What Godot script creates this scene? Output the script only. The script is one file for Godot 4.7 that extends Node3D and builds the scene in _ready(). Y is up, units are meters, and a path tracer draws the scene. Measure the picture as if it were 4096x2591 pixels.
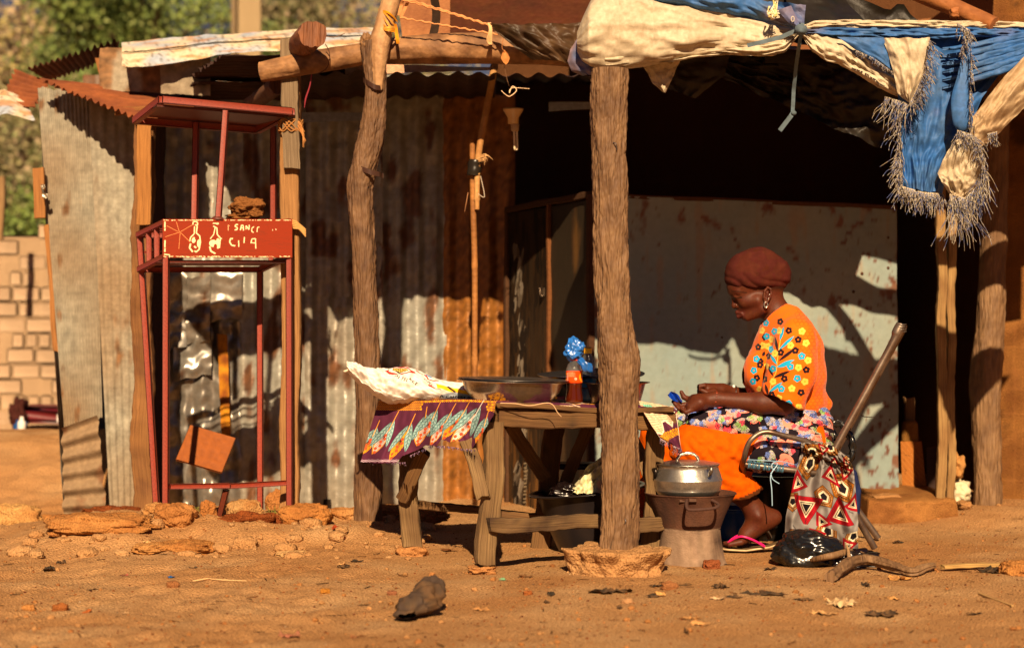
extends Node3D
# Pixel (px, py) of a 4096 x 2591 view and a distance d from the camera give a place in metres: the camera looks level along -z.
const F := 7000.0
const CX := 2048.0
const CY := 1295.5
const EYE := 0.9
var nz := FastNoiseLite.new()
var nr := FastNoiseLite.new()
var rng := RandomNumberGenerator.new()
var used := {}
var M := {}
var T := {}
var shift := 0.0

func at(px: float, py: float, d: float) -> Vector3:
	d += shift
	return Vector3((px - CX) * d / F, EYE - (py - CY) * d / F, -d)

func at4(px: float, py: float, d: float, r: float) -> Vector4:
	d += shift
	return Vector4((px - CX) * d / F, EYE - (py - CY) * d / F, -d, r)

func S(r: float, g: float, b: float) -> Color:
	return Color(r / 255.0, g / 255.0, b / 255.0).srgb_to_linear()

func n3(p: Vector3, f: float) -> float:
	return nz.get_noise_3d(p.x * f, p.y * f, p.z * f)

func fbm(p: Vector3, f: float) -> float:
	return n3(p, f) * 0.6 + n3(p + Vector3(7, 3, 1), f * 2.3) * 0.3 + n3(p + Vector3(1, 9, 4), f * 5.1) * 0.15

func _ready() -> void:
	var cam := Camera3D.new()
	cam.name = "camera"
	cam.position = Vector3(0, EYE, 0)
	var ca := CameraAttributesPhysical.new()
	ca.frustum_focal_length = 64.85
	ca.frustum_focus_distance = 6.75
	ca.frustum_near = 0.1
	ca.frustum_far = 400.0
	ca.exposure_aperture = 2.2
	cam.attributes = ca
	cam.far = 400.0
	add_child(cam)
	cam.current = true
	var env := Environment.new()
	env.background_mode = Environment.BG_SKY
	var sky := Sky.new()
	var sm := ProceduralSkyMaterial.new()
	sm.sky_top_color = Color(0.30, 0.42, 0.62)
	sm.sky_horizon_color = Color(0.74, 0.70, 0.70)
	sm.sky_curve = 0.12
	sm.ground_horizon_color = Color(0.52, 0.40, 0.30)
	sm.ground_bottom_color = Color(0.36, 0.24, 0.15)
	sm.sky_energy_multiplier = 1.0
	sm.sun_angle_max = 2.0
	sky.sky_material = sm
	env.sky = sky
	env.background_energy_multiplier = 0.22
	env.tonemap_mode = Environment.TONE_MAPPER_LINEAR
	env.tonemap_exposure = 1.85
	env.sdfgi_enabled = true
	env.ssao_enabled = true
	env.ssil_enabled = true
	var we := WorldEnvironment.new()
	we.name = "world_environment"
	we.environment = env
	add_child(we)
	var sun := DirectionalLight3D.new()
	sun.name = "sun"
	sun.light_energy = 1.6
	sun.light_color = Color(1.0, 0.87, 0.70)
	sun.light_angular_distance = 0.5
	sun.shadow_enabled = true
	add_child(sun)
	sun.look_at_from_position(Vector3(0.6, 6, 10), Vector3(0.6, 6, 10) + Vector3(-0.02, -0.65, -1.0), Vector3.UP)
	nz.noise_type = FastNoiseLite.TYPE_SIMPLEX_SMOOTH
	nz.frequency = 1.0
	nz.fractal_type = FastNoiseLite.FRACTAL_NONE
	nz.seed = 5
	nr.noise_type = FastNoiseLite.TYPE_CELLULAR
	nr.frequency = 1.0
	nr.fractal_type = FastNoiseLite.FRACTAL_NONE
	nr.cellular_return_type = FastNoiseLite.RETURN_DISTANCE2_SUB
	rng.seed = 11
	var t0 := Time.get_ticks_msec()
	make_materials()
	print("materials ", Time.get_ticks_msec() - t0)
	make_ground()
	make_background()
	print("ground, background ", Time.get_ticks_msec() - t0)
	make_shack()
	print("shack ", Time.get_ticks_msec() - t0)
	make_tarps()
	print("tarps ", Time.get_ticks_msec() - t0)
	make_stand()
	make_table()
	make_wares()
	print("table ", Time.get_ticks_msec() - t0)
	shift = -0.1
	make_chair()
	make_woman()
	shift = 0.0
	print("woman ", Time.get_ticks_msec() - t0)
	make_litter()
	print("done ", Time.get_ticks_msec() - t0)

# ---------------------------------------------------------------- meshes
class MB:
	var v := PackedVector3Array()
	var t := PackedVector2Array()
	var c := PackedColorArray()
	var ix := PackedInt32Array()
	var weld := PackedInt32Array()
	func put(p: Vector3, uv := Vector2.ZERO, col := Color.WHITE) -> int:
		v.append(p)
		t.append(uv)
		c.append(col)
		return v.size() - 1
	func tri(a: int, b: int, d: int) -> void:
		ix.append(a)
		ix.append(b)
		ix.append(d)
	func quad(a: int, b: int, d: int, e: int) -> void:
		tri(a, b, d)
		tri(a, d, e)
	# f(u, w) -> place; col is a Color or a function (u, w, place) -> Color
	func grid(nu: int, nw: int, f: Callable, col: Variant = Color.WHITE, closed := false, uvs := Vector2.ONE) -> int:
		var s := v.size()
		var fc: bool = col is Callable
		for j in nw + 1:
			for i in nu + 1:
				var u := float(i) / nu
				var w := float(j) / nw
				var p: Vector3 = f.call(u, w)
				var cc: Color = col.call(u, w, p) if fc else col
				put(p, Vector2(u * uvs.x, w * uvs.y), cc)
		for j in nw:
			for i in nu:
				var a := s + j * (nu + 1) + i
				quad(a, a + 1, a + nu + 2, a + nu + 1)
			if closed:
				weld.append(s + j * (nu + 1))
				weld.append(s + j * (nu + 1) + nu)
		if closed:
			weld.append(s + nw * (nu + 1))
			weld.append(s + nw * (nu + 1) + nu)
		return s
	# a tube along p (x, y, z, radius); disp(angle, metres along, place) adds to the radius
	func tube(p: PackedVector4Array, sides: int, disp: Variant = null, col: Variant = Color.WHITE, caps := true, squash := 1.0, upv := Vector3.ZERO) -> void:
		var n := p.size()
		var s := v.size()
		var along := 0.0
		var fc: bool = col is Callable
		var nx := Vector3.ZERO
		var last := Vector3.ZERO
		for j in n:
			var o := Vector3(p[j].x, p[j].y, p[j].z)
			var o0 := Vector3(p[maxi(j - 1, 0)].x, p[maxi(j - 1, 0)].y, p[maxi(j - 1, 0)].z)
			var o1 := Vector3(p[mini(j + 1, n - 1)].x, p[mini(j + 1, n - 1)].y, p[mini(j + 1, n - 1)].z)
			var tg := (o1 - o0).normalized()
			if j == 0:
				nx = upv if upv != Vector3.ZERO else (Vector3(0, 0, 1) if absf(tg.z) < 0.8 else Vector3(0, 1, 0))
			else:
				along += (o - last).length()
			nx = (nx - tg * nx.dot(tg)).normalized()
			var ny := tg.cross(nx)
			last = o
			for i in sides + 1:
				var a := TAU * float(i % sides) / sides
				var dir := nx * cos(a) * squash + ny * sin(a)
				var r: float = p[j].w
				if disp != null:
					r += disp.call(a, along, o + dir * r)
				var q := o + dir * r
				var cc: Color = col.call(a, along, q) if fc else col
				put(q, Vector2(float(i) / sides * TAU * p[j].w, along), cc)
		for j in n - 1:
			for i in sides:
				var a := s + j * (sides + 1) + i
				quad(a, a + sides + 1, a + sides + 2, a + 1)
			weld.append(s + j * (sides + 1))
			weld.append(s + j * (sides + 1) + sides)
		weld.append(s + (n - 1) * (sides + 1))
		weld.append(s + (n - 1) * (sides + 1) + sides)
		if caps:
			for e in [0, n - 1]:
				var b: int = s + e * (sides + 1)
				var mid := Vector3.ZERO
				var s2 := v.size()
				for i in sides:
					mid += v[b + i] / sides
				for i in sides:
					put(v[b + i], t[b + i], c[b + i])
				var m := put(mid, t[b], c[b])
				for i in sides:
					if e == 0:
						tri(m, s2 + i, s2 + (i + 1) % sides)
					else:
						tri(m, s2 + (i + 1) % sides, s2 + i)
	# a chamfered box given by its middle, half sizes and axes
	func box(o: Vector3, h: Vector3, b := Basis.IDENTITY, bev := 0.004, col := Color.WHITE, uo := 0.0) -> void:
		var s := v.size()
		bev = minf(bev, minf(h.x, minf(h.y, h.z)) * 0.6)
		for k in 8:
			var sg := Vector3(1 if k & 1 else -1, 1 if k & 2 else -1, 1 if k & 4 else -1)
			for ax in 3:
				var q := sg * (h - Vector3.ONE * bev)
				q[ax] = sg[ax] * h[ax]
				put(o + b * q, Vector2(q.x + uo, q.y + q.z + uo * 1.7), col)
		for ax in 3:
			var a1 := 1 << ((ax + 1) % 3)
			var a2 := 1 << ((ax + 2) % 3)
			for sg in [0, 1]:
				var k: int = (1 << ax) * sg
				var q := [k, k + a1, k + a1 + a2, k + a2]
				if sg == 1:
					q.reverse()
				quad(s + q[0] * 3 + ax, s + q[1] * 3 + ax, s + q[2] * 3 + ax, s + q[3] * 3 + ax)
			var ay := (ax + 1) % 3
			for k in 4:
				var c1: int = (a1 if k & 1 else 0) + (a2 if k & 2 else 0)
				var c2: int = c1 + (1 << ax)
				var az := (ax + 2) % 3
				var e := [s + c1 * 3 + ay, s + c1 * 3 + az, s + c2 * 3 + az, s + c2 * 3 + ay]
				if k == 1 or k == 2:
					e.reverse()
				quad(e[0], e[1], e[2], e[3])
		for k in 8:
			var flip: bool = ((k & 1) + ((k >> 1) & 1) + ((k >> 2) & 1)) % 2 == 1
			if flip:
				tri(s + k * 3, s + k * 3 + 2, s + k * 3 + 1)
			else:
				tri(s + k * 3, s + k * 3 + 1, s + k * 3 + 2)
	func lathe(o: Vector3, prof: PackedVector2Array, n: int, col: Variant = Color.WHITE, disp: Variant = null) -> void:
		var m := prof.size() - 1
		grid(n, m, func(u: float, w: float) -> Vector3:
			var q := prof[roundi(w * m)]
			var r := q.x
			if disp != null and r > 0.0:
				r += disp.call(u * TAU, q.y)
			return o + Vector3(cos(u * TAU) * r, q.y, sin(u * TAU) * r), col, true, Vector2(TAU, 1.0))
	func blob(o: Vector3, h: Vector3, f: Callable, nu := 20, nw := 14, col: Variant = Color.WHITE, b := Basis.IDENTITY) -> void:
		grid(nu, nw, func(u: float, w: float) -> Vector3:
			var th := (w - 0.5) * PI
			var d := Vector3(cos(u * TAU) * cos(th), sin(th), sin(u * TAU) * cos(th))
			return o + b * (d * h * (1.0 + float(f.call(d)))), col, true)
	func poly(pts: PackedVector3Array, col := Color.WHITE) -> void:
		var s := v.size()
		for p in pts:
			put(p, Vector2(p.x, p.y), col)
		for i in range(1, pts.size() - 1):
			tri(s, s + i, s + i + 1)
	func normals() -> PackedVector3Array:
		var n := PackedVector3Array()
		n.resize(v.size())
		for i in range(0, ix.size(), 3):
			var a := ix[i]
			var b := ix[i + 1]
			var d := ix[i + 2]
			var k := (v[d] - v[a]).cross(v[b] - v[a])
			n[a] += k
			n[b] += k
			n[d] += k
		for i in range(0, weld.size(), 2):
			var k := n[weld[i]] + n[weld[i + 1]]
			n[weld[i]] = k
			n[weld[i + 1]] = k
		for i in n.size():
			n[i] = n[i].normalized() if n[i].length_squared() > 1e-20 else Vector3.UP
		return n
	func mesh(off := Vector3.ZERO) -> ArrayMesh:
		var a := []
		a.resize(Mesh.ARRAY_MAX)
		a[Mesh.ARRAY_NORMAL] = normals()
		if off != Vector3.ZERO:
			for i in v.size():
				v[i] -= off
		a[Mesh.ARRAY_VERTEX] = v
		a[Mesh.ARRAY_TEX_UV] = t
		a[Mesh.ARRAY_COLOR] = c
		a[Mesh.ARRAY_INDEX] = ix
		var m := ArrayMesh.new()
		m.add_surface_from_arrays(Mesh.PRIMITIVE_TRIANGLES, a)
		return m
	func foot() -> Vector3:
		var lo := v[0]
		var hi := v[0]
		for p in v:
			lo = lo.min(p)
			hi = hi.max(p)
		return Vector3((lo.x + hi.x) / 2, lo.y, (lo.z + hi.z) / 2)

# Catmull-Rom through points (x, y, z, radius)
func spline(p: Array, n: int) -> PackedVector4Array:
	var r := PackedVector4Array()
	for k in n + 1:
		var s := float(k) / n * (p.size() - 1)
		var i := mini(int(s), p.size() - 2)
		var f := s - i
		var a: Vector4 = p[maxi(i - 1, 0)]
		var b: Vector4 = p[i]
		var c: Vector4 = p[i + 1]
		var d: Vector4 = p[mini(i + 2, p.size() - 1)]
		r.append(0.5 * (2.0 * b + (c - a) * f + (2.0 * a - 5.0 * b + 4.0 * c - d) * f * f + (3.0 * b - a - 3.0 * c + d) * f * f * f))
	return r

func v4(p: Vector3, r: float) -> Vector4:
	return Vector4(p.x, p.y, p.z, r)

# piecewise linear height over x from a list of Vector2
func lin(p: Array, x: float) -> float:
	if x <= p[0].x:
		return p[0].y
	for i in p.size() - 1:
		if x <= p[i + 1].x:
			return lerpf(p[i].y, p[i + 1].y, (x - p[i].x) / maxf(p[i + 1].x - p[i].x, 1e-6))
	return p[-1].y

# rough sawn or hewn timber from a to b
func beam(mb: MB, a: Vector3, b: Vector3, w: float, h: float, up := Vector3.UP, rough := 0.002, col: Variant = Color.WHITE, taper := 1.0) -> void:
	var ax := b - a
	var ln := ax.length()
	ax /= ln
	var sd := (up - ax * up.dot(ax)).normalized()
	var wd := ax.cross(sd)
	var n := clampi(int(ln / 0.025), 3, 90)
	var ch := 0.13
	var prof := PackedVector2Array()
	for k in 4:
		var sx := 1.0 if k == 0 or k == 3 else -1.0
		var sy := 1.0 if k < 2 else -1.0
		var m := minf(w, h) * ch
		var corner := [Vector2(sx * (w / 2), sy * (h / 2 - m)), Vector2(sx * (w / 2 - m * 0.35), sy * (h / 2 - m * 0.35)), Vector2(sx * (w / 2 - m), sy * (h / 2))]
		if k % 2 == 1:
			corner.reverse()
		for q in corner:
			prof.append(q)
		var nxt := Vector2(0, sy * h / 2) if k % 2 == 0 else Vector2(sx * w / 2, 0)
		prof.append(nxt)
	var off := Vector3(rng.randf() * 30, rng.randf() * 30, rng.randf() * 30)
	var cnt := prof.size()
	var s := mb.v.size()
	var uo := rng.randf() * 5
	var fc: bool = col is Callable
	for j in n + 1:
		var f := float(j) / n
		var tp := lerpf(1.0, taper, f)
		var wob := (wd * nz.get_noise_2d(off.x + f * ln * 2.2, 1) + sd * nz.get_noise_2d(off.y + f * ln * 2.2, 5)) * rough * 3.0
		var vv := 0.0
		for i in cnt + 1:
			var q := prof[i % cnt] * tp
			if i > 0:
				vv += (prof[i % cnt] - prof[i - 1]).length()
			var p := a + ax * (ln * f) + wd * q.x + sd * q.y + wob
			var e := n3(p + off, 22) * rough + n3(p + off, 70) * rough * 0.5
			if j == 0 or j == n:
				p += ax * n3(p + off, 40) * rough * 2.5
			p += (wd * q.x + sd * q.y).normalized() * e
			mb.put(p, Vector2(ln * f + uo, vv + uo * 1.3), col.call(f, float(i) / cnt, p) if fc else col)
	for j in n:
		for i in cnt:
			var k := s + j * (cnt + 1) + i
			mb.quad(k, k + cnt + 1, k + cnt + 2, k + 1)
		mb.weld.append(s + j * (cnt + 1))
		mb.weld.append(s + j * (cnt + 1) + cnt)
	for e in [0, n]:
		var k: int = s + e * (cnt + 1)
		var mid := Vector3.ZERO
		var s2 := mb.v.size()
		for i in cnt:
			mid += mb.v[k + i] / cnt
			mb.put(mb.v[k + i], mb.t[k] + Vector2(prof[i].x, prof[i].y), mb.c[k + i] * Color(0.8, 0.8, 0.8))
		var m := mb.put(mid, mb.t[k], mb.c[k] * Color(0.8, 0.8, 0.8))
		for i in cnt:
			if e == 0:
				mb.tri(m, s2 + i, s2 + (i + 1) % cnt)
			else:
				mb.tri(m, s2 + (i + 1) % cnt, s2 + i)

# corrugated sheet: corners a (u0 w0), b (u1 w0), c (u1 w1), d (u0 w1); the waves run across u
func tin(mb: MB, a: Vector3, b: Vector3, c: Vector3, d: Vector3, waves: float, amp: float, col: Variant, dent := 0.004, rag := 0.0, nw := 40, per := 8) -> void:
	var nm := (b - a).cross(d - a).normalized()
	var off := rng.randf() * 50
	var wu := (b - a).length()
	var hw := (d - a).length()
	mb.grid(maxi(4, int(waves * per)), nw, func(u: float, w: float) -> Vector3:
		var ww := w
		if rag > 0.0:
			ww = lerpf(rag * (nz.get_noise_2d(u * 9 + off, 3) + 0.5 * nz.get_noise_2d(u * 41 + off, 8)), 1.0 + rag * (nz.get_noise_2d(u * 9 + off, 33) + 0.5 * nz.get_noise_2d(u * 41 + off, 38)), w)
		var p: Vector3 = a.lerp(b, u).lerp(d.lerp(c, u), ww)
		var de := (nz.get_noise_2d(u * wu * 5 + off, w * hw * 5) + 0.6 * nz.get_noise_2d(u * wu * 14 + off, w * hw * 11 + 9)) * dent
		return p + nm * (sin(u * waves * TAU) * amp * (1.0 - 0.5 * clampf(absf(de) / 0.02, 0, 1)) + de), col, false, Vector2(wu, hw))

# stone: a rounded box bent by noise
func stone(mb: MB, o: Vector3, h: Vector3, seed_: float, col: Variant = Color.WHITE, rough := 0.16, yaw := 0.0, nu := 30, nw := 20, box := 0.55) -> void:
	var off := Vector3(seed_ * 3.1, seed_ * 1.7, seed_ * 5.3)
	mb.blob(o, h, func(d: Vector3) -> float:
		var m := maxf(absf(d.x), maxf(absf(d.y), absf(d.z)))
		var k := lerpf(1.0, 1.0 / pow(m, 0.8), box)
		return k - 1.0 + rough * (n3(d + off, 1.3) + 0.5 * n3(d + off, 3.1) + 0.28 * n3(d + off, 8.0) + 0.12 * n3(d + off, 19.0)), nu, nw, col, Basis(Vector3.UP, yaw))

# ---------------------------------------------------------------- surfaces from a distance field (surface nets)
class Field:
	var a := PackedVector3Array()
	var ab := PackedVector3Array()
	var il := PackedFloat32Array()
	var ra := PackedFloat32Array()
	var rb := PackedFloat32Array()
	var sq := PackedVector3Array()
	var kk := PackedFloat32Array()
	var cuts := []
	var wob: Variant = null
	func cone(p: Vector3, q: Vector3, r0: float, r1: float, k := 0.02, squash := Vector3.ONE) -> void:
		a.append(p * squash)
		ab.append((q - p) * squash)
		il.append(1.0 / maxf(((q - p) * squash).length_squared(), 1e-9))
		ra.append(r0)
		rb.append(r1)
		sq.append(squash)
		kk.append(k)
	func ball(p: Vector3, r: float, k := 0.02, squash := Vector3.ONE) -> void:
		cone(p, p + Vector3(0, 1e-5, 0), r, r, k, squash)
	func cut(p: Vector3, q: Vector3, r0: float, r1: float, k := 0.006) -> void:
		cuts.append([p, q - p, 1.0 / maxf((q - p).length_squared(), 1e-9), r0, r1, k])
	func plane(n: Vector3, p: Vector3, k := 0.004) -> void:
		cuts.append([n.normalized(), p, 0.0, 0.0, 0.0, k])
	func at(p: Vector3) -> float:
		var d := 9.0
		for i in a.size():
			var pa := p * sq[i] - a[i]
			var h := clampf(pa.dot(ab[i]) * il[i], 0.0, 1.0)
			var e := (pa - ab[i] * h).length() - ra[i] - (rb[i] - ra[i]) * h
			var k := kk[i]
			if e < d - k:
				d = e
			elif e < d + k:
				var t := (d - e + k) / (2.0 * k)
				d = d + (e - d) * t - k * t * (1.0 - t)
		for c in cuts:
			var e: float
			if c[2] == 0.0:
				e = c[0].dot(p - c[1])
			else:
				var pa: Vector3 = p - c[0]
				var h := clampf(pa.dot(c[1]) * c[2], 0.0, 1.0)
				e = -((pa - c[1] * h).length() - lerpf(c[3], c[4], h))
			var k: float = c[5]
			if e > d + k:
				d = e
			elif e > d - k:
				var t := (e - d + k) / (2.0 * k)
				d = d + (e - d) * t + k * t * (1.0 - t)
		if wob != null and absf(d) < 0.05:
			d += wob.call(p)
		return d
	func nets(mb: MB, lo: Vector3, hi: Vector3, cell: float, col: Callable, uv: Variant = null) -> void:
		var nx := int((hi.x - lo.x) / cell) + 2
		var ny := int((hi.y - lo.y) / cell) + 2
		var nq := int((hi.z - lo.z) / cell) + 2
		var g := PackedFloat32Array()
		g.resize(nx * ny * nq)
		var bs := 4
		for bz in range(0, nq, bs):
			for by in range(0, ny, bs):
				for bx in range(0, nx, bs):
					var dm := at(lo + Vector3(bx + 1.5, by + 1.5, bz + 1.5) * cell)
					var far: bool = absf(dm) > cell * 3.6 + 0.012
					for z in range(bz, mini(bz + bs, nq)):
						for y in range(by, mini(by + bs, ny)):
							var row := (z * ny + y) * nx
							for x in range(bx, mini(bx + bs, nx)):
								g[row + x] = dm if far else at(lo + Vector3(x, y, z) * cell)
		var id := PackedInt32Array()
		id.resize(nx * ny * nq)
		id.fill(-1)
		var st := [1, nx, nx * ny]
		var o8 := [0, 1, nx, nx + 1, nx * ny, nx * ny + 1, nx * ny + nx, nx * ny + nx + 1]
		var e12 := [0, 1, 2, 3, 4, 5, 6, 7, 0, 2, 1, 3, 4, 6, 5, 7, 0, 4, 1, 5, 2, 6, 3, 7]
		for z in nq - 1:
			for y in ny - 1:
				for x in nx - 1:
					var b := (z * ny + y) * nx + x
					var m := 0
					for k in 8:
						if g[b + o8[k]] < 0.0:
							m += 1
					if m == 0 or m == 8:
						continue
					var p := Vector3.ZERO
					var cnt := 0
					for k in range(0, 24, 2):
						var i: int = e12[k]
						var j: int = e12[k + 1]
						var gi := g[b + o8[i]]
						var gj := g[b + o8[j]]
						if (gi < 0.0) != (gj < 0.0):
							var f := gi / (gi - gj)
							p += Vector3(i & 1, (i >> 1) & 1, i >> 2).lerp(Vector3(j & 1, (j >> 1) & 1, j >> 2), f)
							cnt += 1
					p = lo + (Vector3(x, y, z) + p / cnt) * cell
					id[b] = mb.put(p, uv.call(p) if uv != null else Vector2(p.x, p.y), col.call(p))
		for z in range(1, nq - 1):
			for y in range(1, ny - 1):
				for x in range(1, nx - 1):
					var b := (z * ny + y) * nx + x
					for ax in 3:
						var s0: bool = g[b] < 0.0
						if s0 == (g[b + st[ax]] < 0.0):
							continue
						var u: int = st[(ax + 1) % 3]
						var w: int = st[(ax + 2) % 3]
						var q := [id[b - u - w], id[b - w], id[b], id[b - u]]
						if q.min() < 0:
							continue
						if s0:
							mb.quad(q[3], q[2], q[1], q[0])
						else:
							mb.quad(q[0], q[1], q[2], q[3])

# ---------------------------------------------------------------- nodes
func numbered(called: String) -> String:
	var k: int = used.get(called, 0)
	used[called] = k + 1
	return called if k == 0 else "%s_%03d" % [called, k]

func tag(o: Node3D, label: String, category := "", group := "", kind := "") -> Node3D:
	if label:
		o.set_meta("label", label)
	if category:
		o.set_meta("category", category)
	if group:
		o.set_meta("group", group)
	if kind:
		o.set_meta("kind", kind)
	return o

func thing(called: String, label: String, category: String, where: Vector3, group := "") -> Node3D:
	var o := Node3D.new()
	o.name = numbered(called)
	o.position = where
	add_child(o)
	tag(o, label, category, group)
	return o

func part(to: Node3D, called: String, mb: MB, m: Material, label := "", kind := "") -> MeshInstance3D:
	var o := MeshInstance3D.new()
	o.name = called
	var off := Vector3.ZERO
	var up: Node = to
	while up is Node3D and up != self:
		off += up.position
		up = up.get_parent()
	o.mesh = mb.mesh(off)
	o.material_override = m
	to.add_child(o, true)
	tag(o, label, "", "", kind)
	return o

func solo(called: String, mb: MB, m: Material, label := "", category := "", group := "", kind := "") -> MeshInstance3D:
	var o := MeshInstance3D.new()
	o.name = numbered(called)
	var f := mb.foot() if kind == "" else Vector3.ZERO
	o.mesh = mb.mesh(f)
	o.position = f
	o.material_override = m
	add_child(o)
	tag(o, label, category, group, kind)
	return o

# ---------------------------------------------------------------- pictures computed for surfaces
class Paint:
	var im: Image
	var o := Vector2.ZERO
	var k := Vector2.ONE
	func _init(w: int, h: int, col: Color) -> void:
		im = Image.create(w, h, false, Image.FORMAT_RGB8)
		im.fill(col)
	func poly(p: PackedVector2Array, col: Color) -> void:
		var q := PackedVector2Array()
		var y0 := 1e9
		var y1 := -1e9
		for a in p:
			var b := (a - o) * k
			q.append(b)
			y0 = minf(y0, b.y)
			y1 = maxf(y1, b.y)
		for y in range(maxi(0, int(y0)), mini(im.get_height() - 1, int(y1)) + 1):
			var xs := []
			var yy := y + 0.5
			for i in q.size():
				var a := q[i]
				var b := q[(i + 1) % q.size()]
				if (a.y <= yy) != (b.y <= yy):
					xs.append(a.x + (yy - a.y) / (b.y - a.y) * (b.x - a.x))
			xs.sort()
			for i in range(0, xs.size() - 1, 2):
				var x0 := maxi(0, roundi(xs[i]))
				var x1 := mini(im.get_width(), roundi(xs[i + 1]))
				if x1 > x0:
					im.fill_rect(Rect2i(x0, y, x1 - x0, 1), col)
	func oval(c: Vector2, rx: float, ry: float, col: Color, ang := 0.0, n := 18) -> void:
		var p := PackedVector2Array()
		for i in n:
			p.append(c + Vector2(cos(TAU * i / n) * rx, sin(TAU * i / n) * ry).rotated(ang))
		poly(p, col)
	func line(a: Vector2, b: Vector2, w: float, col: Color) -> void:
		var s := (b - a).normalized().orthogonal() * w * 0.5
		poly([a + s, b + s, b - s, a - s], col)
	func lines(p: PackedVector2Array, w: float, col: Color) -> void:
		for i in p.size() - 1:
			line(p[i], p[i + 1], w, col)
	func leaf(a: Vector2, b: Vector2, w: float, col: Color) -> void:
		var s := (b - a).orthogonal().normalized() * w
		var p := PackedVector2Array()
		for i in 9:
			p.append(a.lerp(b, i / 8.0) + s * pow(sin(PI * i / 8.0), 0.8))
		for i in range(7, 0, -1):
			p.append(a.lerp(b, i / 8.0) - s * pow(sin(PI * i / 8.0), 0.8))
		poly(p, col)
	func flower(c: Vector2, r: float, col: Color, eye: Color, turn := 0.0) -> void:
		for i in 5:
			oval(c + Vector2(r * 0.55, 0).rotated(turn + TAU * i / 5), r * 0.52, r * 0.52, col, 0.0, 10)
		oval(c, r * 0.25, r * 0.25, eye, 0.0, 8)
	func text(s: String, c: Vector2, size: float, col: Color, ang := 0.0, squash := 1.0) -> void:
		var tm := TextMesh.new()
		var f := SystemFont.new()
		f.font_names = PackedStringArray(["Droid Sans"])
		f.font_weight = 700
		tm.font = f
		tm.text = s
		tm.font_size = 32
		tm.pixel_size = size / 32.0
		tm.depth = 0.0
		var a := tm.get_mesh_arrays()
		var v: PackedVector3Array = a[Mesh.ARRAY_VERTEX]
		var ii: Variant = a[Mesh.ARRAY_INDEX]
		var n: int = ii.size() if ii != null else v.size()
		for i in range(0, n, 3):
			var p := PackedVector2Array()
			for j in 3:
				var q: Vector3 = v[ii[i + j]] if ii != null else v[i + j]
				p.append(c + Vector2(q.x * squash, -q.y).rotated(ang))
			poly(p, col)
	func tex() -> ImageTexture:
		return ImageTexture.create_from_image(im)

func nimg(w: int, h: int, freq: float, oct: int, sd: int, type := FastNoiseLite.TYPE_SIMPLEX_SMOOTH) -> Image:
	var n := FastNoiseLite.new()
	n.noise_type = type
	n.frequency = freq
	n.seed = sd
	n.fractal_type = FastNoiseLite.FRACTAL_FBM if oct > 1 else FastNoiseLite.FRACTAL_NONE
	n.fractal_octaves = oct
	var im := n.get_seamless_image(w, h)
	im.convert(Image.FORMAT_L8)
	return im

# grey picture -> colours from lo to hi
func tint(im: Image, lo: Color, hi: Color, pw := 1.0) -> ImageTexture:
	var d := im.get_data()
	var o := PackedByteArray()
	o.resize(d.size() * 3)
	var lut := PackedByteArray()
	for i in 256:
		var c := lo.lerp(hi, pow(i / 255.0, pw))
		lut.append(int(c.r * 255))
		lut.append(int(c.g * 255))
		lut.append(int(c.b * 255))
	for i in d.size():
		var k := d[i] * 3
		o[i * 3] = lut[k]
		o[i * 3 + 1] = lut[k + 1]
		o[i * 3 + 2] = lut[k + 2]
	return ImageTexture.create_from_image(Image.create_from_data(im.get_width(), im.get_height(), false, Image.FORMAT_RGB8, o))

func mat(called: String, rough := 0.8, metal := 0.0, tex: Texture2D = null, scale := Vector3.ONE, tri := true, world := false) -> StandardMaterial3D:
	var m := StandardMaterial3D.new()
	m.resource_name = called
	m.vertex_color_use_as_albedo = true
	m.roughness = rough
	m.metallic = metal
	m.metallic_specular = 0.4
	if tex:
		m.albedo_texture = tex
	m.uv1_scale = scale
	m.uv1_triplanar = tri
	m.uv1_world_triplanar = world
	M[called] = m
	return m

func relief(m: StandardMaterial3D, tex: Texture2D, cm: float) -> void:
	m.heightmap_enabled = true
	m.heightmap_texture = tex
	m.heightmap_scale = cm

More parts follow.
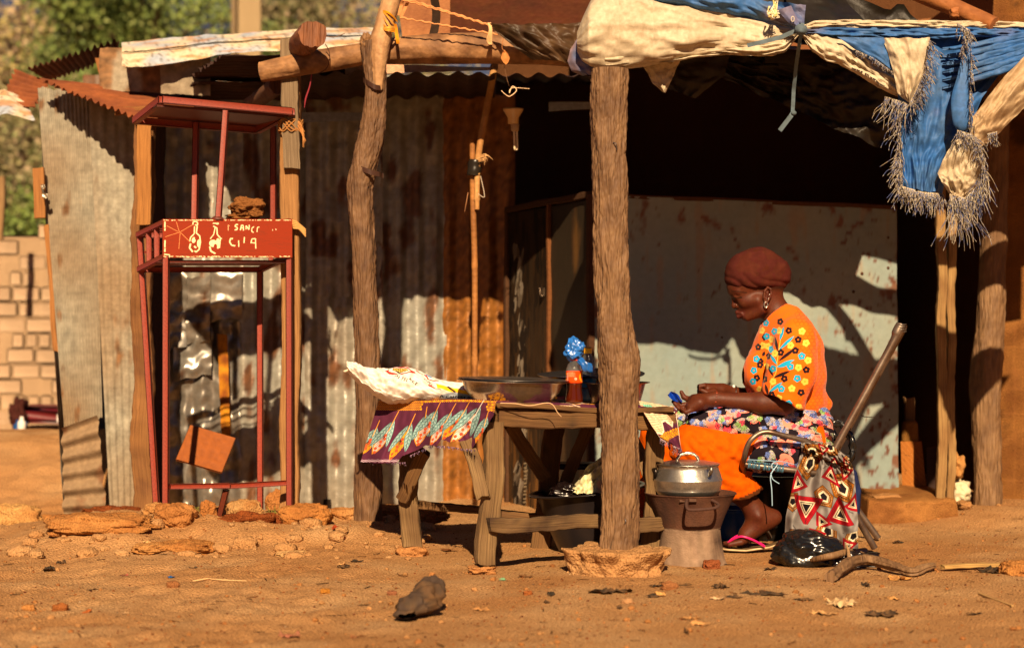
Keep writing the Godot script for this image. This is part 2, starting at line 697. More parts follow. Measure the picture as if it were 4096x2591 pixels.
func make_materials() -> void:
	var fine := nimg(512, 512, 0.03, 5, 3)
	T.fine = tint(fine, Color(0.8, 0.79, 0.78), Color(1, 1, 1))
	T.fine_h = ImageTexture.create_from_image(fine)
	var grit := nimg(512, 512, 0.11, 4, 8)
	T.grit = tint(grit, Color(0.66, 0.63, 0.6), Color(1, 1, 1))
	T.grit_h = ImageTexture.create_from_image(grit)
	var gr := nimg(40, 512, 0.09, 4, 21)
	gr.resize(512, 512, Image.INTERPOLATE_CUBIC)
	T.wood = tint(gr, Color(0.58, 0.58, 0.58), Color(0.92, 0.97, 1), 0.8)
	T.wood_h = ImageTexture.create_from_image(gr)
	var bk := nimg(512, 44, 0.05, 4, 31)
	bk.resize(512, 512, Image.INTERPOLATE_CUBIC)
	T.bark = tint(bk, Color(0.7, 0.69, 0.68), Color(0.96, 1, 1), 0.8)
	T.bark_h = ImageTexture.create_from_image(bk)
	var stk := nimg(512, 60, 0.045, 4, 41)
	stk.resize(512, 512, Image.INTERPOLATE_CUBIC)
	T.streak = tint(stk, Color(0.6, 0.55, 0.5), Color(1, 1, 1))
	var wv := Paint.new(256, 256, Color(0.5, 0.5, 0.5))
	for y in 32:
		for x in 32:
			var g := 0.55 + 0.4 * (1.0 if (x + y) % 2 == 0 else 0.0) + rng.randf() * 0.05
			wv.im.fill_rect(Rect2i(x * 8, y * 8, 7, 7), Color(g, g, g))
	T.weave_h = wv.tex()
	var cr := nimg(512, 512, 0.012, 5, 77, FastNoiseLite.TYPE_PERLIN)
	T.crease_h = ImageTexture.create_from_image(cr)
	T.crease = tint(cr, Color(0.78, 0.74, 0.7), Color(1, 1, 1))

	relief(mat("earth", 1.0, 0.0, T.grit, Vector3(1.6, 1.6, 1.6), true, true), T.grit_h, 1.0)
	M.earth.metallic_specular = 0.15
	relief(mat("mud", 1.0, 0.0, T.grit, Vector3(3.1, 3.1, 3.1), true, true), T.grit_h, 1.0)
	M.mud.metallic_specular = 0.15
	relief(mat("bark", 0.72, 0.0, T.bark, Vector3(2.4, 2.4, 2.4), true), T.bark_h, 0.9)
	M.bark.metallic_specular = 0.5
	relief(mat("smooth_wood", 0.7, 0.0, T.fine, Vector3(2, 2, 2), true), T.fine_h, 0.3)
	relief(mat("wood", 0.85, 0.0, T.wood, Vector3(1.0, 4.0, 1), false), T.wood_h, 0.2)
	relief(mat("tin", 0.42, 0.3, T.fine, Vector3(1.3, 1.3, 1.3), true), T.fine_h, 0.25)
	M.tin.metallic_specular = 0.5
	mat("foil", 0.3, 0.7, T.fine, Vector3(2, 2, 2), true)
	relief(mat("rusty", 0.9, 0.1, T.fine, Vector3(2.0, 2.0, 2.0), true), T.grit_h, 0.2)
	T.worn = tint(grit, Color(0.5, 0.42, 0.4), Color(1, 1, 1), 0.45)
	relief(mat("red_paint", 0.5, 0.0, T.worn, Vector3(2, 2, 2), true), T.fine_h, 0.04)
	M.red_paint.metallic_specular = 0.5
	T.faint = tint(fine, Color(0.92, 0.92, 0.91), Color(1, 1, 1))
	relief(mat("kiosk_paint", 0.55, 0.0, T.faint, Vector3(1.4, 1.4, 1.4), true), T.fine_h, 0.06)
	relief(mat("tarp", 0.62, 0.0, T.crease, Vector3(8.0, 8.0, 8.0), true), T.crease_h, 0.09)
	M.tarp.backlight_enabled = true
	M.tarp.backlight = Color(0.12, 0.09, 0.06)
	relief(mat("blue_tarp", 0.62, 0.0, T.crease, Vector3(8.0, 8.0, 8.0), true), T.crease_h, 0.07)
	M.blue_tarp.metallic_specular = 0.35
	relief(mat("black_film", 0.5, 0.0, T.crease, Vector3(4, 4, 4), true), T.crease_h, 0.3)
	M.black_film.metallic_specular = 0.35
	relief(mat("bag", 0.24, 0.0, T.crease, Vector3(7, 7, 7), true), T.crease_h, 0.12)
	M.bag.metallic_specular = 0.6
	relief(mat("cloth", 0.9, 0.0, T.crease, Vector3(5, 5, 5), true), T.crease_h, 0.15)
	M.cloth.metallic_specular = 0.2
	mat("thread", 0.85, 0.0)
	mat("plain", 0.6, 0.0)
	mat("gloss", 0.3, 0.0)
	mat("stain_steel", 0.27, 0.95, T.fine, Vector3(4, 4, 4), true)
	relief(mat("pot_metal", 0.34, 0.92, T.fine, Vector3(6, 6, 6), true), T.grit_h, 0.05)
	mat("tube_metal", 0.38, 0.75, T.fine, Vector3(5, 5, 5), true)
	relief(mat("skin", 0.54, 0.0, T.fine, Vector3(6, 6, 6), true), T.grit_h, 0.03)
	M.skin.subsurf_scatter_enabled = true
	M.skin.subsurf_scatter_strength = 0.06
	M.skin.metallic_specular = 0.36
	mat("leaf", 0.6, 0.0)
	M.leaf.backlight_enabled = true
	M.leaf.backlight = Color(0.35, 0.4, 0.12)
	var clear := mat("clear_plastic", 0.08)
	clear.vertex_color_use_as_albedo = false
	clear.albedo_color = Color(0.9, 0.93, 0.95, 0.05)
	clear.transparency = BaseMaterial3D.TRANSPARENCY_ALPHA
	var drink := mat("drink", 0.1)
	drink.vertex_color_use_as_albedo = false
	drink.albedo_color = Color(0.27, 0.075, 0.012)
	drink.metallic_specular = 0.6
	paint_prints()

func print_mat(called: String, tex: Texture2D, rough := 0.85, bumps := true) -> StandardMaterial3D:
	var m := mat(called, rough, 0.0, tex, Vector3.ONE, false)
	m.metallic_specular = 0.25
	if bumps:
		m.normal_enabled = false
	return m

func paint_prints() -> void:
	# orange blouse: 0.5 m square, drawn at 2 dots per millimetre or so
	var OR := Color8(232, 101, 5)
	var p := Paint.new(1024, 1024, OR)
	p.o = Vector2(2900, 1220)
	p.k = Vector2(1024.0 / 507.0, 1024.0 / 507.0)
	for i in 26:
		for j in 34:
			var c := Vector2(3170 + i * 16 + (j % 2) * 8, 1230 + j * 13)
			if c.x > 3215 + 30 * sin(j * 0.4) or c.y < 1300:
				for q in 6:
					p.line(c + Vector2(9, 0).rotated(q * TAU / 6), c + Vector2(9, 0).rotated((q + 1) * TAU / 6), 0.9, Color8(190, 72, 2))
	var za := func(x: float, y: float) -> Vector2: return Vector2(2800 + x * 0.3282, 950 + y * 0.3282)
	var zb := func(x: float, y: float) -> Vector2: return Vector2(2600 + x * 0.3612, 1450 + y * 0.3612)
	var BK := Color8(34, 18, 22)
	var YE := Color8(226, 190, 76)
	var BL := Color8(24, 160, 205)
	var cols := [BK, YE, BL]
	p.lines([za.call(950, 1235), za.call(938, 1380), za.call(925, 1500), zb.call(1395, 0), zb.call(1388, 70), zb.call(1330, 200), zb.call(1300, 350)], 3.2, YE)
	for q in [[0, 945, 1245, 985, 1085, 2], [0, 940, 1355, 1118, 1190, 2], [0, 938, 1488, 1152, 1325, 0], [0, 878, 1205, 925, 1370, 0], [0, 832, 1405, 925, 1525, 2], [0, 940, 1540, 1135, 1465, 2], [1, 1355, 140, 1540, 65, 0], [1, 1290, 5, 1350, 125, 0], [1, 1305, 295, 1455, 185, 2], [1, 1262, 210, 1295, 325, 0], [1, 1390, 25, 1520, -5, 2], [0, 715, 1440, 740, 1380, 0]]:
		var f: Callable = za if q[0] == 0 else zb
		p.leaf(f.call(q[1], q[2]), f.call(q[3], q[4]), 6.5, cols[q[5]])
	for q in [[930, 1025, 0], [1048, 1130, 0], [1165, 1235, 0], [735, 1210, 0], [965, 1385, 0], [1140, 1360, 0], [690, 1500, 0], [925, 1130, 1], [1205, 1138, 1], [780, 1318, 1], [1080, 1302, 1], [1258, 1275, 1], [890, 1395, 1], [1288, 1475, 1], [690, 1130, 1], [710, 1310, 1], [824, 1235, 1], [860, 1140, 2], [760, 1200, 2], [830, 1350, 2], [1215, 1425, 2], [640, 1470, 2], [740, 1040, 2], [800, 1430, 0], [650, 1330, 0]]:
		p.flower(za.call(q[0], q[1]), 13.5, cols[q[2]], OR if q[2] != 1 else Color8(235, 150, 20), q[0] * 0.1)
	for q in [[1145, 155, 0], [1250, 160, 0], [1475, 148, 0], [1705, 55, 0], [1650, 295, 0], [1335, 320, 0], [1180, 15, 0], [1625, 30, 1], [1350, 180, 1], [1555, 250, 1], [1415, 355, 1], [1175, 280, 1], [1625, 450, 1], [1265, 20, 1], [1690, 180, 1], [1540, 20, 2], [1612, 145, 2], [1443, 255, 2], [1520, 410, 2], [1110, 75, 2], [1350, 45, 2], [1100, 195, 2]]:
		p.flower(zb.call(q[0], q[1]), 13.5, cols[q[2]], OR if q[2] != 1 else Color8(235, 150, 20), q[0] * 0.1)
	var m := print_mat("blouse_print", p.tex(), 0.75)
	m.rim_enabled = true
	m.rim = 0.2
	# dark wax print of the wrapper
	p = Paint.new(1024, 1024, Color8(26, 18, 26))
	var r := RandomNumberGenerator.new()
	r.seed = 4
	for i in 20:
		var c := Vector2(r.randf(), r.randf()) * 1024
		for s in [Vector2.ZERO, Vector2(1024, 0), Vector2(0, 1024), Vector2(-1024, 0), Vector2(0, -1024)]:
			p.oval(c + s, 105, 62, Color8(228, 132, 112), i * 1.3, 14)
	for i in 300:
		var a := Vector2(r.randf(), r.randf()) * 1024
		if p.im.get_pixelv(a).r > 0.7:
			var b := a + Vector2(r.randf_range(20, 60), 0).rotated(r.randf() * TAU)
			p.line(a, b, 7, Color8(214, 44, 44))
			p.line(b, b + Vector2(30, 0).rotated(r.randf() * TAU), 4, Color8(60, 18, 26))
	for i in 96:
		var c := Vector2(r.randf(), r.randf()) * 1024
		var tone: Color = [Color8(60, 88, 170), Color8(70, 100, 190), Color8(206, 34, 60), Color8(110, 160, 70), Color8(60, 88, 170)][i % 5]
		var ang := r.randf() * TAU
		for a in range(-3, 4):
			for b in 5:
				var q := c + Vector2(26 + b * 19, 0).rotated(ang + a * 0.24 * (1.0 - b * 0.06))
				q = Vector2(fposmod(q.x, 1024), fposmod(q.y, 1024))
				p.oval(q, 11.5, 10, Color8(206, 196, 190) if b > 2 else tone.lightened(0.25), 0.0, 6)
				p.oval(q, 7.5, 6.5, Color8(24, 16, 26) if (b + a) % 3 != 0 else tone, 0.0, 6)
	print_mat("wrapper_print", p.tex())
	# red, grey and brown cloth on the chair
	var GY := Color8(132, 126, 122)
	var RD := Color8(150, 14, 26)
	var CR := Color8(214, 200, 168)
	var DK := Color8(24, 20, 26)
	var BR := Color8(142, 86, 24)
	p = Paint.new(1024, 1024, GY)
	for y in range(0, 1024, 6):
		p.line(Vector2(0, y), Vector2(1024, y), 1.6, Color8(118, 114, 112))
	var penta := func(c: Vector2, rad: float, turn: float, n: int, cs: Array, ks: Array) -> void:
		for i in cs.size():
			p.oval(c, rad * ks[i], rad * ks[i], cs[i], turn, n)
	for q in [[215, 250, 190, 0.2, 5], [800, 420, 190, 1.0, 5], [560, 40, 150, 0.5, 5], [520, 640, 130, 0.9, 5], [60, 760, 120, 0.1, 5], [960, 60, 130, 0.4, 5]]:
		penta.call(Vector2(q[0], q[1]), q[2] * 1.15, q[3], q[4], [DK, BR, DK, BR, DK, CR, DK], [1.0, 0.96, 0.74, 0.7, 0.56, 0.52, 0.34])
		for i in 60:
			var a := i * TAU / 60.0
			p.oval(Vector2(q[0], q[1]) + Vector2(q[2] * (0.85 if i % 2 == 0 else 0.63) * 0.93, 0).rotated(a), 5, 3.5, CR, a, 6)
	for q in [[90, 520, 170, 0.1, 3], [280, 800, 240, -0.5, 3], [640, 330, 150, 0.6, 3], [740, 800, 230, 2.6, 3], [420, 120, 120, 1.7, 3], [960, 640, 150, 0.9, 3], [480, 960, 130, 0.0, 3], [880, 180, 130, 2.0, 3]]:
		penta.call(Vector2(q[0], q[1]), q[2] * 1.12, q[3], q[4], [DK, RD, DK, RD, DK, RD, CR, DK, CR, DK], [1.0, 0.97, 0.84, 0.82, 0.71, 0.69, 0.54, 0.43, 0.36, 0.26])
	for i in 14:
		var a := Vector2(r.randf() * 1024, r.randf() * 1024)
		var d := Vector2(1, 0).rotated(r.randf() * TAU)
		for j in 9:
			p.line(a + d * j * 10, a + d * j * 10 + d.rotated(1.0) * 24, 4, DK)
	print_mat("chair_cloth_print", p.tex())
	# purple cloth with leaf sprays on the end of the table
	var PU := Color8(84, 36, 58)
	p = Paint.new(1024, 512, PU)
	for i in 60:
		for j in 4:
			p.oval(Vector2(i * 18 + (j % 2) * 9, 12 + j * 20), 8.5, 9, Color8(232, 158, 20) if i < 22 or i > 52 or j < 1 else PU)
			if i % 2 == 0 or i < 20:
				p.oval(Vector2(i * 18 + (j % 2) * 9, 12 + j * 20), 4.5, 5, PU)
	var TE := Color8(122, 158, 156)
	r.seed = 12
	for q in [[40, 215, 0.9, 0.1], [175, 150, 1.15, 0.22], [330, 175, 1.2, 0.12], [430, 110, 0.95, -0.1], [520, 70, 1.0, 0.25], [650, 90, 1.1, 0.3], [770, 60, 1.05, 0.35], [890, 40, 1.3, 0.4], [960, 120, 0.9, 0.1]]:
		var c := Vector2(q[0], q[1])
		var at2 := func(x: float, y: float) -> Vector2: return c + Vector2(x, y).rotated(q[3]) * float(q[2])
		p.leaf(at2.call(-2, 60), at2.call(-44, 268), 44, Color8(214, 136, 24))
		p.leaf(at2.call(-2, 66), at2.call(-42, 258), 36, Color8(214, 200, 186) if r.randf() < 0.5 else Color8(226, 164, 34))
		for j in 9:
			p.line(at2.call(-12, 110), at2.call(-60 + j * 9, 236 - absf(j - 4.0) * 9), 2.4, Color8(70, 30, 40))
		for f in [[-4, 20, -84, 218, 24.0], [6, 0, 38, 200, 25.0]]:
			p.leaf(at2.call(f[0], f[1]), at2.call(f[2], f[3]), f[4] + 3.5, DK)
			p.leaf(at2.call(f[0], f[1]), at2.call(f[2], f[3]), f[4], TE)
			for j in 13:
				var t := 0.1 + j * 0.065
				var m0: Vector2 = at2.call(lerpf(f[0], f[2], t), lerpf(f[1], f[3], t))
				var dd: Vector2 = (at2.call(f[2], f[3]) - at2.call(f[0], f[1])).normalized()
				var ln: float = f[4] * 0.95 * sin(PI * clampf(t + 0.06, 0, 1))
				p.line(m0, m0 + dd.rotated(0.85) * ln, 2.2, Color8(206, 222, 214) if j % 2 else Color8(58, 88, 92))
				p.line(m0, m0 + dd.rotated(-0.85) * ln, 2.2, Color8(58, 88, 92) if j % 2 else Color8(206, 222, 214))
			p.line(at2.call(f[0], f[1]), at2.call(f[2], f[3]), 3.0, DK)
		p.line(at2.call(10, -60), at2.call(0, 90), 6, Color8(222, 150, 40) if r.randf() < 0.6 else Color8(220, 210, 200))
		for j in 6:
			p.oval(at2.call(-8 - j * 8 + (j % 2) * 14, 120 + j * 26), 12, 13, Color8(196, 84, 46))
	p.line(Vector2(0, 496), Vector2(1024, 496), 5, Color8(214, 190, 204))
	p.line(Vector2(0, 484), Vector2(1024, 484), 3, Color8(214, 190, 204))
	p.text("JAVA H", Vector2(640, 468), 26, Color8(222, 204, 214))
	p.text("ORIGIN", Vector2(860, 468), 26, Color8(222, 204, 214))
	print_mat("leaf_print", p.tex())
	# its pale fish-net print and the corner that hangs on the right
	p = Paint.new(512, 512, Color8(226, 196, 160))
	for i in range(-30, 60):
		p.line(Vector2(i * 22, 0), Vector2(i * 22 + 90, 512), 2.6, Color8(120, 66, 46))
		p.line(Vector2(0, i * 22), Vector2(512, i * 22 - 60), 2.6, Color8(120, 66, 46))
	var low := PackedVector2Array([Vector2(0, 512), Vector2(0, 330), Vector2(120, 330), Vector2(190, 300), Vector2(230, 200), Vector2(300, 170), Vector2(400, 230), Vector2(460, 120), Vector2(512, 60), Vector2(512, 512)])
	p.poly(low, PU)
	p.lines(low, 18, Color8(236, 214, 186))
	for i in 16:
		for j in 3:
			var q := Vector2(40 + i * 30, 372 + j * 30 - i * 9 + (i % 2) * 8)
			p.oval(q, 15, 15, Color8(226, 156, 22))
			if (i + j) % 2:
				p.oval(q, 8, 8, PU)
	for i in 11:
		p.oval(Vector2(60 + (i % 4) * 34 + (i / 4) * 14, 40 + (i / 4) * 26), 20, 17, Color8(50, 90, 80))
		p.oval(Vector2(60 + (i % 4) * 34 + (i / 4) * 14, 40 + (i / 4) * 26), 17, 14, Color8(122, 186, 160))
	print_mat("net_print", p.tex())
	# printed side of the white grain sack
	p = Paint.new(1024, 512, Color8(222, 214, 204))
	p.oval(Vector2(420, 90), 120, 60, Color8(206, 52, 44))
	p.oval(Vector2(420, 96), 92, 44, Color8(222, 214, 204))
	p.oval(Vector2(420, 96), 62, 36, Color8(40, 30, 24))
	for i in 24:
		p.oval(Vector2(372 + (i % 8) * 14, 76 + (i / 8) * 18), 6, 7, Color8(226, 190, 90))
	p.lines([Vector2(540, 40), Vector2(610, 60), Vector2(640, 120), Vector2(720, 110)], 14, Color8(206, 52, 44))
	p.oval(Vector2(650, 60), 34, 22, Color8(60, 130, 190))
	p.text("DI TEL", Vector2(430, 190), 40, Color8(50, 44, 44), 0.5)
	p.text("NET", Vector2(520, 210), 40, Color8(50, 44, 44), 0.6)
	p.text("LINE", Vector2(640, 180), 38, Color8(50, 44, 44), 0.6)
	p.poly([Vector2(700, 150), Vector2(860, 190), Vector2(1000, 240), Vector2(1000, 290), Vector2(820, 260), Vector2(710, 220)], Color8(238, 174, 30))
	p.line(Vector2(790, 170), Vector2(850, 260), 22, Color8(40, 30, 24))
	p.line(Vector2(640, 210), Vector2(740, 250), 14, Color8(206, 52, 44))
	p.poly([Vector2(900, 170), Vector2(1000, 220), Vector2(1010, 250), Vector2(930, 220)], Color8(206, 52, 44))
	p.oval(Vector2(880, 330), 140, 70, Color8(150, 158, 168))
	p.text("A CONSER", Vector2(850, 336), 62, Color8(24, 22, 24), 0.0, 0.82)
	print_mat("sack_print", p.tex(), 0.7)
	# hand-painted board of the drinks stand
	p = Paint.new(1024, 304, Color8(136, 47, 24))
	r.seed = 9
	for i in 260:
		var a := Vector2(r.randf() * 1024, r.randf() * 304)
		p.line(a, a + Vector2(r.randf_range(20, 120), r.randf_range(-4, 10)), r.randf_range(1, 4), Color8(138, 48, 24).lerp(Color8(96, 50, 36), r.randf() * 0.5))
	var IV := Color8(246, 222, 172)
	p.o = Vector2(470, 175)
	p.k = Vector2(1024.0 / 1675.0, 304.0 / 510.0)
	for i in 120:
		var x := 480 + i * 14.0
		if r.randf() < 0.72:
			p.line(Vector2(x, 186 + r.randf() * 6), Vector2(x + r.randf_range(8, 24), 188 + r.randf() * 5), r.randf_range(3, 14), IV)
		if r.randf() < (0.8 if i < 96 else 0.25):
			p.line(Vector2(x, 664 + r.randf() * 14), Vector2(x + r.randf_range(8, 30), 668 + r.randf() * 12), r.randf_range(3, 13), IV)
	for q in [[208, 290], [300, 330], [455, 550], [560, 610]]:
		p.line(Vector2(497, q[0]), Vector2(495, q[1]), 18, IV)
	p.line(Vector2(485, 640), Vector2(560, 652), 16, IV)
	for q in [[515, 262, 660, 340], [640, 210, 680, 350], [840, 255, 690, 345], [500, 410, 680, 350], [690, 350, 672, 570], [700, 360, 815, 480]]:
		p.line(Vector2(q[0], q[1]), Vector2(q[2], q[3]), 7, Color8(206, 140, 84))
	# bottle one: outline and blotches
	p.lines([Vector2(850, 250), Vector2(852, 215), Vector2(885, 205), Vector2(912, 222), Vector2(908, 262), Vector2(878, 250)], 16, IV)
	p.lines([Vector2(872, 270), Vector2(868, 370), Vector2(820, 420), Vector2(812, 470)], 15, IV)
	p.lines([Vector2(906, 270), Vector2(894, 360), Vector2(938, 400), Vector2(948, 480), Vector2(930, 580), Vector2(890, 615), Vector2(872, 595)], 17, IV)
	p.lines([Vector2(822, 500), Vector2(808, 560), Vector2(850, 612)], 22, IV)
	p.oval(Vector2(862, 455), 26, 40, IV, 0.2)
	p.oval(Vector2(925, 500), 22, 52, IV)
	p.oval(Vector2(880, 548), 20, 12, IV, 0.7)
	p.oval(Vector2(895, 430), 20, 26, Color8(136, 47, 24))
	# bottle two
	p.line(Vector2(1105, 232), Vector2(1182, 234), 14, IV)
	p.oval(Vector2(1165, 236), 20, 13, IV)
	p.lines([Vector2(1112, 268), Vector2(1160, 296), Vector2(1162, 380), Vector2(1205, 430), Vector2(1190, 560)], 16, IV)
	p.lines([Vector2(1136, 290), Vector2(1118, 380), Vector2(1072, 440)], 13, IV)
	p.oval(Vector2(1110, 500), 52, 48, IV, 0.1)
	p.oval(Vector2(1172, 500), 26, 70, IV)
	p.lines([Vector2(1066, 540), Vector2(1080, 600), Vector2(1140, 634)], 20, IV)
	p.oval(Vector2(1140, 540), 22, 34, Color8(136, 47, 24))
	p.line(Vector2(1200, 440), Vector2(1224, 434), 12, IV)
	# letters, as far as they are left
	for q in [[Vector2(1305, 250), Vector2(1305, 330)], [Vector2(1316, 262), Vector2(1322, 268)]]:
		p.line(q[0], q[1], 9, Color8(228, 190, 140))
	p.lines([Vector2(1432, 252), Vector2(1408, 246), Vector2(1392, 272), Vector2(1424, 290), Vector2(1420, 318), Vector2(1388, 320)], 16, IV)
	p.lines([Vector2(1462, 326), Vector2(1478, 256), Vector2(1500, 262), Vector2(1504, 330)], 15, IV)
	p.line(Vector2(1466, 294), Vector2(1502, 296), 11, IV)
	p.lines([Vector2(1536, 314), Vector2(1538, 262), Vector2(1574, 318), Vector2(1580, 254)], 14, IV)
	p.lines([Vector2(1640, 276), Vector2(1612, 300), Vector2(1610, 340), Vector2(1636, 356)], 13, IV)
	p.lines([Vector2(1680, 350), Vector2(1686, 286), Vector2(1712, 284)], 11, IV)
	p.lines([Vector2(1366, 438), Vector2(1336, 436), Vector2(1322, 480), Vector2(1350, 524), Vector2(1396, 532)], 18, IV)
	p.line(Vector2(1440, 460), Vector2(1442, 545), 13, IV)
	p.line(Vector2(1516, 416), Vector2(1510, 494), 15, IV)
	p.lines([Vector2(1600, 498), Vector2(1612, 440), Vector2(1660, 436), Vector2(1664, 568)], 14, IV)
	p.line(Vector2(1610, 490), Vector2(1662, 494), 12, IV)
	p.line(Vector2(1884, 310), Vector2(1886, 330), 8, IV)
	p.line(Vector2(1925, 304), Vector2(1932, 324), 9, IV)
	p.o = Vector2.ZERO
	p.k = Vector2.ONE
	for i in 1500:
		p.oval(Vector2(r.randf() * 1024, r.randf() * 304), r.randf_range(0.6, 2.6), r.randf_range(0.5, 1.8), Color8(136, 47, 24) if i % 4 else Color8(96, 44, 30), 0.0, 6)
	m = print_mat("board_paint", p.tex(), 0.5)
	# paper band of the drink bottle
	p = Paint.new(512, 256, Color8(226, 66, 14))
	p.oval(Vector2(400, 130), 130, 118, Color8(240, 150, 20))
	p.oval(Vector2(420, 130), 104, 96, Color8(226, 66, 14))
	p.oval(Vector2(430, 120), 84, 78, Color8(244, 178, 30))
	p.poly([Vector2(330, 90), Vector2(512, 80), Vector2(512, 165), Vector2(330, 155)], Color8(150, 22, 14))
	p.text("FLA", Vector2(420, 122), 74, Color8(250, 244, 230))
	p.oval(Vector2(200, 170), 24, 24, Color8(244, 226, 208))
	p.oval(Vector2(200, 170), 14, 14, Color8(226, 66, 14))
	for i in 9:
		p.line(Vector2(40, 24 + i * 12), Vector2(150 + (i * 37) % 60, 24 + i * 12), 3, Color8(246, 190, 150))
	for i in 12:
		p.line(Vector2(14, 40 + i * 14), Vector2(30, 40 + i * 14), 7, Color8(240, 230, 220))
	print_mat("label_print", p.tex(), 0.35)
	# burnt and plastered leaf of the kiosk door
	p = Paint.new(512, 1024, Color8(46, 34, 22))
	r.seed = 23
	for i in 420:
		var a := Vector2(r.randf() * 512, r.randf() * 1024)
		var hot := clampf((a.y - 350) / 700.0, 0.0, 1.0)
		var c := Color8(20, 15, 12).lerp(Color8(128, 86, 40), r.randf() * (0.3 + 0.6 * hot))
		p.oval(a, r.randf_range(3, 22), r.randf_range(14, 90), c, r.randf_range(-0.12, 0.12), 9)
	for q in [[60, 120, 180, 330], [130, 360, 210, 640], [50, 560, 150, 760], [170, 620, 250, 900], [90, 860, 170, 1010]]:
		for i in 22:
			p.oval(Vector2(r.randf_range(q[0], q[2]), r.randf_range(q[1], q[3])), r.randf_range(6, 26), r.randf_range(10, 44), Color8(150, 140, 124).lerp(Color8(70, 60, 48), r.randf()), r.randf(), 7)
	for i in 50:
		p.oval(Vector2(r.randf_range(30, 260), r.randf_range(160, 1000)), r.randf_range(4, 24), r.randf_range(6, 40), Color8(24, 19, 16), r.randf(), 7)
	p.text("1%", Vector2(100, 640), 60, Color8(30, 26, 24), 0.1)
	for i in 5:
		p.line(Vector2(215, 700 + i * 44), Vector2(250, 694 + i * 44), 7, Color8(140, 126, 100))
	for i in 6:
		p.lines([Vector2(196, 850 + i * 26), Vector2(236, 846 + i * 26), Vector2(236, 862 + i * 26), Vector2(200, 864 + i * 26)], 5, Color8(150, 136, 110))
	print_mat("door_paint", p.tex(), 0.5)
	# crackled cardboard
	p = Paint.new(256, 256, Color8(150, 92, 40))
	for i in 40:
		var a := Vector2(r.randf() * 256, r.randf() * 256)
		p.line(a, a + Vector2(r.randf_range(8, 34), -r.randf_range(4, 20)), 3, Color8(96, 58, 28))
	for i in 9:
		p.line(Vector2(0, 60 + i * 28), Vector2(256, -60 + i * 28), 2, Color8(178, 120, 62))
	print_mat("card", p.tex(), 0.95)
	# shirt of the head cloth is plain

# ---------------------------------------------------------------- ground and what lies behind the place
func bell(x: float, c: float, w: float) -> float:
	return exp(-pow((x - c) / w, 2.0))

func gh(x: float, d: float) -> float:
	var left := smoothstep(-0.25, -0.7, x)
	var h := 0.075 * smoothstep(6.7, 7.25, d) * smoothstep(8.4, 7.6, d) * left * smoothstep(-2.3, -1.7, x)
	h -= 0.09 * smoothstep(7.7, 8.8, d) * left
	h += 0.34 * smoothstep(8.9, 10.4, d) * smoothstep(-1.9, -2.4, x) * smoothstep(13.0, 10.6, d)
	h += 0.05 * smoothstep(7.6, 8.1, d) * smoothstep(1.7, 2.2, x)
	h += 0.02 * bell(x, 1.9, 0.3) * bell(d, 5.9, 0.3)
	var p := Vector3(x, 0, d)
	h += 0.014 * n3(p, 0.9) + 0.006 * n3(p, 3.1) * (1.0 + 1.6 * left)
	h += (0.03 * smoothstep(0.0, 0.7, n3(p + Vector3(0, 0, 3), 2.2)) + 0.012 * absf(n3(p, 6.0))) * smoothstep(-2.2, -1.8, x) * smoothstep(8.2, 7.6, d) * left * smoothstep(6.6, 7.0, d)
	h += 0.0035 * n3(p, 9.0) * (1.0 + 1.5 * left) + 0.0012 * n3(p, 31.0)
	return h

func on_ground(px: float, py: float) -> Vector3:
	var d := 6300.0 / maxf(py - CY, 20.0)
	for i in 12:
		var x := (px - CX) * d / F
		d = (EYE - gh(x, d)) * F / maxf(py - CY, 20.0)
	return Vector3((px - CX) * d / F, gh((px - CX) * d / F, d), -d)

func earth_tone(p: Vector3) -> Color:
	var a := S(202, 157, 108)
	var b := S(190, 140, 90)
	var e := S(212, 172, 124)
	var k := clampf(0.5 + 0.9 * fbm(p, 1.1), 0, 1)
	var c := a.lerp(b, k)
	c = c.lerp(e, clampf(n3(p + Vector3(40, 0, 0), 2.3) * 0.9, 0, 0.7))
	return c

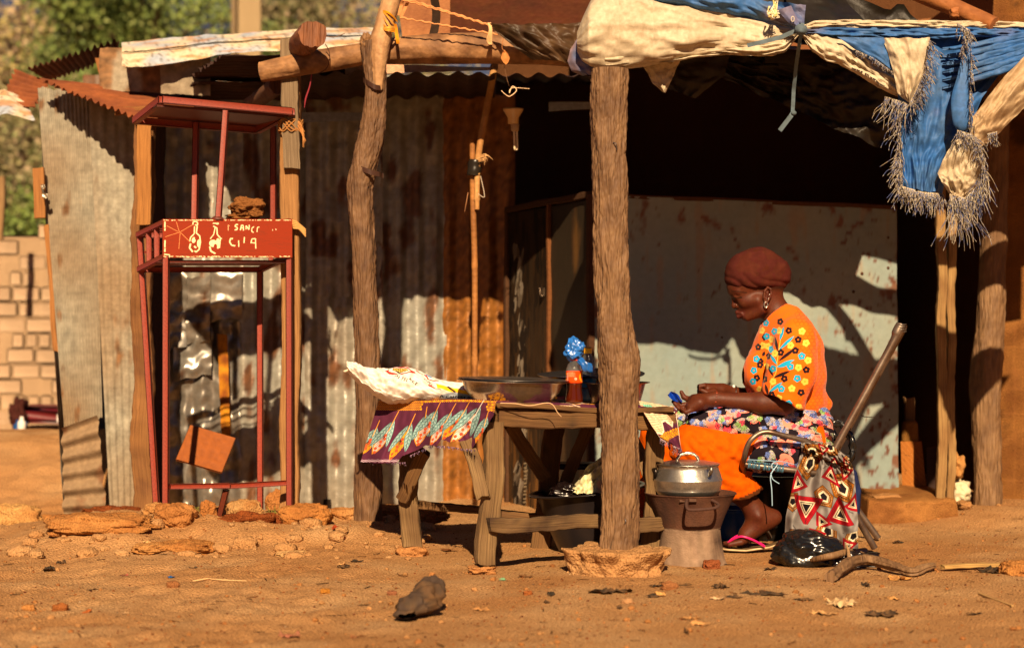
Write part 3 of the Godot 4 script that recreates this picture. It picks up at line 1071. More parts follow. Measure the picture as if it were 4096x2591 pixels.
func make_ground() -> void:
	var mb := MB.new()
	mb.grid(430, 330, func(u: float, w: float) -> Vector3:
		var x := (u - 0.5) / 0.42 * 2.7
		if absf(u - 0.5) > 0.42:
			x = signf(u - 0.5) * (2.7 + pow((absf(u - 0.5) - 0.42) / 0.08, 3.0) * 110.0)
		var d := lerpf(4.4, 10.6, w / 0.86)
		if w > 0.86:
			d = 10.6 + pow((w - 0.86) / 0.14, 3.0) * 190.0
		if w < 0.06:
			d = 4.4 + 6.2 * 0.06 / 0.86 - pow((0.06 - w) / 0.06, 2.0) * 14.0
		return Vector3(x, gh(x, d), -d), func(_u: float, _w: float, p: Vector3) -> Color: return earth_tone(p))
	var g := solo("ground", mb, M.earth, "", "", "", "structure")
	g.name = "ground"
	# small stones and chips, too many to count
	var st := MB.new()
	st.blob(Vector3.ZERO, Vector3(1, 0.6, 0.8), func(d: Vector3) -> float: return 0.25 * n3(d, 1.7), 7, 5)
	scatter("gravel", st, M.mud, 5200, 0.0016, 0.0055, [S(170, 100, 52), S(140, 76, 42), S(196, 134, 82), S(120, 70, 50)], 3, "small reddish stones strewn over the dirt")
	scatter("dirt_clods", st, M.earth, 700, 0.004, 0.014, [S(200, 150, 98), S(186, 130, 78), S(176, 118, 70)], 9, "small crumbs and clods of dry earth on the dirt")
	var chip := MB.new()
	chip.box(Vector3.ZERO, Vector3(1, 0.25, 0.55), Basis.IDENTITY, 0.1)
	scatter("husk_chips", chip, M.mud, 1500, 0.0012, 0.0034, [S(226, 200, 160), S(240, 226, 200), S(206, 160, 110)], 5, "pale chips and husks strewn over the dirt")
	var twig := MB.new()
	twig.box(Vector3.ZERO, Vector3(1, 0.05, 0.06), Basis.IDENTITY, 0.02)
	scatter("straw", twig, M.mud, 620, 0.009, 0.026, [S(150, 100, 60), S(96, 62, 40), S(206, 160, 110), S(60, 44, 36)], 7, "dry straw and tiny twigs strewn over the dirt")

func scatter(called: String, mb: MB, m: Material, n: int, lo: float, hi: float, cols: Array, sd: int, label: String) -> void:
	var r := RandomNumberGenerator.new()
	r.seed = sd
	var mm := MultiMesh.new()
	mm.transform_format = MultiMesh.TRANSFORM_3D
	mm.use_colors = true
	mm.mesh = mb.mesh()
	mm.instance_count = n
	for i in n:
		var d := lerpf(4.7, 8.3, pow(r.randf(), 1.25))
		var x := r.randf_range(-0.34, 0.34) * d
		if n3(Vector3(x, 0, d), 1.3) < r.randf_range(-0.9, 0.3):
			x = r.randf_range(-0.34, 0.34) * d
		var s := lerpf(lo, hi, pow(r.randf(), 4.0))
		var b := Basis(Vector3.UP, r.randf() * TAU) * Basis(Vector3.RIGHT, r.randf_range(-0.3, 0.3))
		mm.set_instance_transform(i, Transform3D(b.scaled(Vector3.ONE * s), Vector3(x, gh(x, d) + s * 0.2, -d)))
		mm.set_instance_color(i, cols[r.randi() % cols.size()] * r.randf_range(0.75, 1.1))
	var o := MultiMeshInstance3D.new()
	o.name = called
	o.multimesh = mm
	o.material_override = m
	add_child(o)
	tag(o, label, "litter" if called != "gravel" else "gravel", "", "stuff")

func tree(called: String, label: String, px: float, d: float, top: float, rx: float, ry: float, leaves: int, size: float, cols: Array, sd: int, group := "trees beyond the shacks") -> void:
	var r := RandomNumberGenerator.new()
	r.seed = sd
	var base := Vector3((px - CX) * d / F, 0, -d)
	var o := thing(called, label, "tree", base, group)
	var tr := MB.new()
	var mid := base + Vector3(0, top - ry, 0)
	tr.tube(spline([v4(base, rx * 0.09), v4(base.lerp(mid, 0.5) + Vector3(0.15, 0, 0), rx * 0.07), v4(mid, rx * 0.045), v4(mid + Vector3(0.2, ry * 0.6, 0), rx * 0.02)], 12), 9, null, S(96, 74, 56))
	for i in 9:
		var a := r.randf() * TAU
		var q := mid + Vector3(cos(a) * rx * 0.75, r.randf_range(-0.3, 0.7) * ry, sin(a) * rx * 0.75)
		tr.tube(spline([v4(base.lerp(mid, r.randf_range(0.6, 1.0)), rx * 0.035), v4(mid.lerp(q, 0.5) + Vector3(0, 0.1, 0), rx * 0.02), v4(q, rx * 0.006)], 7), 6, null, S(110, 84, 64))
	part(o, "trunk", tr, M.bark)
	var cr := MB.new()
	var clumps := []
	for i in 26:
		var dv := Vector3(r.randfn(), r.randfn(), r.randfn()).normalized() * pow(r.randf(), 0.45)
		clumps.append([mid + Vector3(dv.x * rx, dv.y * ry, dv.z * rx), r.randf_range(0.22, 0.42) * minf(rx, ry), r.randf_range(0.6, 1.15)])
	for i in leaves:
		var c: Array = clumps[r.randi() % clumps.size()]
		var p: Vector3 = c[0] + Vector3(r.randfn(), r.randfn() * 0.8, r.randfn()) * c[1] * 0.6
		var n := Vector3(r.randfn(), r.randfn() + 0.7, r.randfn() + 0.4).normalized()
		var a := n.cross(Vector3(r.randfn(), r.randfn(), r.randfn())).normalized() * size * r.randf_range(0.6, 1.3)
		var b := n.cross(a) * 0.55
		var col: Color = cols[r.randi() % cols.size()] * float(c[2]) * r.randf_range(0.8, 1.2)
		var s := cr.v.size()
		cr.put(p - a, Vector2.ZERO, col)
		cr.put(p + b, Vector2.ZERO, col)
		cr.put(p + a, Vector2.ZERO, col)
		cr.put(p - b, Vector2.ZERO, col)
		cr.quad(s, s + 1, s + 2, s + 3)
	part(o, "crown", cr, M.leaf)

func make_background() -> void:
	var green := [S(106, 124, 62), S(118, 134, 66), S(94, 112, 60), S(130, 140, 80)]
	var dull := [S(140, 130, 92), S(126, 120, 82), S(150, 132, 104), S(114, 118, 76)]
	var bare := [S(184, 160, 128), S(170, 154, 104), S(156, 144, 90)]
	tree("broad_tree", "broad bright green tree behind the tin roof, left of the concrete pole", 590, 34, 9.5, 2.2, 3.2, 30000, 0.06, green, 3)
	tree("thin_tree", "thin half-bare tree at the far left with sky showing through", 70, 44, 11.2, 2.9, 3.6, 12000, 0.08, bare, 5)
	tree("olive_tree", "olive brown tree behind the roof to the right of the concrete pole", 1290, 40, 9.9, 3.0, 3.6, 30000, 0.062, dull, 8)
	tree("dark_bush", "low dull green bushy tree above the brick wall at the far left", 60, 30, 5.2, 2.3, 2.2, 20000, 0.06, dull, 12)
	tree("side_tree", "mid green tree peeping between the thin tree and the broad tree", 330, 38, 8.0, 1.6, 2.9, 20000, 0.06, green, 14)
	tree("low_bush", "bright green low bush just behind the end of the brick wall", 200, 26, 2.9, 0.8, 0.9, 6000, 0.06, green, 17)
	tree("far_tree", "brownish far tree low in the gap left of the shack", 160, 60, 8.5, 4.5, 3.6, 12000, 0.13, dull, 19)
	# mud brick wall far left
	var d := 15.0
	var wall := thing("brick_wall", "pale mud brick wall in the far left background", "wall", Vector3(-4.9, 0, -d))
	var core := MB.new()
	core.box(Vector3(-5.3, 0.8, -d - 0.026), Vector3(2.0, 0.86, 0.11), Basis.IDENTITY, 0.02, S(228, 196, 158))
	part(wall, "wall_core", core, M.mud)
	var kinds := []
	for k in 8:
		var b := MB.new()
		var hw := 0.118 if k < 4 else 0.052
		b.box(Vector3.ZERO, Vector3(hw, 0.0632, 0.09), Basis(Vector3.UP, rng.randf_range(-0.02, 0.02)), 0.012, S(236, 206, 172) * rng.randf_range(0.86, 1.06))
		kinds.append(b.mesh())
	var r := RandomNumberGenerator.new()
	r.seed = 6
	for row in 13:
		var x := -6.6 + (row % 2) * 0.09 + r.randf() * 0.05
		while x < -3.9:
			var small: bool = (row % 4 == 1 or r.randf() < 0.22)
			var hw := 0.118 if not small else 0.052
			var o := MeshInstance3D.new()
			o.name = "brick"
			o.mesh = kinds[(4 if small else 0) + r.randi() % 4]
			o.material_override = M.mud
			o.position = Vector3(x + hw + 4.9, 0.1 + row * 0.132 + r.randf_range(-0.004, 0.004), r.randf_range(-0.012, 0.018))
			o.rotation.z = r.randf_range(-0.015, 0.015)
			if row < 12 or (x > -4.75 and r.randf() < 0.8):
				wall.add_child(o, true)
			else:
				o.free()
			x += hw * 2 + r.randf_range(0.004, 0.011)
	# concrete pole behind the roof, wooden stake at the left edge
	var cp := MB.new()
	var cx := (985 - CX) * 22.0 / F
	cp.box(Vector3(cx, 3.2, -22), Vector3(0.165, 3.4, 0.13), Basis(Vector3.UP, 0.42), 0.02, S(214, 190, 150))
	solo("concrete_pole", cp, M.mud, "square pale concrete pole standing among the trees behind the roof", "pole")
	var ws := MB.new()
	beam(ws, at(2, 960, 14.0), at(0, 705, 14.0), 0.05, 0.05, Vector3(0, 0, 1), 0.004, S(170, 128, 84))
	solo("wooden_stake", ws, M.wood, "thin wooden stake at the left edge above the brick wall", "stake")
	# maroon metal chest with blue bundles on the far mound
	var c0 := at(150, 1790, 12.5)
	var ch := thing("metal_chest", "maroon metal chest lying blurred behind the dirt mound at left", "chest", c0)
	var lid := MB.new()
	lid.box(at(190, 1655, 12.5), Vector3(0.19, 0.06, 0.2), Basis(Vector3.FORWARD, 0.02), 0.03, S(112, 26, 30))
	part(ch, "lid", lid, M.red_paint)
	var body := MB.new()
	body.box(at(190, 1745, 12.5), Vector3(0.18, 0.075, 0.19), Basis(Vector3.FORWARD, -0.02), 0.02, S(92, 20, 26))
	part(ch, "body", body, M.red_paint)
	var plate := MB.new()
	plate.box(at(240, 1672, 12.28), Vector3(0.025, 0.03, 0.01), Basis.IDENTITY, 0.006, S(214, 206, 200))
	part(ch, "white_patch", plate, M.plain)
	var cloth := MB.new()
	stone(cloth, at(75, 1660, 12.3), Vector3(0.055, 0.1, 0.09), 2, S(74, 40, 34), 0.4)
	solo("dark_bundle", cloth, M.cloth, "dark brown cloth bundle heaped on the end of the maroon chest", "bundle")
	var bl := MB.new()
	stone(bl, at(82, 1745, 12.2), Vector3(0.045, 0.09, 0.06), 4, S(40, 92, 160), 0.4)
	solo("blue_sack", bl, M.cloth, "blue plastic sack slumped below the maroon chest", "sack")
	var bc := MB.new()
	bc.lathe(at(85, 1695, 12.1), PackedVector2Array([Vector2(0, 0.05), Vector2(0.012, 0.05), Vector2(0.012, 0.03), Vector2(0.028, 0.01), Vector2(0.028, -0.05), Vector2(0, -0.05)]), 16, S(220, 214, 206))
	solo("white_bottle", bc, M.plain, "small white bottle leaning on the blue sack by the maroon chest", "bottle")

# ---------------------------------------------------------------- shacks, posts, kiosk
# zinc sheet that rusts from its edges and in streaks: how much 0..1
func zinc(much: float, sd: float, base := Color(0.47, 0.47, 0.41), rust := Color(0.20, 0.07, 0.02), dirt := 0.25) -> Callable:
	return func(u: float, w: float, p: Vector3) -> Color:
		var q := p + Vector3(sd, sd * 2.0, 0)
		var streak := 0.5 + 0.5 * nz.get_noise_2d(q.x * 11.0, q.y * 1.6 + sd)
		var blot := 0.5 + 0.8 * fbm(q, 3.1)
		var k := smoothstep(1.0 - much - 0.05, 1.0 - much + 0.09, 0.55 * blot + 0.45 * streak)
		var c := base * (0.86 + 0.22 * n3(q, 17.0))
		c = c.lerp(Color(0.30, 0.20, 0.11), clampf(dirt * (0.6 + 1.2 * n3(q, 2.0)) + 0.25 * smoothstep(0.45, -0.1, p.y) * dirt * 3.0, 0, 0.8))
		c = c.lerp(rust * (0.8 + 0.5 * n3(q, 25.0)), k * 0.9)
		c.a = 1.0
		return c

func sheet4(mb: MB, q: Array, waves: float, amp: float, col: Variant, dent := 0.004, rag := 0.0, nw := 40) -> void:
	tin(mb, q[0], q[1], q[2], q[3], waves, amp, col, dent, rag, nw)

func bark_tube(mb: MB, pts: Array, n: int, deep: float, c0: Color, c1: Color, sides := 64, fis := 26.0) -> void:
	var off := rng.randf() * 40.0
	mb.tube(spline(pts, n), sides, func(a: float, s: float, p: Vector3) -> float:
		var ca := cos(a) * 1.0
		var sa := sin(a) * 1.0
		var r1 := absf(nz.get_noise_3d(ca * fis * 0.13 + off, sa * fis * 0.13, s * fis * 0.22))
		var r2 := absf(nz.get_noise_3d(ca * fis * 0.3 + off, sa * fis * 0.3 + 9.0, s * fis * 0.34))
		var r3 := nz.get_noise_3d(ca * 1.1, sa * 1.1 + off, s * 3.4)
		var r4 := nz.get_noise_3d(ca * fis * 0.6 + off, sa * fis * 0.6 + 3.0, s * fis * 1.1)
		return deep * (0.4 - 1.0 + 1.3 * sqrt(r1) + 0.75 * sqrt(r2) + 1.2 * r3 + 0.35 * r4),
		func(a: float, s: float, p: Vector3) -> Color: return c0.lerp(c1, clampf(0.5 + 0.9 * fbm(p + Vector3(off, 0, 0), 9.0), 0, 1)))

func make_shack() -> void:
	var shack := thing("tin_shack", "patched shack of rusty corrugated tin sheets behind the red stand and table", "shack", Vector3(-1.0, -0.1, -9.0))
	var dw := 9.0
	# front wall, sheet by sheet; lower and upper rows overlap a little
	var rows := [
		[548, 668, 2085, 380, 1.6, 0.007, 0.24, 1.0, "tin", 0.008, 9.03],
		[645, 972, 1285, 360, 4.4, 0.011, 0.30, 2.0, "tin", 0.008, 8.99],
		[648, 968, 2085, 1235, 4.4, 0.011, 0.24, 3.0, "foil", 0.014, 9.01],
		[955, 1235, 2085, 370, 3.9, 0.0135, 0.40, 4.0, "tin", 0.006, 9.0],
		[1222, 1530, 1185, 370, 4.2, 0.0135, 0.42, 5.5, "tin", 0.004, 8.985],
		[1218, 1520, 2095, 1155, 4.2, 0.0135, 0.33, 6.5, "tin", 0.006, 9.0],
		[1506, 1786, 2095, 372, 3.9, 0.0135, 0.36, 7.0, "tin", 0.005, 8.99],
		[1770, 2060, 2095, 376, 3.6, 0.0135, 0.94, 9.0, "tin", 0.004, 9.005],
	]
	for q in rows:
		var mb := MB.new()
		var base := Color(0.47, 0.47, 0.41)
		var rust := Color(0.20, 0.07, 0.02)
		if q[7] == 9.0:
			base = Color(0.46, 0.20, 0.05)
			rust = Color(0.42, 0.165, 0.032)
		elif q[8] == "foil":
			base = Color(0.5, 0.49, 0.45)
		sheet4(mb, [at(q[0], q[2], q[10]), at(q[1], q[2] + 6, q[10]), at(q[1], q[3], q[10]), at(q[0], q[3] + 10, q[10])], q[4], q[5], zinc(q[6], q[7], base, rust), q[9], 0.006, 90)
		part(shack, "wall_sheet", mb, M[q[8]])
	# torn flap and two crumpled patches behind the stand
	for q in [[652, 745, 1405, 1090, 0.5, 8.95, 0.02], [742, 838, 1385, 1110, 0.6, 8.94, 0.02], [690, 842, 1520, 1250, 1.0, 8.96, 0.024], [838, 965, 1290, 1085, 0.8, 8.955, 0.014]]:
		var mb := MB.new()
		sheet4(mb, [at(q[0], q[2], q[5]), at(q[1], q[2] - 20, q[5]), at(q[1] + 4, q[3], q[5]), at(q[0], q[3], q[5])], q[4], 0.006, zinc(0.26, q[0] * 0.1, Color(0.52, 0.5, 0.45)), q[6], 0.05, 50)
		part(shack, "tin_patch", mb, M.foil)
	var strip := MB.new()
	sheet4(strip, [at(884, 1735, 8.95), at(921, 1745, 8.95), at(908, 1340, 8.95), at(868, 1335, 8.95)], 0.5, 0.006, func(_u: float, w: float, p: Vector3) -> Color: return S(206, 138, 30).lerp(S(140, 76, 24), clampf(0.4 + n3(p, 12.0), 0, 1)), 0.006, 0.01, 40)
	part(shack, "yellow_strip", strip, M.rusty, "yellow painted metal strip on the wall behind the stand")
	var hole := MB.new()  # dark plate on the uncut sheet, painted as the shade inside a hole
	hole.box(at(1308, 2020, 8.97), Vector3(0.02, 0.03, 0.004), Basis.IDENTITY, 0.002, S(30, 18, 12))
	part(shack, "painted_hole_plate", hole, M.rusty)
	# left wall sheets
	var lw := [
		[Vector3(255, 1712, 8.5), Vector3(408, 1672, 8.5), Vector3(372, 372, 8.62), Vector3(148, 350, 8.66), 14.0, 0.0045, 0.24, 11.0, 0.003],
		[Vector3(438, 2052, 8.46), Vector3(540, 2052, 8.5), Vector3(540, 470, 8.62), Vector3(352, 380, 8.6), 4.3, 0.004, 0.26, 12.0, 0.009],
	]
	for q in lw:
		var mb := MB.new()
		sheet4(mb, [at(q[0].x, q[0].y, q[0].z), at(q[1].x, q[1].y, q[1].z), at(q[2].x, q[2].y, q[2].z), at(q[3].x, q[3].y, q[3].z)], q[4], q[5], zinc(q[6], q[7], Color(0.40, 0.37, 0.29), Color(0.24, 0.11, 0.04), 0.6), q[8], 0.004, 70)
		part(shack, "wall_sheet", mb, M.rusty)
	var foot := MB.new()
	sheet4(foot, [at(252, 2072, 8.4), at(246, 1712, 8.42), at(388, 1660, 8.42), at(428, 2068, 8.4)], 5.6, 0.017, zinc(0.3, 14.0, Color(0.32, 0.23, 0.15), Color(0.24, 0.11, 0.05), 0.9), 0.004, 0.02, 40)
	part(shack, "foot_sheet", foot, M.rusty)
	var side := MB.new()
	sheet4(side, [at(255, 2060, 8.52), at(330, 2050, 11.2), at(330, 500, 11.2), at(150, 352, 8.68)], 22.0, 0.006, zinc(0.4, 15.0), 0.003, 0.0, 20)
	part(shack, "side_sheet", side, M.rusty)
	var back := MB.new()
	sheet4(back, [at(330, 2050, 11.2), at(2400, 2050, 11.2), at(2400, 300, 11.2), at(330, 300, 11.2)], 40.0, 0.008, zinc(0.5, 16.0), 0.003, 0.0, 6)
	part(shack, "back_sheet", back, M.rusty)
	for q in [[224, 1405, 190, 900, 8.6, 0.026], [160, 872, 150, 672, 8.55, 0.055]]:
		var mb := MB.new()
		beam(mb, at(q[0], q[1], q[4]), at(q[2], q[3], q[4]), q[5], 0.03, Vector3(0, 0, 1), 0.002, S(186, 122, 66))
		part(shack, "edge_board", mb, M.wood)
	var hasp := MB.new()
	hasp.tube(spline([v4(at(166, 752, 8.5), 0.006), v4(at(170, 765, 8.5), 0.006), v4(at(172, 790, 8.5), 0.005)], 6), 8, null, S(120, 110, 96))
	hasp.box(at(177, 782, 8.49), Vector3(0.013, 0.012, 0.008), Basis.IDENTITY, 0.004, S(226, 216, 196))
	hasp.box(at(170, 745, 8.5), Vector3(0.009, 0.009, 0.008), Basis.IDENTITY, 0.004, S(226, 216, 196))
	part(shack, "padlock", hasp, M.tube_metal, "small pale padlock on the edge board")
	# upper walls above the left roof
	for q in [[395, 650, 360, 190, 8.62, 2.2, 0.6], [640, 842, 372, 215, 8.53, 3.0, 0.15]]:
		var mb := MB.new()
		sheet4(mb, [at(q[0], q[2], q[4]), at(q[1], q[2] + 12, q[4]), at(q[1], q[3], q[4]), at(q[0], q[3], q[4])], q[5], 0.004, zinc(q[6], q[0] * 0.03, Color(0.46, 0.40, 0.30), Color(0.34, 0.17, 0.07), 0.4), 0.016, 0.01, 24)
		part(shack, "gable_sheet", mb, M.rusty)
	var lath := MB.new()
	beam(lath, at(420, 345, 8.9), at(390, 232, 8.9), 0.03, 0.02, Vector3(0, 0, 1), 0.002, S(176, 110, 56))
	part(shack, "lath", lath, M.wood)
	# roofs at the left
	var brown := func(sd: float) -> Callable: return func(_u: float, _w: float, p: Vector3) -> Color: return S(160, 92, 52).lerp(S(120, 66, 40), clampf(0.5 + fbm(p + Vector3(sd, 0, 0), 3.0), 0, 1))
	var roofs := [
		[at(150, 316, 8.5), at(548, 474, 8.1), at(740, 468, 8.12), at(800, 392, 9.0), 15.0, 0.010, 1.0],
		[at(108, 276, 9.6), at(476, 156, 8.6), at(470, 232, 9.6), at(190, 322, 10.0), 15.0, 0.012, 2.0],
		[at(-8, 425, 8.9), at(60, 278, 9.3), at(192, 330, 9.1), at(135, 425, 8.8), 7.0, 0.011, 3.0],
	]
	for q in roofs:
		var mb := MB.new()
		tin(mb, q[0], q[1], q[2], q[3], q[4], q[5], brown.call(q[6]), 0.003, 0.015, 30, 12)
		part(shack, "roof_sheet", mb, M.rusty)
	var pale := func(_u: float, w: float, p: Vector3) -> Color:
		var c := S(222, 208, 178).lerp(S(176, 186, 200), clampf(0.4 + 1.3 * n3(p, 5.0), 0, 1))
		return c.lerp(S(196, 140, 84), smoothstep(0.15, 0.5, n3(p * Vector3(0.5, 2, 2), 7.0)) * 0.8).lerp(S(110, 96, 84), smoothstep(0.42, 0.6, n3(p, 40.0)) * 0.7)
	var g1 := MB.new()
	g1.grid(110, 14, func(u: float, w: float) -> Vector3:
		var px := lerpf(485, 1520, u)
		var yt := lin([Vector2(485, 170), Vector2(640, 155), Vector2(900, 135), Vector2(1250, 112), Vector2(1520, 112)], px)
		var yb := lin([Vector2(485, 262), Vector2(515, 268), Vector2(640, 262), Vector2(860, 222), Vector2(1050, 204), Vector2(1520, 186)], px)
		var y := lerpf(yt, yb, w)
		var d := 8.75 - 0.28 * smoothstep(0, 0.42, w) - 0.05 * smoothstep(0.5, 1, w) + 0.05 * bell(w, 0.45, 0.06)
		var p := at(px, y, d)
		return p + Vector3(0, 0.2, 1) * (0.014 * n3(p, 5.0) + 0.006 * n3(p, 16.0)), pale)
	part(shack, "ridge_flashing", g1, M.rusty, "pale dented metal flashing along the roof edge")
	var g2 := MB.new()
	tin(g2, at(-30, 468, 8.75), at(136, 470, 8.72), at(88, 372, 8.95), at(-30, 366, 8.95), 0.7, 0.02, pale, 0.01, 0.02, 20, 20)
	part(shack, "gutter_end", g2, M.rusty)
	var purl := MB.new()
	beam(purl, at(460, 448, 8.25), at(600, 440, 8.25), 0.036, 0.036, Vector3.UP, 0.002, S(160, 98, 48))
	part(shack, "purlin", purl, M.wood)
	# dark roof over the front
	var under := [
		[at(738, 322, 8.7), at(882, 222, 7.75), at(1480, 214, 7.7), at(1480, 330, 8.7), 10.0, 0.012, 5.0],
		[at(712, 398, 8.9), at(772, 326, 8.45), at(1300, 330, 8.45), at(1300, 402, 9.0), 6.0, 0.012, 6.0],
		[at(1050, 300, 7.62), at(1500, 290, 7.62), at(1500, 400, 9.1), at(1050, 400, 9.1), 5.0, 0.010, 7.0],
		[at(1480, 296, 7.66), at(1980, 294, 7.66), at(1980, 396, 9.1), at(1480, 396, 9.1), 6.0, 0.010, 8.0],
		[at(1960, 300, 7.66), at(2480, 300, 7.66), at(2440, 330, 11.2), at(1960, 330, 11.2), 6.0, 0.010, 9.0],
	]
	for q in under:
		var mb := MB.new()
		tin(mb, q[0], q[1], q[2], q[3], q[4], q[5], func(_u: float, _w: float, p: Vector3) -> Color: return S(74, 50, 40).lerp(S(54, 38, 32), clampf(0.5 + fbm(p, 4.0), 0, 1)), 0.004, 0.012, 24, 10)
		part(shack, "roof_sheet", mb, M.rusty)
	var lit := MB.new()  # added upright strip in place of a farther roof top in the sun
	sheet4(lit, [at(1380, 297, 7.95), at(1965, 282, 7.95), at(1965, 268, 7.95), at(1380, 250, 7.95)], 1.0, 0.004, func(_u: float, _w: float, p: Vector3) -> Color: return S(226, 176, 140).lerp(S(200, 206, 196), clampf(0.3 + 1.6 * n3(p, 6.0), 0, 1)), 0.004, 0.1, 6)
	part(shack, "added_sunlit_strip", lit, M.rusty)
	for q in [[1185, 1455, 450, 492], [2195, 2372, 408, 446]]:
		var mb := MB.new()  # pale bent strip inside, below the roof sheets
		sheet4(mb, [at(q[0], q[3], 8.3), at(q[1], q[3] - 10, 8.3), at(q[1], q[2], 8.3), at(q[0], q[2], 8.3)], 0.5, 0.012, S(150, 156, 166), 0.006, 0.03, 8)
		part(shack, "pale_inner_strip", mb, M.rusty)
	# roof log and the stub above it
	var lg := MB.new()
	bark_tube(lg, [at4(1042, 288, 7.52, 0.042), at4(1250, 252, 7.5, 0.046), at4(1480, 212, 7.5, 0.05), at4(1750, 195, 7.5, 0.062), at4(2010, 192, 7.5, 0.066), at4(2300, 205, 7.5, 0.062)], 130, 0.0035, S(178, 132, 88), S(104, 70, 44), 44, 9.0)
	solo("roof_log", lg, M.smooth_wood, "long smooth brown log laid across the posts under the roof edge", "log")
	for q in [[1275, 232, 70, 24], [1385, 218, 78, 20], [1340, 246, 40, 16]]:
		pass
	var stub := MB.new()
	bark_tube(stub, [at4(1190, 195, 7.62, 0.05), at4(1222, 165, 7.4, 0.052), at4(1250, 138, 7.26, 0.055)], 24, 0.006, S(150, 88, 48), S(112, 64, 38), 30, 9.0)
	solo("log_stub", stub, M.bark, "short thick log stub jutting out beside the top of the grey plank", "log")
	var wire := MB.new()
	wire.tube(spline([at4(1300, 175, 7.42, 0.002), at4(1318, 215, 7.42, 0.002), at4(1308, 270, 7.43, 0.002), at4(1270, 296, 7.44, 0.002)], 14), 6, null, S(70, 46, 30))
	var wire2 := MB.new()
	wire2.tube(spline([at4(1300, 145, 7.3, 0.0015), at4(1340, 148, 7.3, 0.0015), at4(1380, 132, 7.3, 0.0015)], 10), 5, null, S(120, 80, 50))
	solo("wire_end", wire2, M.thread, "thin wire end sticking out right of the log stub", "wire")
	var strand := MB.new()
	strand.tube(spline([at4(1246, 298, 7.44, 0.0025), at4(1238, 345, 7.44, 0.003), at4(1222, 395, 7.44, 0.004), at4(1217, 432, 7.44, 0.001)], 12), 6, null, S(130, 40, 50))
	solo("purple_strand", strand, M.thread, "thin purple strand dangling below the roof log", "strand")
	solo("tie_wire", wire, M.thread, "brown tie wire looped round the roof log right of the log stub", "wire")
	var brace := MB.new()
	bark_tube(brace, [at4(1000, 420, 8.2, 0.035), at4(1110, 340, 7.75, 0.038)], 16, 0.004, S(120, 74, 42), S(96, 58, 34), 24, 9.0)
	solo("roof_brace", brace, M.bark, "dark slanting branch brace below the log near the red stand", "brace")
	# grey plank nailed on a squared post
	var post := thing("plank_post", "squared wooden post with a weathered grey plank nailed to its top, behind the red stand", "post", at(1160, 2085, 7.62))
	var pb := MB.new()
	beam(pb, at(1160, 2110, 7.64), at(1163, 172, 7.6), 0.082, 0.07, Vector3(0, 0, 1), 0.0025, S(184, 128, 76))
	part(post, "post", pb, M.wood)
	var pl := MB.new()
	beam(pl, at(1161, 675, 7.545), at(1160, 156, 7.53), 0.072, 0.024, Vector3(0, 0, 1), 0.0035, S(150, 122, 92))
	part(post, "plank", pl, M.wood, "grey weathered plank")
	var rope := MB.new()
	var ring := []
	for i in 40:
		var a := i * TAU / 9.0
		ring.append(v4(at(1162, 505 + sin(i * 1.7) * 26, 7.58) + Vector3(cos(a) * 0.053, 0, sin(a) * 0.062), 0.0028))
	rope.tube(spline(ring, 190), 5, null, S(160, 108, 56))
	for i in 12:
		var q := at(1188, 480 + rng.randf() * 50, 7.53)
		rope.tube(spline([v4(q, 0.0018), v4(q + Vector3(0.012 + rng.randf() * 0.014, -0.02, 0.01), 0.0016), v4(q + Vector3(0.02 + rng.randf() * 0.02, -0.05 - rng.randf() * 0.05, 0.01), 0.001)], 6), 5, null, S(176, 120, 66))
	solo("rope_lashing", rope, M.thread, "frayed straw rope lashed round the plank post near its top", "rope")
	var knot := MB.new()
	for i in 5:
		knot.tube(spline([at4(1150, 880 + i * 8, 7.56, 0.004), at4(1180, 885 + i * 7, 7.54, 0.004), at4(1198, 898 + i * 5, 7.55, 0.004), at4(1222, 918 + i * 7, 7.56, 0.003)], 10), 6, null, S(196, 146, 86))
	solo("rope_knot", knot, M.thread, "short knotted rope end sticking out of the plank post beside the painted board", "rope")
	# post at the left of the stand
	var lp := MB.new()
	beam(lp, at(566, 2120, 8.2), at(575, 480, 8.2), 0.092, 0.06, Vector3(0, 0, 1), 0.005, func(_f: float, _g: float, p: Vector3) -> Color: return S(168, 112, 62).lerp(S(124, 78, 44), clampf(0.5 + fbm(p, 5.0), 0, 1)))
	solo("brown_post", lp, M.wood, "broad brown timber post standing left of the red stand", "post")
	var bd := MB.new()
	beam(bd, at(575, 898, 8.1), at(574, 500, 8.1), 0.066, 0.02, Vector3(0, 0, 1), 0.002, S(190, 124, 62))
	solo("short_board", bd, M.wood, "short orange-brown board nailed to the upper part of the brown post", "board")
	var dp := MB.new()  # dark strip that fills the gap right of the brown post
	beam(dp, at(625, 2090, 8.6), at(630, 500, 8.6), 0.07, 0.03, Vector3(0, 0, 1), 0.002, S(64, 44, 34))
	solo("dark_gap_strip", dp, M.wood, "dark narrow strip filling the gap between the brown post and the tin wall", "post")
	# crooked bark pole
	var p2 := thing("crooked_pole", "tall crooked bark-covered pole left of the table, its bare top leaning right", "pole", at(1468, 2085, 7.42))
	var tk := MB.new()
	var D := 7.42
	bark_tube(tk, [at4(1472, 2120, D, 0.051), at4(1474, 1900, D, 0.051), at4(1473, 1600, D, 0.05), at4(1466, 1300, D, 0.048), at4(1455, 1050, D, 0.047), at4(1443, 820, D, 0.049), at4(1440, 730, D, 0.05), at4(1462, 640, D, 0.051), at4(1487, 530, D, 0.047), at4(1499, 430, D, 0.043), at4(1502, 330, D, 0.042), at4(1494, 240, D, 0.044), at4(1488, 165, D, 0.042)], 320, 0.006, S(132, 94, 62), S(98, 66, 42), 72, 30.0)
	part(p2, "trunk", tk, M.bark)
	var topw := MB.new()
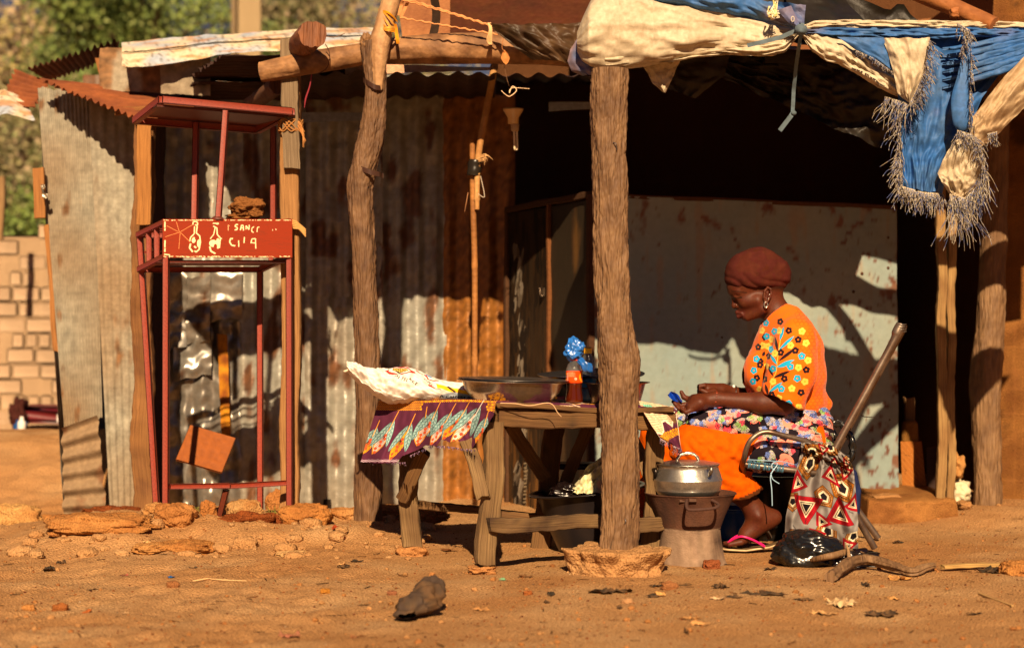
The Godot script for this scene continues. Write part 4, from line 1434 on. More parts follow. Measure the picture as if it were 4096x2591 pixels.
	bark_tube(topw, [at4(1512, 360, D - 0.03, 0.018), at4(1514, 270, D - 0.03, 0.03), at4(1518, 175, D - 0.025, 0.041), at4(1537, 100, D - 0.02, 0.039), at4(1560, 20, D - 0.02, 0.039), at4(1578, -60, D - 0.02, 0.037)], 80, 0.003, S(206, 164, 118), S(164, 122, 84), 40, 8.0)
	part(p2, "bare_top", topw, M.smooth_wood, "pale barkless upper limb")
	var chip := MB.new()
	stone(chip, at(1462, 165, D), Vector3(0.022, 0.03, 0.03), 7, S(150, 106, 66), 0.3)
	part(p2, "broken_stub", chip, M.bark)
	for q in [[[1413, 663], [1440, 672], [1480, 688], [1518, 697], [1533, 703]], [[1452, 318], [1470, 330], [1497, 347], [1525, 353], [1546, 350]]]:
		var mb := MB.new()
		mb.grid(40, 2, func(u: float, w: float) -> Vector3:
			var i := mini(int(u * 4), 3)
			var f := u * 4 - i
			var a: Array = q[i]
			var b: Array = q[i + 1]
			var px := lerpf(a[0], b[0], f)
			return at(px, lerpf(a[1], b[1], f) + (w - 0.5) * 20, D - 0.062 * sin(PI * clampf(u * 1.05, 0, 1)) - 0.004), S(64, 46, 34))
		solo("rubber_strap", mb, M.gloss, "dark rubber strap tied round the crooked pole " + ("at its bend" if q[0][1] > 500 else "below its bare top"), "strap")
	var yel := MB.new()
	for i in 6:
		var y0 := 48 + i * 9
		yel.grid(24, 2, func(u: float, w: float) -> Vector3: return at(lerpf(1512, 1590, u), y0 + 42 * u - 20 * sin(u * 3.0 + i) + (w - 0.5) * 9, D - 0.058 * sin(PI * u) - 0.012 - 0.0015 * i), S(236, 156, 30).lerp(S(240, 200, 120), 0.2 * (i % 3)))
	yel.grid(4, 12, func(u: float, w: float) -> Vector3: return at(1580 + (u - 0.5) * 14 + w * 12, 95 + w * 80, D - 0.05 + 0.01 * sin(w * 6)), S(226, 150, 40))
	solo("yellow_binding", yel, M.cloth, "bright yellow plastic binding wrapped round the bare top of the crooked pole", "binding")
	var rp := MB.new()
	for q in [[0, 1608, -8, 1780, 40, 1958, 100], [1, 1612, 0, 1785, 47, 1960, 103], [2, 1600, 70, 1790, 104, 1992, 138]]:
		var pts := []
		for i in 40:
			var t := i / 39.0
			var x := lerpf(lerpf(q[1], q[3], t), lerpf(q[3], q[5], t), t)
			var y := lerpf(lerpf(q[2], q[4], t), lerpf(q[4], q[6], t), t)
			pts.append(v4(at(x, y + sin(t * 70 + q[0]) * 2.0, 7.36) + Vector3(0, 0, sin(t * 60) * 0.003), 0.0036 + 0.001 * sin(t * 30)))
		rp.tube(spline(pts, 90), 6, null, S(206, 140, 88))
	for i in 4:
		rp.tube(spline([at4(1952 + i * 3, 92, 7.36, 0.004), at4(1958 + i * 3, 120, 7.35, 0.003), at4(1948 + i * 6, 160, 7.36, 0.003), at4(1958 + i * 3, 178, 7.36, 0.002)], 10), 5, null, S(216, 170, 120))
	solo("rope_line", rp, M.thread, "pair of tan ropes stretched from the pole top to the black net", "rope")
	var strp := MB.new()
	for i in 2:
		strp.grid(3, 20, func(u: float, w: float) -> Vector3: return at(lerpf(1630 - i * 22, 1604 - i * 8, w) + (u - 0.5) * 14, lerpf(10, 66, w) - i * 5, 7.37 + 0.01 * sin(w * 5)), S(196, 140, 90))
	solo("cloth_strip", strp, M.cloth, "tan cloth strip knotted beside the bare pole top", "strip")
	# bamboo prop in two pieces
	var bam := thing("bamboo_prop", "thin bamboo prop spliced from two canes between the crooked pole and the kiosk", "prop", at(1896, 1560, 7.95))
	var b1 := MB.new()
	b1.tube(spline([at4(1898, 1640, 7.95, 0.0135), at4(1899, 1100, 7.95, 0.0135), at4(1892, 800, 7.95, 0.0135), at4(1889, 560, 7.95, 0.0125)], 80), 14, func(_a: float, s: float, _p: Vector3) -> float: return 0.0035 * bell(fposmod(s, 0.44), 0.22, 0.007), func(_a: float, _s: float, p: Vector3) -> Color: return S(176, 118, 60).lerp(S(140, 90, 46), clampf(0.5 + fbm(p, 8.0), 0, 1)))
	part(bam, "lower_cane", b1, M.smooth_wood)
	var b2 := MB.new()
	b2.tube(spline([at4(1908, 838, 7.93, 0.011), at4(1912, 640, 7.93, 0.0145), at4(1940, 470, 7.93, 0.0155), at4(1965, 340, 7.93, 0.0165), at4(1982, 230, 7.93, 0.017)], 70), 14, func(_a: float, s: float, _p: Vector3) -> float: return 0.0035 * bell(fposmod(s + 0.1, 0.3), 0.15, 0.006), func(_a: float, _s: float, p: Vector3) -> Color: return S(206, 158, 98).lerp(S(176, 124, 70), clampf(0.5 + fbm(p, 8.0), 0, 1)))
	part(bam, "upper_cane", b2, M.smooth_wood, "paler upper cane")
	var band := MB.new()
	band.tube(spline([at4(1896, 702, 7.94, 0.031), at4(1898, 670, 7.94, 0.032), at4(1902, 640, 7.94, 0.03)], 8), 20, func(a: float, s: float, _p: Vector3) -> float: return 0.0016 * sin(s * 500.0 + a), S(36, 32, 28))
	solo("rubber_band", band, M.gloss, "wide black rubber band holding the two bamboo canes together", "band")
	var raf := MB.new()
	for i in 9:
		var q := at(1908 + rng.randf() * 20, 625 + rng.randf() * 25, 7.9)
		raf.tube(spline([v4(q, 0.002), v4(q + Vector3(0.03 * rng.randf() + 0.01, 0.01, 0.02), 0.002), v4(q + Vector3(0.05 * rng.randf() + 0.01, 0.02 * rng.randf() - 0.02, 0.01), 0.001)], 8), 5, null, S(200, 156, 104))
	raf.tube(spline([at4(1922, 704, 7.91, 0.0015), at4(1938, 786, 7.9, 0.0015), at4(1912, 774, 7.9, 0.001)], 12), 5, null, S(200, 186, 166))
	raf.tube(spline([at4(1872, 770, 7.92, 0.0015), at4(1866, 805, 7.9, 0.0015), at4(1858, 848, 7.9, 0.0006)], 12), 5, null, S(170, 120, 80))
	solo("raffia_knot", raf, M.thread, "pale raffia knot above the rubber band on the bamboo prop", "knot")
	# things hanging under the roof
	var lamp := thing("ceiling_lamp", "unlit energy saving lamp under a cream funnel in the dark shed", "lamp", at(2052, 605, 7.9))
	var fun := MB.new()
	fun.lathe(at(2053, 520, 7.9), PackedVector2Array([Vector2(0, 0.098), Vector2(0.047, 0.097), Vector2(0.045, 0.088), Vector2(0.025, 0.056), Vector2(0.024, 0.028), Vector2(0, 0.027)]), 28, S(214, 176, 120))
	part(lamp, "holder", fun, M.gloss)
	var bs := MB.new()
	bs.lathe(at(2060, 520, 7.9), PackedVector2Array([Vector2(0, 0.027), Vector2(0.019, 0.026), Vector2(0.018, 0.0), Vector2(0.013, -0.006), Vector2(0, -0.006)]), 24, S(190, 160, 118))
	part(lamp, "base", bs, M.gloss)
	for i in 3:
		var tb := MB.new()
		var o := Vector3(cos(i * TAU / 3) * 0.008, 0, sin(i * TAU / 3) * 0.008)
		tb.tube(spline([v4(at(2060, 526, 7.9) + o, 0.005), v4(at(2061, 560, 7.9) + o, 0.005), v4(at(2062, 592, 7.9) + o, 0.005), v4(at(2062, 600, 7.9) + o * 0.4, 0.003)], 12), 10, null, S(220, 196, 160))
		part(lamp, "tube", tb, M.gloss)
	var tagm := MB.new()
	tagm.grid(8, 14, func(u: float, w: float) -> Vector3:
		var hw := lin([Vector2(0, 3), Vector2(0.25, 12), Vector2(0.55, 18), Vector2(0.85, 10), Vector2(1, 1)], w)
		return at(2018 + (u - 0.5) * 2 * hw + w * 6, 200 + w * 58, 7.35 + 0.008 * sin(u * 3)), S(206, 142, 84))
	tagm.tube(spline([at4(2018, 205, 7.35, 0.002), at4(2008, 190, 7.35, 0.002), at4(2014, 150, 7.35, 0.0012)], 8), 5, null, S(176, 120, 76))
	solo("paper_tag", tagm, M.cloth, "small brown pointed scrap hanging from the roof edge near the black net", "scrap")
	var loop := MB.new()
	loop.tube(spline([at4(2005, 362, 7.5, 0.0015), at4(2022, 378, 7.5, 0.0015), at4(2040, 385, 7.5, 0.002), at4(2066, 362, 7.5, 0.002), at4(2050, 345, 7.5, 0.002), at4(2038, 372, 7.5, 0.002), at4(2048, 352, 7.5, 0.0015), at4(2118, 355, 7.5, 0.0012)], 60), 5, null, S(226, 190, 150))
	loop.tube(spline([at4(2036, 345, 7.5, 0.0012), at4(2024, 300, 7.5, 0.001), at4(2016, 250, 7.5, 0.001)], 12), 5, null, S(120, 86, 60))
	solo("string_loop", loop, M.thread, "pale looped string dangling above the unlit lamp", "string")
	# kiosk of painted sheet iron
	var k := thing("iron_kiosk", "grey-green iron kiosk with rusty rivets and a burnt black door, behind the woman", "kiosk", at(2370, 2050, 7.85))
	var A := at(2370, 778, 7.95)
	var B := at(3590, 830, 8.45)
	var A0 := Vector3(A.x, -0.02, A.z)
	var B0 := Vector3(B.x + 0.01, 0.0, B.z)
	var C := at(2036, 838, 8.8)
	var C0 := Vector3(C.x, -0.05, C.z)
	var paint := func(u: float, w: float, p: Vector3) -> Color:
		var c := S(130, 146, 144).lerp(S(144, 152, 142), clampf(0.4 + fbm(p, 2.0), 0, 1))
		c = c.lerp(S(160, 112, 60), smoothstep(0.25, 0.62, nz.get_noise_2d(p.x * 16.0, p.y * 1.3) * 0.7 + 0.5 * fbm(p, 4.0)) * 0.3)
		var edge := minf(minf(u, 1 - u) * 6.0, minf(w, 1 - w) * 5.0)
		c = c.lerp(S(112, 60, 28), smoothstep(0.46, 0.7, fbm(p, 7.0) + 0.28 * (1.0 - clampf(edge, 0, 1))) * 0.85)
		return c.lerp(S(96, 48, 24), smoothstep(0.5, 0.75, fbm(p + Vector3(3, 3, 3), 15.0) + 0.25 * smoothstep(0.62, 0.9, u)) * 0.9)
	var nrm := (B - A).cross(Vector3.DOWN).normalized()
	for q in [[0.0, 0.575, 0.0], [0.57, 1.0, 0.005]]:
		var mb := MB.new()
		mb.grid(110, 90, func(u: float, w: float) -> Vector3:
			var uu := lerpf(q[0], q[1], u)
			var p: Vector3 = A0.lerp(B0, uu).lerp(A.lerp(B, uu), w)
			return p + nrm * (q[2] + 0.006 * n3(p, 2.2) + 0.002 * n3(p, 7.0)), func(u: float, w: float, p: Vector3) -> Color: return paint.call(lerpf(q[0], q[1], u), w, p))
		part(k, "panel", mb, M.kiosk_paint)
	var bk := MB.new()
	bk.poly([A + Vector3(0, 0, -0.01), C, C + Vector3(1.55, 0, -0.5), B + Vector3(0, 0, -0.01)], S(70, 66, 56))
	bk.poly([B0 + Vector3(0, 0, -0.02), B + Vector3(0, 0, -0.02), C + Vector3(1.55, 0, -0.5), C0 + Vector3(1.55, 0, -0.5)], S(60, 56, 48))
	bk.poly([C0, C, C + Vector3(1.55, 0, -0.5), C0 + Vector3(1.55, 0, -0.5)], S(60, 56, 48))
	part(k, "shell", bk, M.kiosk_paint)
	var rm := MB.new()
	beam(rm, A + nrm * 0.008, B + nrm * 0.008, 0.02, 0.016, nrm, 0.001, S(96, 62, 40))
	part(k, "top_rail", rm, M.rusty)
	for q in [[0.1, 0.62], [0.2, 0.6], [0.31, 0.56], [0.41, 0.57], [0.12, 0.42], [0.24, 0.42], [0.34, 0.415], [0.44, 0.41], [0.28, 0.85], [0.4, 0.86], [0.47, 0.6], [0.585, 0.93], [0.585, 0.74], [0.585, 0.62], [0.585, 0.5], [0.585, 0.4], [0.585, 0.3], [0.585, 0.2], [0.585, 0.12], [0.88, 0.78], [0.85, 0.72], [0.97, 0.8], [0.97, 0.5], [0.97, 0.3], [0.97, 0.9]]:
		var riv := MB.new()
		var o: Vector3 = A0.lerp(B0, q[0]).lerp(A.lerp(B, q[0]), q[1]) + nrm * 0.008
		riv.blob(o, Vector3(0.008, 0.008, 0.006), func(_d: Vector3) -> float: return 0.0, 9, 6, S(84, 54, 36))
		part(k, "rivet", riv, M.rusty)
	for i in 11:
		var marks := MB.new()
		var u := 0.435 - 0.075 * i if i < 2 else 0.5 + 0.012 * i
		var w := 0.635 - 0.005 * i if i < 2 else 0.53 + 0.02 * sin(i * 2.1)
		var o: Vector3 = A0.lerp(B0, u).lerp(A.lerp(B, u), w) + nrm * 0.0135
		marks.box(o, Vector3(0.012, 0.003, 0.001) if i < 2 else Vector3(0.004, 0.011, 0.001), Basis(Vector3.UP, -0.38) * Basis(Vector3.BACK, 0.0 if i < 2 else i * 0.9), 0.0005, S(170, 40, 34) if i < 2 else S(124, 50, 46))
		part(k, "red_mark", marks, M.plain)
	# the door side: a burnt leaf with plastered scraps, a dark leaf
	var dn := (A - C).cross(Vector3.DOWN).normalized()
	if dn.z < 0:
		dn = -dn
	var leaf1 := MB.new()
	leaf1.grid(24, 40, func(u: float, w: float) -> Vector3:
		var p: Vector3 = C0.lerp(A0, u * 0.52).lerp(C.lerp(A, u * 0.52), w * 0.985)
		return p + dn * (0.006 + 0.004 * n3(p, 4.0)))
	for i in leaf1.t.size():
		leaf1.t[i].y = 1.0 - leaf1.t[i].y
	part(k, "door_leaf", leaf1, M.door_paint, "burnt door leaf with torn paper scraps")
	var leaf2 := MB.new()
	leaf2.grid(24, 40, func(u: float, w: float) -> Vector3:
		var p: Vector3 = C0.lerp(A0, 0.54 + u * 0.44).lerp(C.lerp(A, 0.54 + u * 0.44), w * 0.985)
		return p + dn * (0.004 + 0.004 * n3(p, 4.0)), func(_u: float, _w: float, p: Vector3) -> Color: return S(44, 34, 24).lerp(S(108, 76, 40), smoothstep(0.1, 0.6, fbm(p * Vector3(3, 0.5, 1), 3.0)) * 0.8))
	part(k, "door_leaf", leaf2, M.kiosk_paint)
	var fr := MB.new()
	beam(fr, C0 + dn * 0.01, C + dn * 0.01, 0.03, 0.024, dn, 0.001, S(86, 58, 34))
	beam(fr, C0.lerp(A0, 0.53) + dn * 0.012, C.lerp(A, 0.53) + dn * 0.012, 0.022, 0.02, dn, 0.001, S(122, 76, 40))
	beam(fr, A0 + dn * 0.01, A + dn * 0.01, 0.03, 0.03, dn, 0.001, S(80, 52, 32))
	beam(fr, C + dn * 0.012, A + dn * 0.012, 0.03, 0.024, dn, 0.001, S(74, 48, 28))
	part(k, "door_frame", fr, M.rusty)
	var hd := MB.new()
	var hq := C0.lerp(A0, 0.44).lerp(C.lerp(A, 0.44), 0.41) + dn * 0.02
	var pts := []
	for i in 9:
		pts.append(v4(hq + (A - C).normalized() * cos(PI * 0.5 + i * PI / 8) * 0.035 + Vector3.UP * sin(PI * 0.5 + i * PI / 8) * 0.04, 0.006))
	hd.tube(spline(pts, 24), 8, null, S(170, 110, 60))
	part(k, "handle", hd, M.rusty)
	var lk := MB.new()
	lk.box(C0.lerp(A0, 0.47).lerp(C.lerp(A, 0.47), 0.72) + dn * 0.02, Vector3(0.014, 0.022, 0.008), Basis(Vector3.UP, 0.9), 0.004, S(150, 130, 110))
	part(k, "lock", lk, M.tube_metal)
	# dark room behind, mud wall and posts at the right
	var rb := MB.new()
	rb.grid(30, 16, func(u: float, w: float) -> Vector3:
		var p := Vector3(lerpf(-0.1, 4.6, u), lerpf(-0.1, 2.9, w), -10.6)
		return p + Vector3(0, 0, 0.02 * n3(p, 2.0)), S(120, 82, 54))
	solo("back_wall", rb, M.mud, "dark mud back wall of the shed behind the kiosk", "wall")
	var mw := thing("mud_wall", "orange-brown mud wall with a crack at the right edge of the shed", "wall", Vector3(2.75, 0, -8.55))
	var mwm := MB.new()
	mwm.grid(90, 120, func(u: float, w: float) -> Vector3:
		var a := at(3985, 1295, 8.45)
		var p := Vector3(lerpf(a.x, a.x + 1.5, u), lerpf(-0.06, 2.6, w), lerpf(-8.5, -8.15, u))
		var crk := bell(p.y - 0.33 - 0.03 * sin(p.x * 24) - 0.02 * n3(p, 22.0), 0.0, 0.008) * smoothstep(2.36, 2.42, p.x) * smoothstep(2.62, 2.5, p.x)
		return p + Vector3(0, 0, 0.022 * n3(p, 3.0) + 0.008 * n3(p, 11.0) - 0.03 * crk), func(_u: float, _w: float, p: Vector3) -> Color: return S(182, 128, 71).lerp(S(142, 94, 53), clampf(0.5 + fbm(p, 3.0), 0, 1)).lerp(S(86, 62, 43), smoothstep(0.35, 0.6, fbm(p + Vector3(5, 0, 0), 4.0)) * 0.8))
	part(mw, "face", mwm, M.mud)
	var ret := MB.new()
	ret.grid(10, 40, func(u: float, w: float) -> Vector3:
		var a := at(3985, 1295, 8.45)
		return Vector3(a.x + 0.01 * nz.get_noise_2d(u * 3, w * 5), lerpf(-0.06, 2.6, w), lerpf(-8.5, -10.6, u)), S(126, 87, 53))
	part(mw, "return", ret, M.mud)
	var tp := thing("twin_post", "pale post of two planks side by side standing on the mud step", "post", at(3790, 2020, 8.1))
	for q in [[3770, 0.043, 0.0], [3808, 0.038, 0.012]]:
		var mb := MB.new()
		beam(mb, at(q[0] - 2, 2030, 8.1 + q[2]), at(q[0] - 2, 200, 8.1 + q[2]), q[1], 0.04, Vector3(0, 0, 1), 0.003, func(_f: float, _g: float, p: Vector3) -> Color: return S(192, 149, 92).lerp(S(156, 112, 66), clampf(0.5 + fbm(p, 6.0), 0, 1)))
		part(tp, "plank", mb, M.wood)
	var rp2 := MB.new()
	bark_tube(rp2, [at4(3952, 2045, 8.3, 0.066), at4(3950, 1800, 8.3, 0.063), at4(3945, 1560, 8.3, 0.068), at4(3948, 1440, 8.3, 0.07), at4(3962, 1280, 8.3, 0.062), at4(3975, 1000, 8.3, 0.058), at4(3985, 500, 8.3, 0.056), at4(3990, 150, 8.3, 0.055)], 220, 0.006, S(150, 112, 76), S(118, 84, 54), 48, 20.0)
	solo("rough_post", rp2, M.bark, "rough grey-brown tree-trunk post in front of the mud wall at far right", "post")
	var step := MB.new()
	step.grid(80, 40, func(u: float, w: float) -> Vector3:
		var a := at(3462, 2085, 7.98)
		var b := at(3835, 2085, 7.98)
		var x := lerpf(a.x, b.x, u)
		var y := 0.0
		var z := 0.0
		if w < 0.4:
			y = lerpf(-0.02, 0.1, w / 0.4)
			z = -7.95 - 0.02 * w
		else:
			y = 0.1 + 0.01 * sin((w - 0.4) * 3)
			z = lerpf(-7.98, -8.6, (w - 0.4) / 0.6)
		var p := Vector3(x, y, z)
		var e := smoothstep(0, 0.03, u) * smoothstep(1, 0.97, u)
		p.y = lerpf(-0.03, p.y, e)
		return p + Vector3(0.004 * n3(p, 14.0), 0.008 * n3(p, 8.0), 0.016 * n3(p, 5.0) + 0.006 * n3(p, 17.0)), func(_u: float, _w: float, p: Vector3) -> Color: return S(196, 140, 81).lerp(S(166, 112, 64), clampf(0.5 + fbm(p, 4.0), 0, 1)))
	solo("mud_step", step, M.mud, "low plastered mud step below the twin plank post", "step")
	for q in [[3545, 1992, 8.1, 0.07, 0.02, 3, "low earth lump beside the bottom of the kiosk panel"], [3860, 2020, 8.15, 0.03, 0.02, 6, "small clay lump at the foot of the rough post"], [3660, 2002, 8.12, 0.075, 0.012, 9, "flat broken slab on the mud step under the cardboard"]]:
		var mb := MB.new()
		stone(mb, at(q[0], q[1], q[2]), Vector3(q[3], q[4], 0.05), q[5], S(202, 151, 99), 0.2)
		solo("clay_lump", mb, M.mud, q[6], "lump")
	var cb := thing("cardboard_sheet", "printed brown cardboard leaning in the dark gap behind the twin post", "cardboard", at(3660, 1990, 8.55))
	var cm := MB.new()
	cm.grid(10, 14, func(u: float, w: float) -> Vector3: return at(lerpf(3612 - w * 8, 3712 - 24 * w, u), lerpf(1990 + 10 * u, 1765, w), 8.55 - 0.01 * sin(u * 4)))
	part(cb, "face", cm, M.card)
	var cb2 := MB.new()
	cb2.grid(8, 14, func(u: float, w: float) -> Vector3: return at(lerpf(3708, 3752, u), lerpf(1992, 1790, w), 8.56 + 0.1 * u), S(72, 52, 43))
	part(cb, "fold", cb2, M.rusty)
	var jug := MB.new()
	jug.lathe(at(3640, 1762, 8.6), PackedVector2Array([Vector2(0, 0.1), Vector2(0.03, 0.098), Vector2(0.04, 0.08), Vector2(0.042, 0.0), Vector2(0, -0.01)]), 20, S(192, 138, 71))
	solo("clay_pot", jug, M.mud, "small brown pot on top of the leaning cardboard", "pot")
	var post4 := MB.new()
	beam(post4, at(3636, 1720, 8.68), at(3634, 1590, 8.68), 0.05, 0.04, Vector3(0, 0, 1), 0.003, S(166, 119, 71))
	solo("short_stick", post4, M.wood, "short brown stick upright behind the clay pot in the gap", "stick")
	var rag := MB.new()
	stone(rag, at(3842, 1965, 8.25), Vector3(0.045, 0.05, 0.05), 14, S(220, 211, 179), 0.35)
	solo("pale_rag", rag, M.cloth, "crumpled pale rag stuffed between the twin post and the rough post", "rag")
	var rag2 := MB.new()
	stone(rag2, at(3828, 1865, 8.22), Vector3(0.03, 0.05, 0.04), 16, S(182, 135, 81), 0.45)
	solo("brown_rag", rag2, M.cloth, "brown rag bundle hanging beside the twin post above the pale rag", "rag")
	# front post on its mud footing
	var fp := MB.new()
	D = 6.3
	bark_tube(fp, [at4(2472, 2225, D, 0.064), at4(2478, 2050, D, 0.064), at4(2480, 1800, D, 0.064), at4(2478, 1640, D, 0.063), at4(2480, 1520, D, 0.066), at4(2478, 1440, D, 0.067), at4(2462, 1330, D, 0.06), at4(2452, 1150, D, 0.058), at4(2446, 900, D, 0.0585), at4(2439, 700, D, 0.0585), at4(2436, 520, D, 0.058), at4(2436, 400, D, 0.06), at4(2436, 276, D, 0.062)], 420, 0.0065, S(142, 104, 70), S(112, 78, 50), 110, 34.0)
	var fpo := solo("front_post", fp, M.bark, "thick straight bark-covered post in front, holding up the cream tarp", "post")
	for q in [[[2453, 570], [2464, 575], [2468, 600], "upper"], [[2496, 2070], [2504, 2085], [2494, 2102], "lower"]]:
		var stp := MB.new()
		stp.tube(spline([at4(q[0][0], q[0][1], D - 0.06, 0.002), at4(q[1][0], q[1][1], D - 0.068, 0.002), at4(q[2][0], q[2][1], D - 0.06, 0.002)], 10), 6, null, S(116, 110, 110))
		solo("wire_staple", stp, M.tube_metal, q[3] + " of two bent wire staples driven into the front post", "staple", "staples in the front post")
	var ft := MB.new()
	ft.grid(110, 50, func(u: float, w: float) -> Vector3:
		var o := at(2468, 2200, D)
		var a := u * TAU
		var k2 := clampf(w / 0.55, 0, 1)
		var rr := lerpf(0.19, 0.15, smoothstep(0, 0.35, k2)) + 0.018 * smoothstep(0.45, 1, k2)
		var y := lerpf(-0.03, 0.088, k2)
		if w > 0.55:
			rr = lerpf(0.168, 0.02, (w - 0.55) / 0.45)
			y = 0.088 + 0.012 * (w - 0.55) / 0.45
		var p := Vector3(o.x + cos(a) * rr * 1.1, y, o.z + sin(a) * rr * 0.82)
		var m := n3(p, 7.0) * 0.022 + n3(p, 18.0) * 0.012 + absf(n3(p, 12.0)) * 0.02 + n3(p, 45.0) * 0.004
		var out := Vector3(cos(a), 0.0, sin(a)) * (1.0 if w < 0.62 else 0.15)
		return p + out * m + Vector3(0, 0.3 * m, 0), func(_u: float, _w: float, p: Vector3) -> Color: return S(198, 144, 84).lerp(S(170, 114, 64), clampf(0.5 + fbm(p, 6.0), 0, 1)), true)
	for i in ft.c.size():
		ft.c[i] = earth_tone(ft.v[i])
	solo("mud_footing", ft, M.earth, "round rough mud footing at the base of the front post", "footing")

# ---------------------------------------------------------------- tarpaulins
# cloth stretched between two edge lines given as (px, py, d)
func along(p: Array, w: float) -> Vector3:
	var s := clampf(w, 0, 1) * (p.size() - 1)
	var i := mini(int(s), p.size() - 2)
	return p[i].lerp(p[i + 1], s - i)

func drape(mb: MB, l: Array, r: Array, nu: int, nw: int, bulge: float, fold: float, ff: Vector2, col: Variant, sd := 0.0) -> void:
	mb.grid(nu, nw, func(u: float, w: float) -> Vector3:
		var q := along(l, w).lerp(along(r, w), u)
		var f := (nz.get_noise_2d(u * ff.x + sd, w * ff.y + sd) + 0.45 * nz.get_noise_2d(u * ff.x * 2.7 + sd, w * ff.y * 2.7 + sd + 5.0)) * fold - absf(nz.get_noise_2d((u + 0.35 * w) * ff.x * 2.1 + sd, (w - 0.3 * u) * ff.y * 1.2 + 9.0)) * fold * 0.45
		return at(q.x, q.y, q.z - bulge * sin(PI * u) - f) + Vector3(0, f * 0.25, 0), col)

# a rolled or bunched cloth along px: rows of (px, top, bottom)
func bunch(mb: MB, rows: Array, d: float, rz: float, nu: int, ns: int, fold: float, ff: Vector2, col: Variant, sd := 0.0) -> void:
	var tops := []
	var bots := []
	for q in rows:
		tops.append(Vector2(q[0], q[1]))
		bots.append(Vector2(q[0], q[2]))
	mb.grid(ns, nu, func(u: float, w: float) -> Vector3:
		var px := lerpf(rows[0][0], rows[-1][0], w)
		var yt := lin(tops, px)
		var yb := lin(bots, px)
		var a := u * TAU
		var thick := minf(rz, (yb - yt) * 0.5 * d / F * 1.2)
		var f := (nz.get_noise_3d(w * ff.x + sd, cos(a) * ff.y, sin(a) * ff.y) + 0.5 * nz.get_noise_3d(w * ff.x * 2.3 + sd, cos(a) * ff.y * 2.6, sin(a) * ff.y * 2.6 + 4.0) - 0.55 * absf(nz.get_noise_3d(w * ff.x * 0.9 + sd, cos(a) * ff.y * 1.9 + w * 3.0, sin(a) * ff.y * 1.9 + 7.0))) * fold
		var e := pow(absf(sin(a)), 0.8) * signf(sin(a))
		return at(px, lerpf(yt, yb, 0.5 - 0.5 * cos(a)), d - e * thick - f * (0.5 + 0.5 * absf(sin(a)))) + Vector3(0, f * 0.3 * cos(a), 0), col, true)

func fray(mb: MB, a: Array, n: int, dir: Vector2, ln: Vector2, d: float, sd: int, cols: Array) -> void:
	var r := RandomNumberGenerator.new()
	r.seed = sd
	for i in n:
		var q := along(a, r.randf())
		var l := lerpf(ln.x, ln.y, pow(r.randf(), 1.6))
		var di := dir.rotated(r.randf_range(-0.55, 0.55))
		var pts := []
		var c := Vector2(q.x, q.y)
		for k in 5:
			pts.append(at4(c.x, c.y, q.z + d - 0.012 * r.randf() * k, 0.0017 - 0.00022 * k))
			di = di.lerp(Vector2(0, 1), 0.22).rotated(r.randf_range(-0.35, 0.35)).normalized()
			c += di * l / 4
		var c0: Color = cols[r.randi() % cols.size()]
		mb.tube(spline(pts, 9), 3, null, func(_a: float, s: float, _p: Vector3) -> Color: return c0 if fmod(s, 0.014) < 0.009 else S(84, 96, 140))

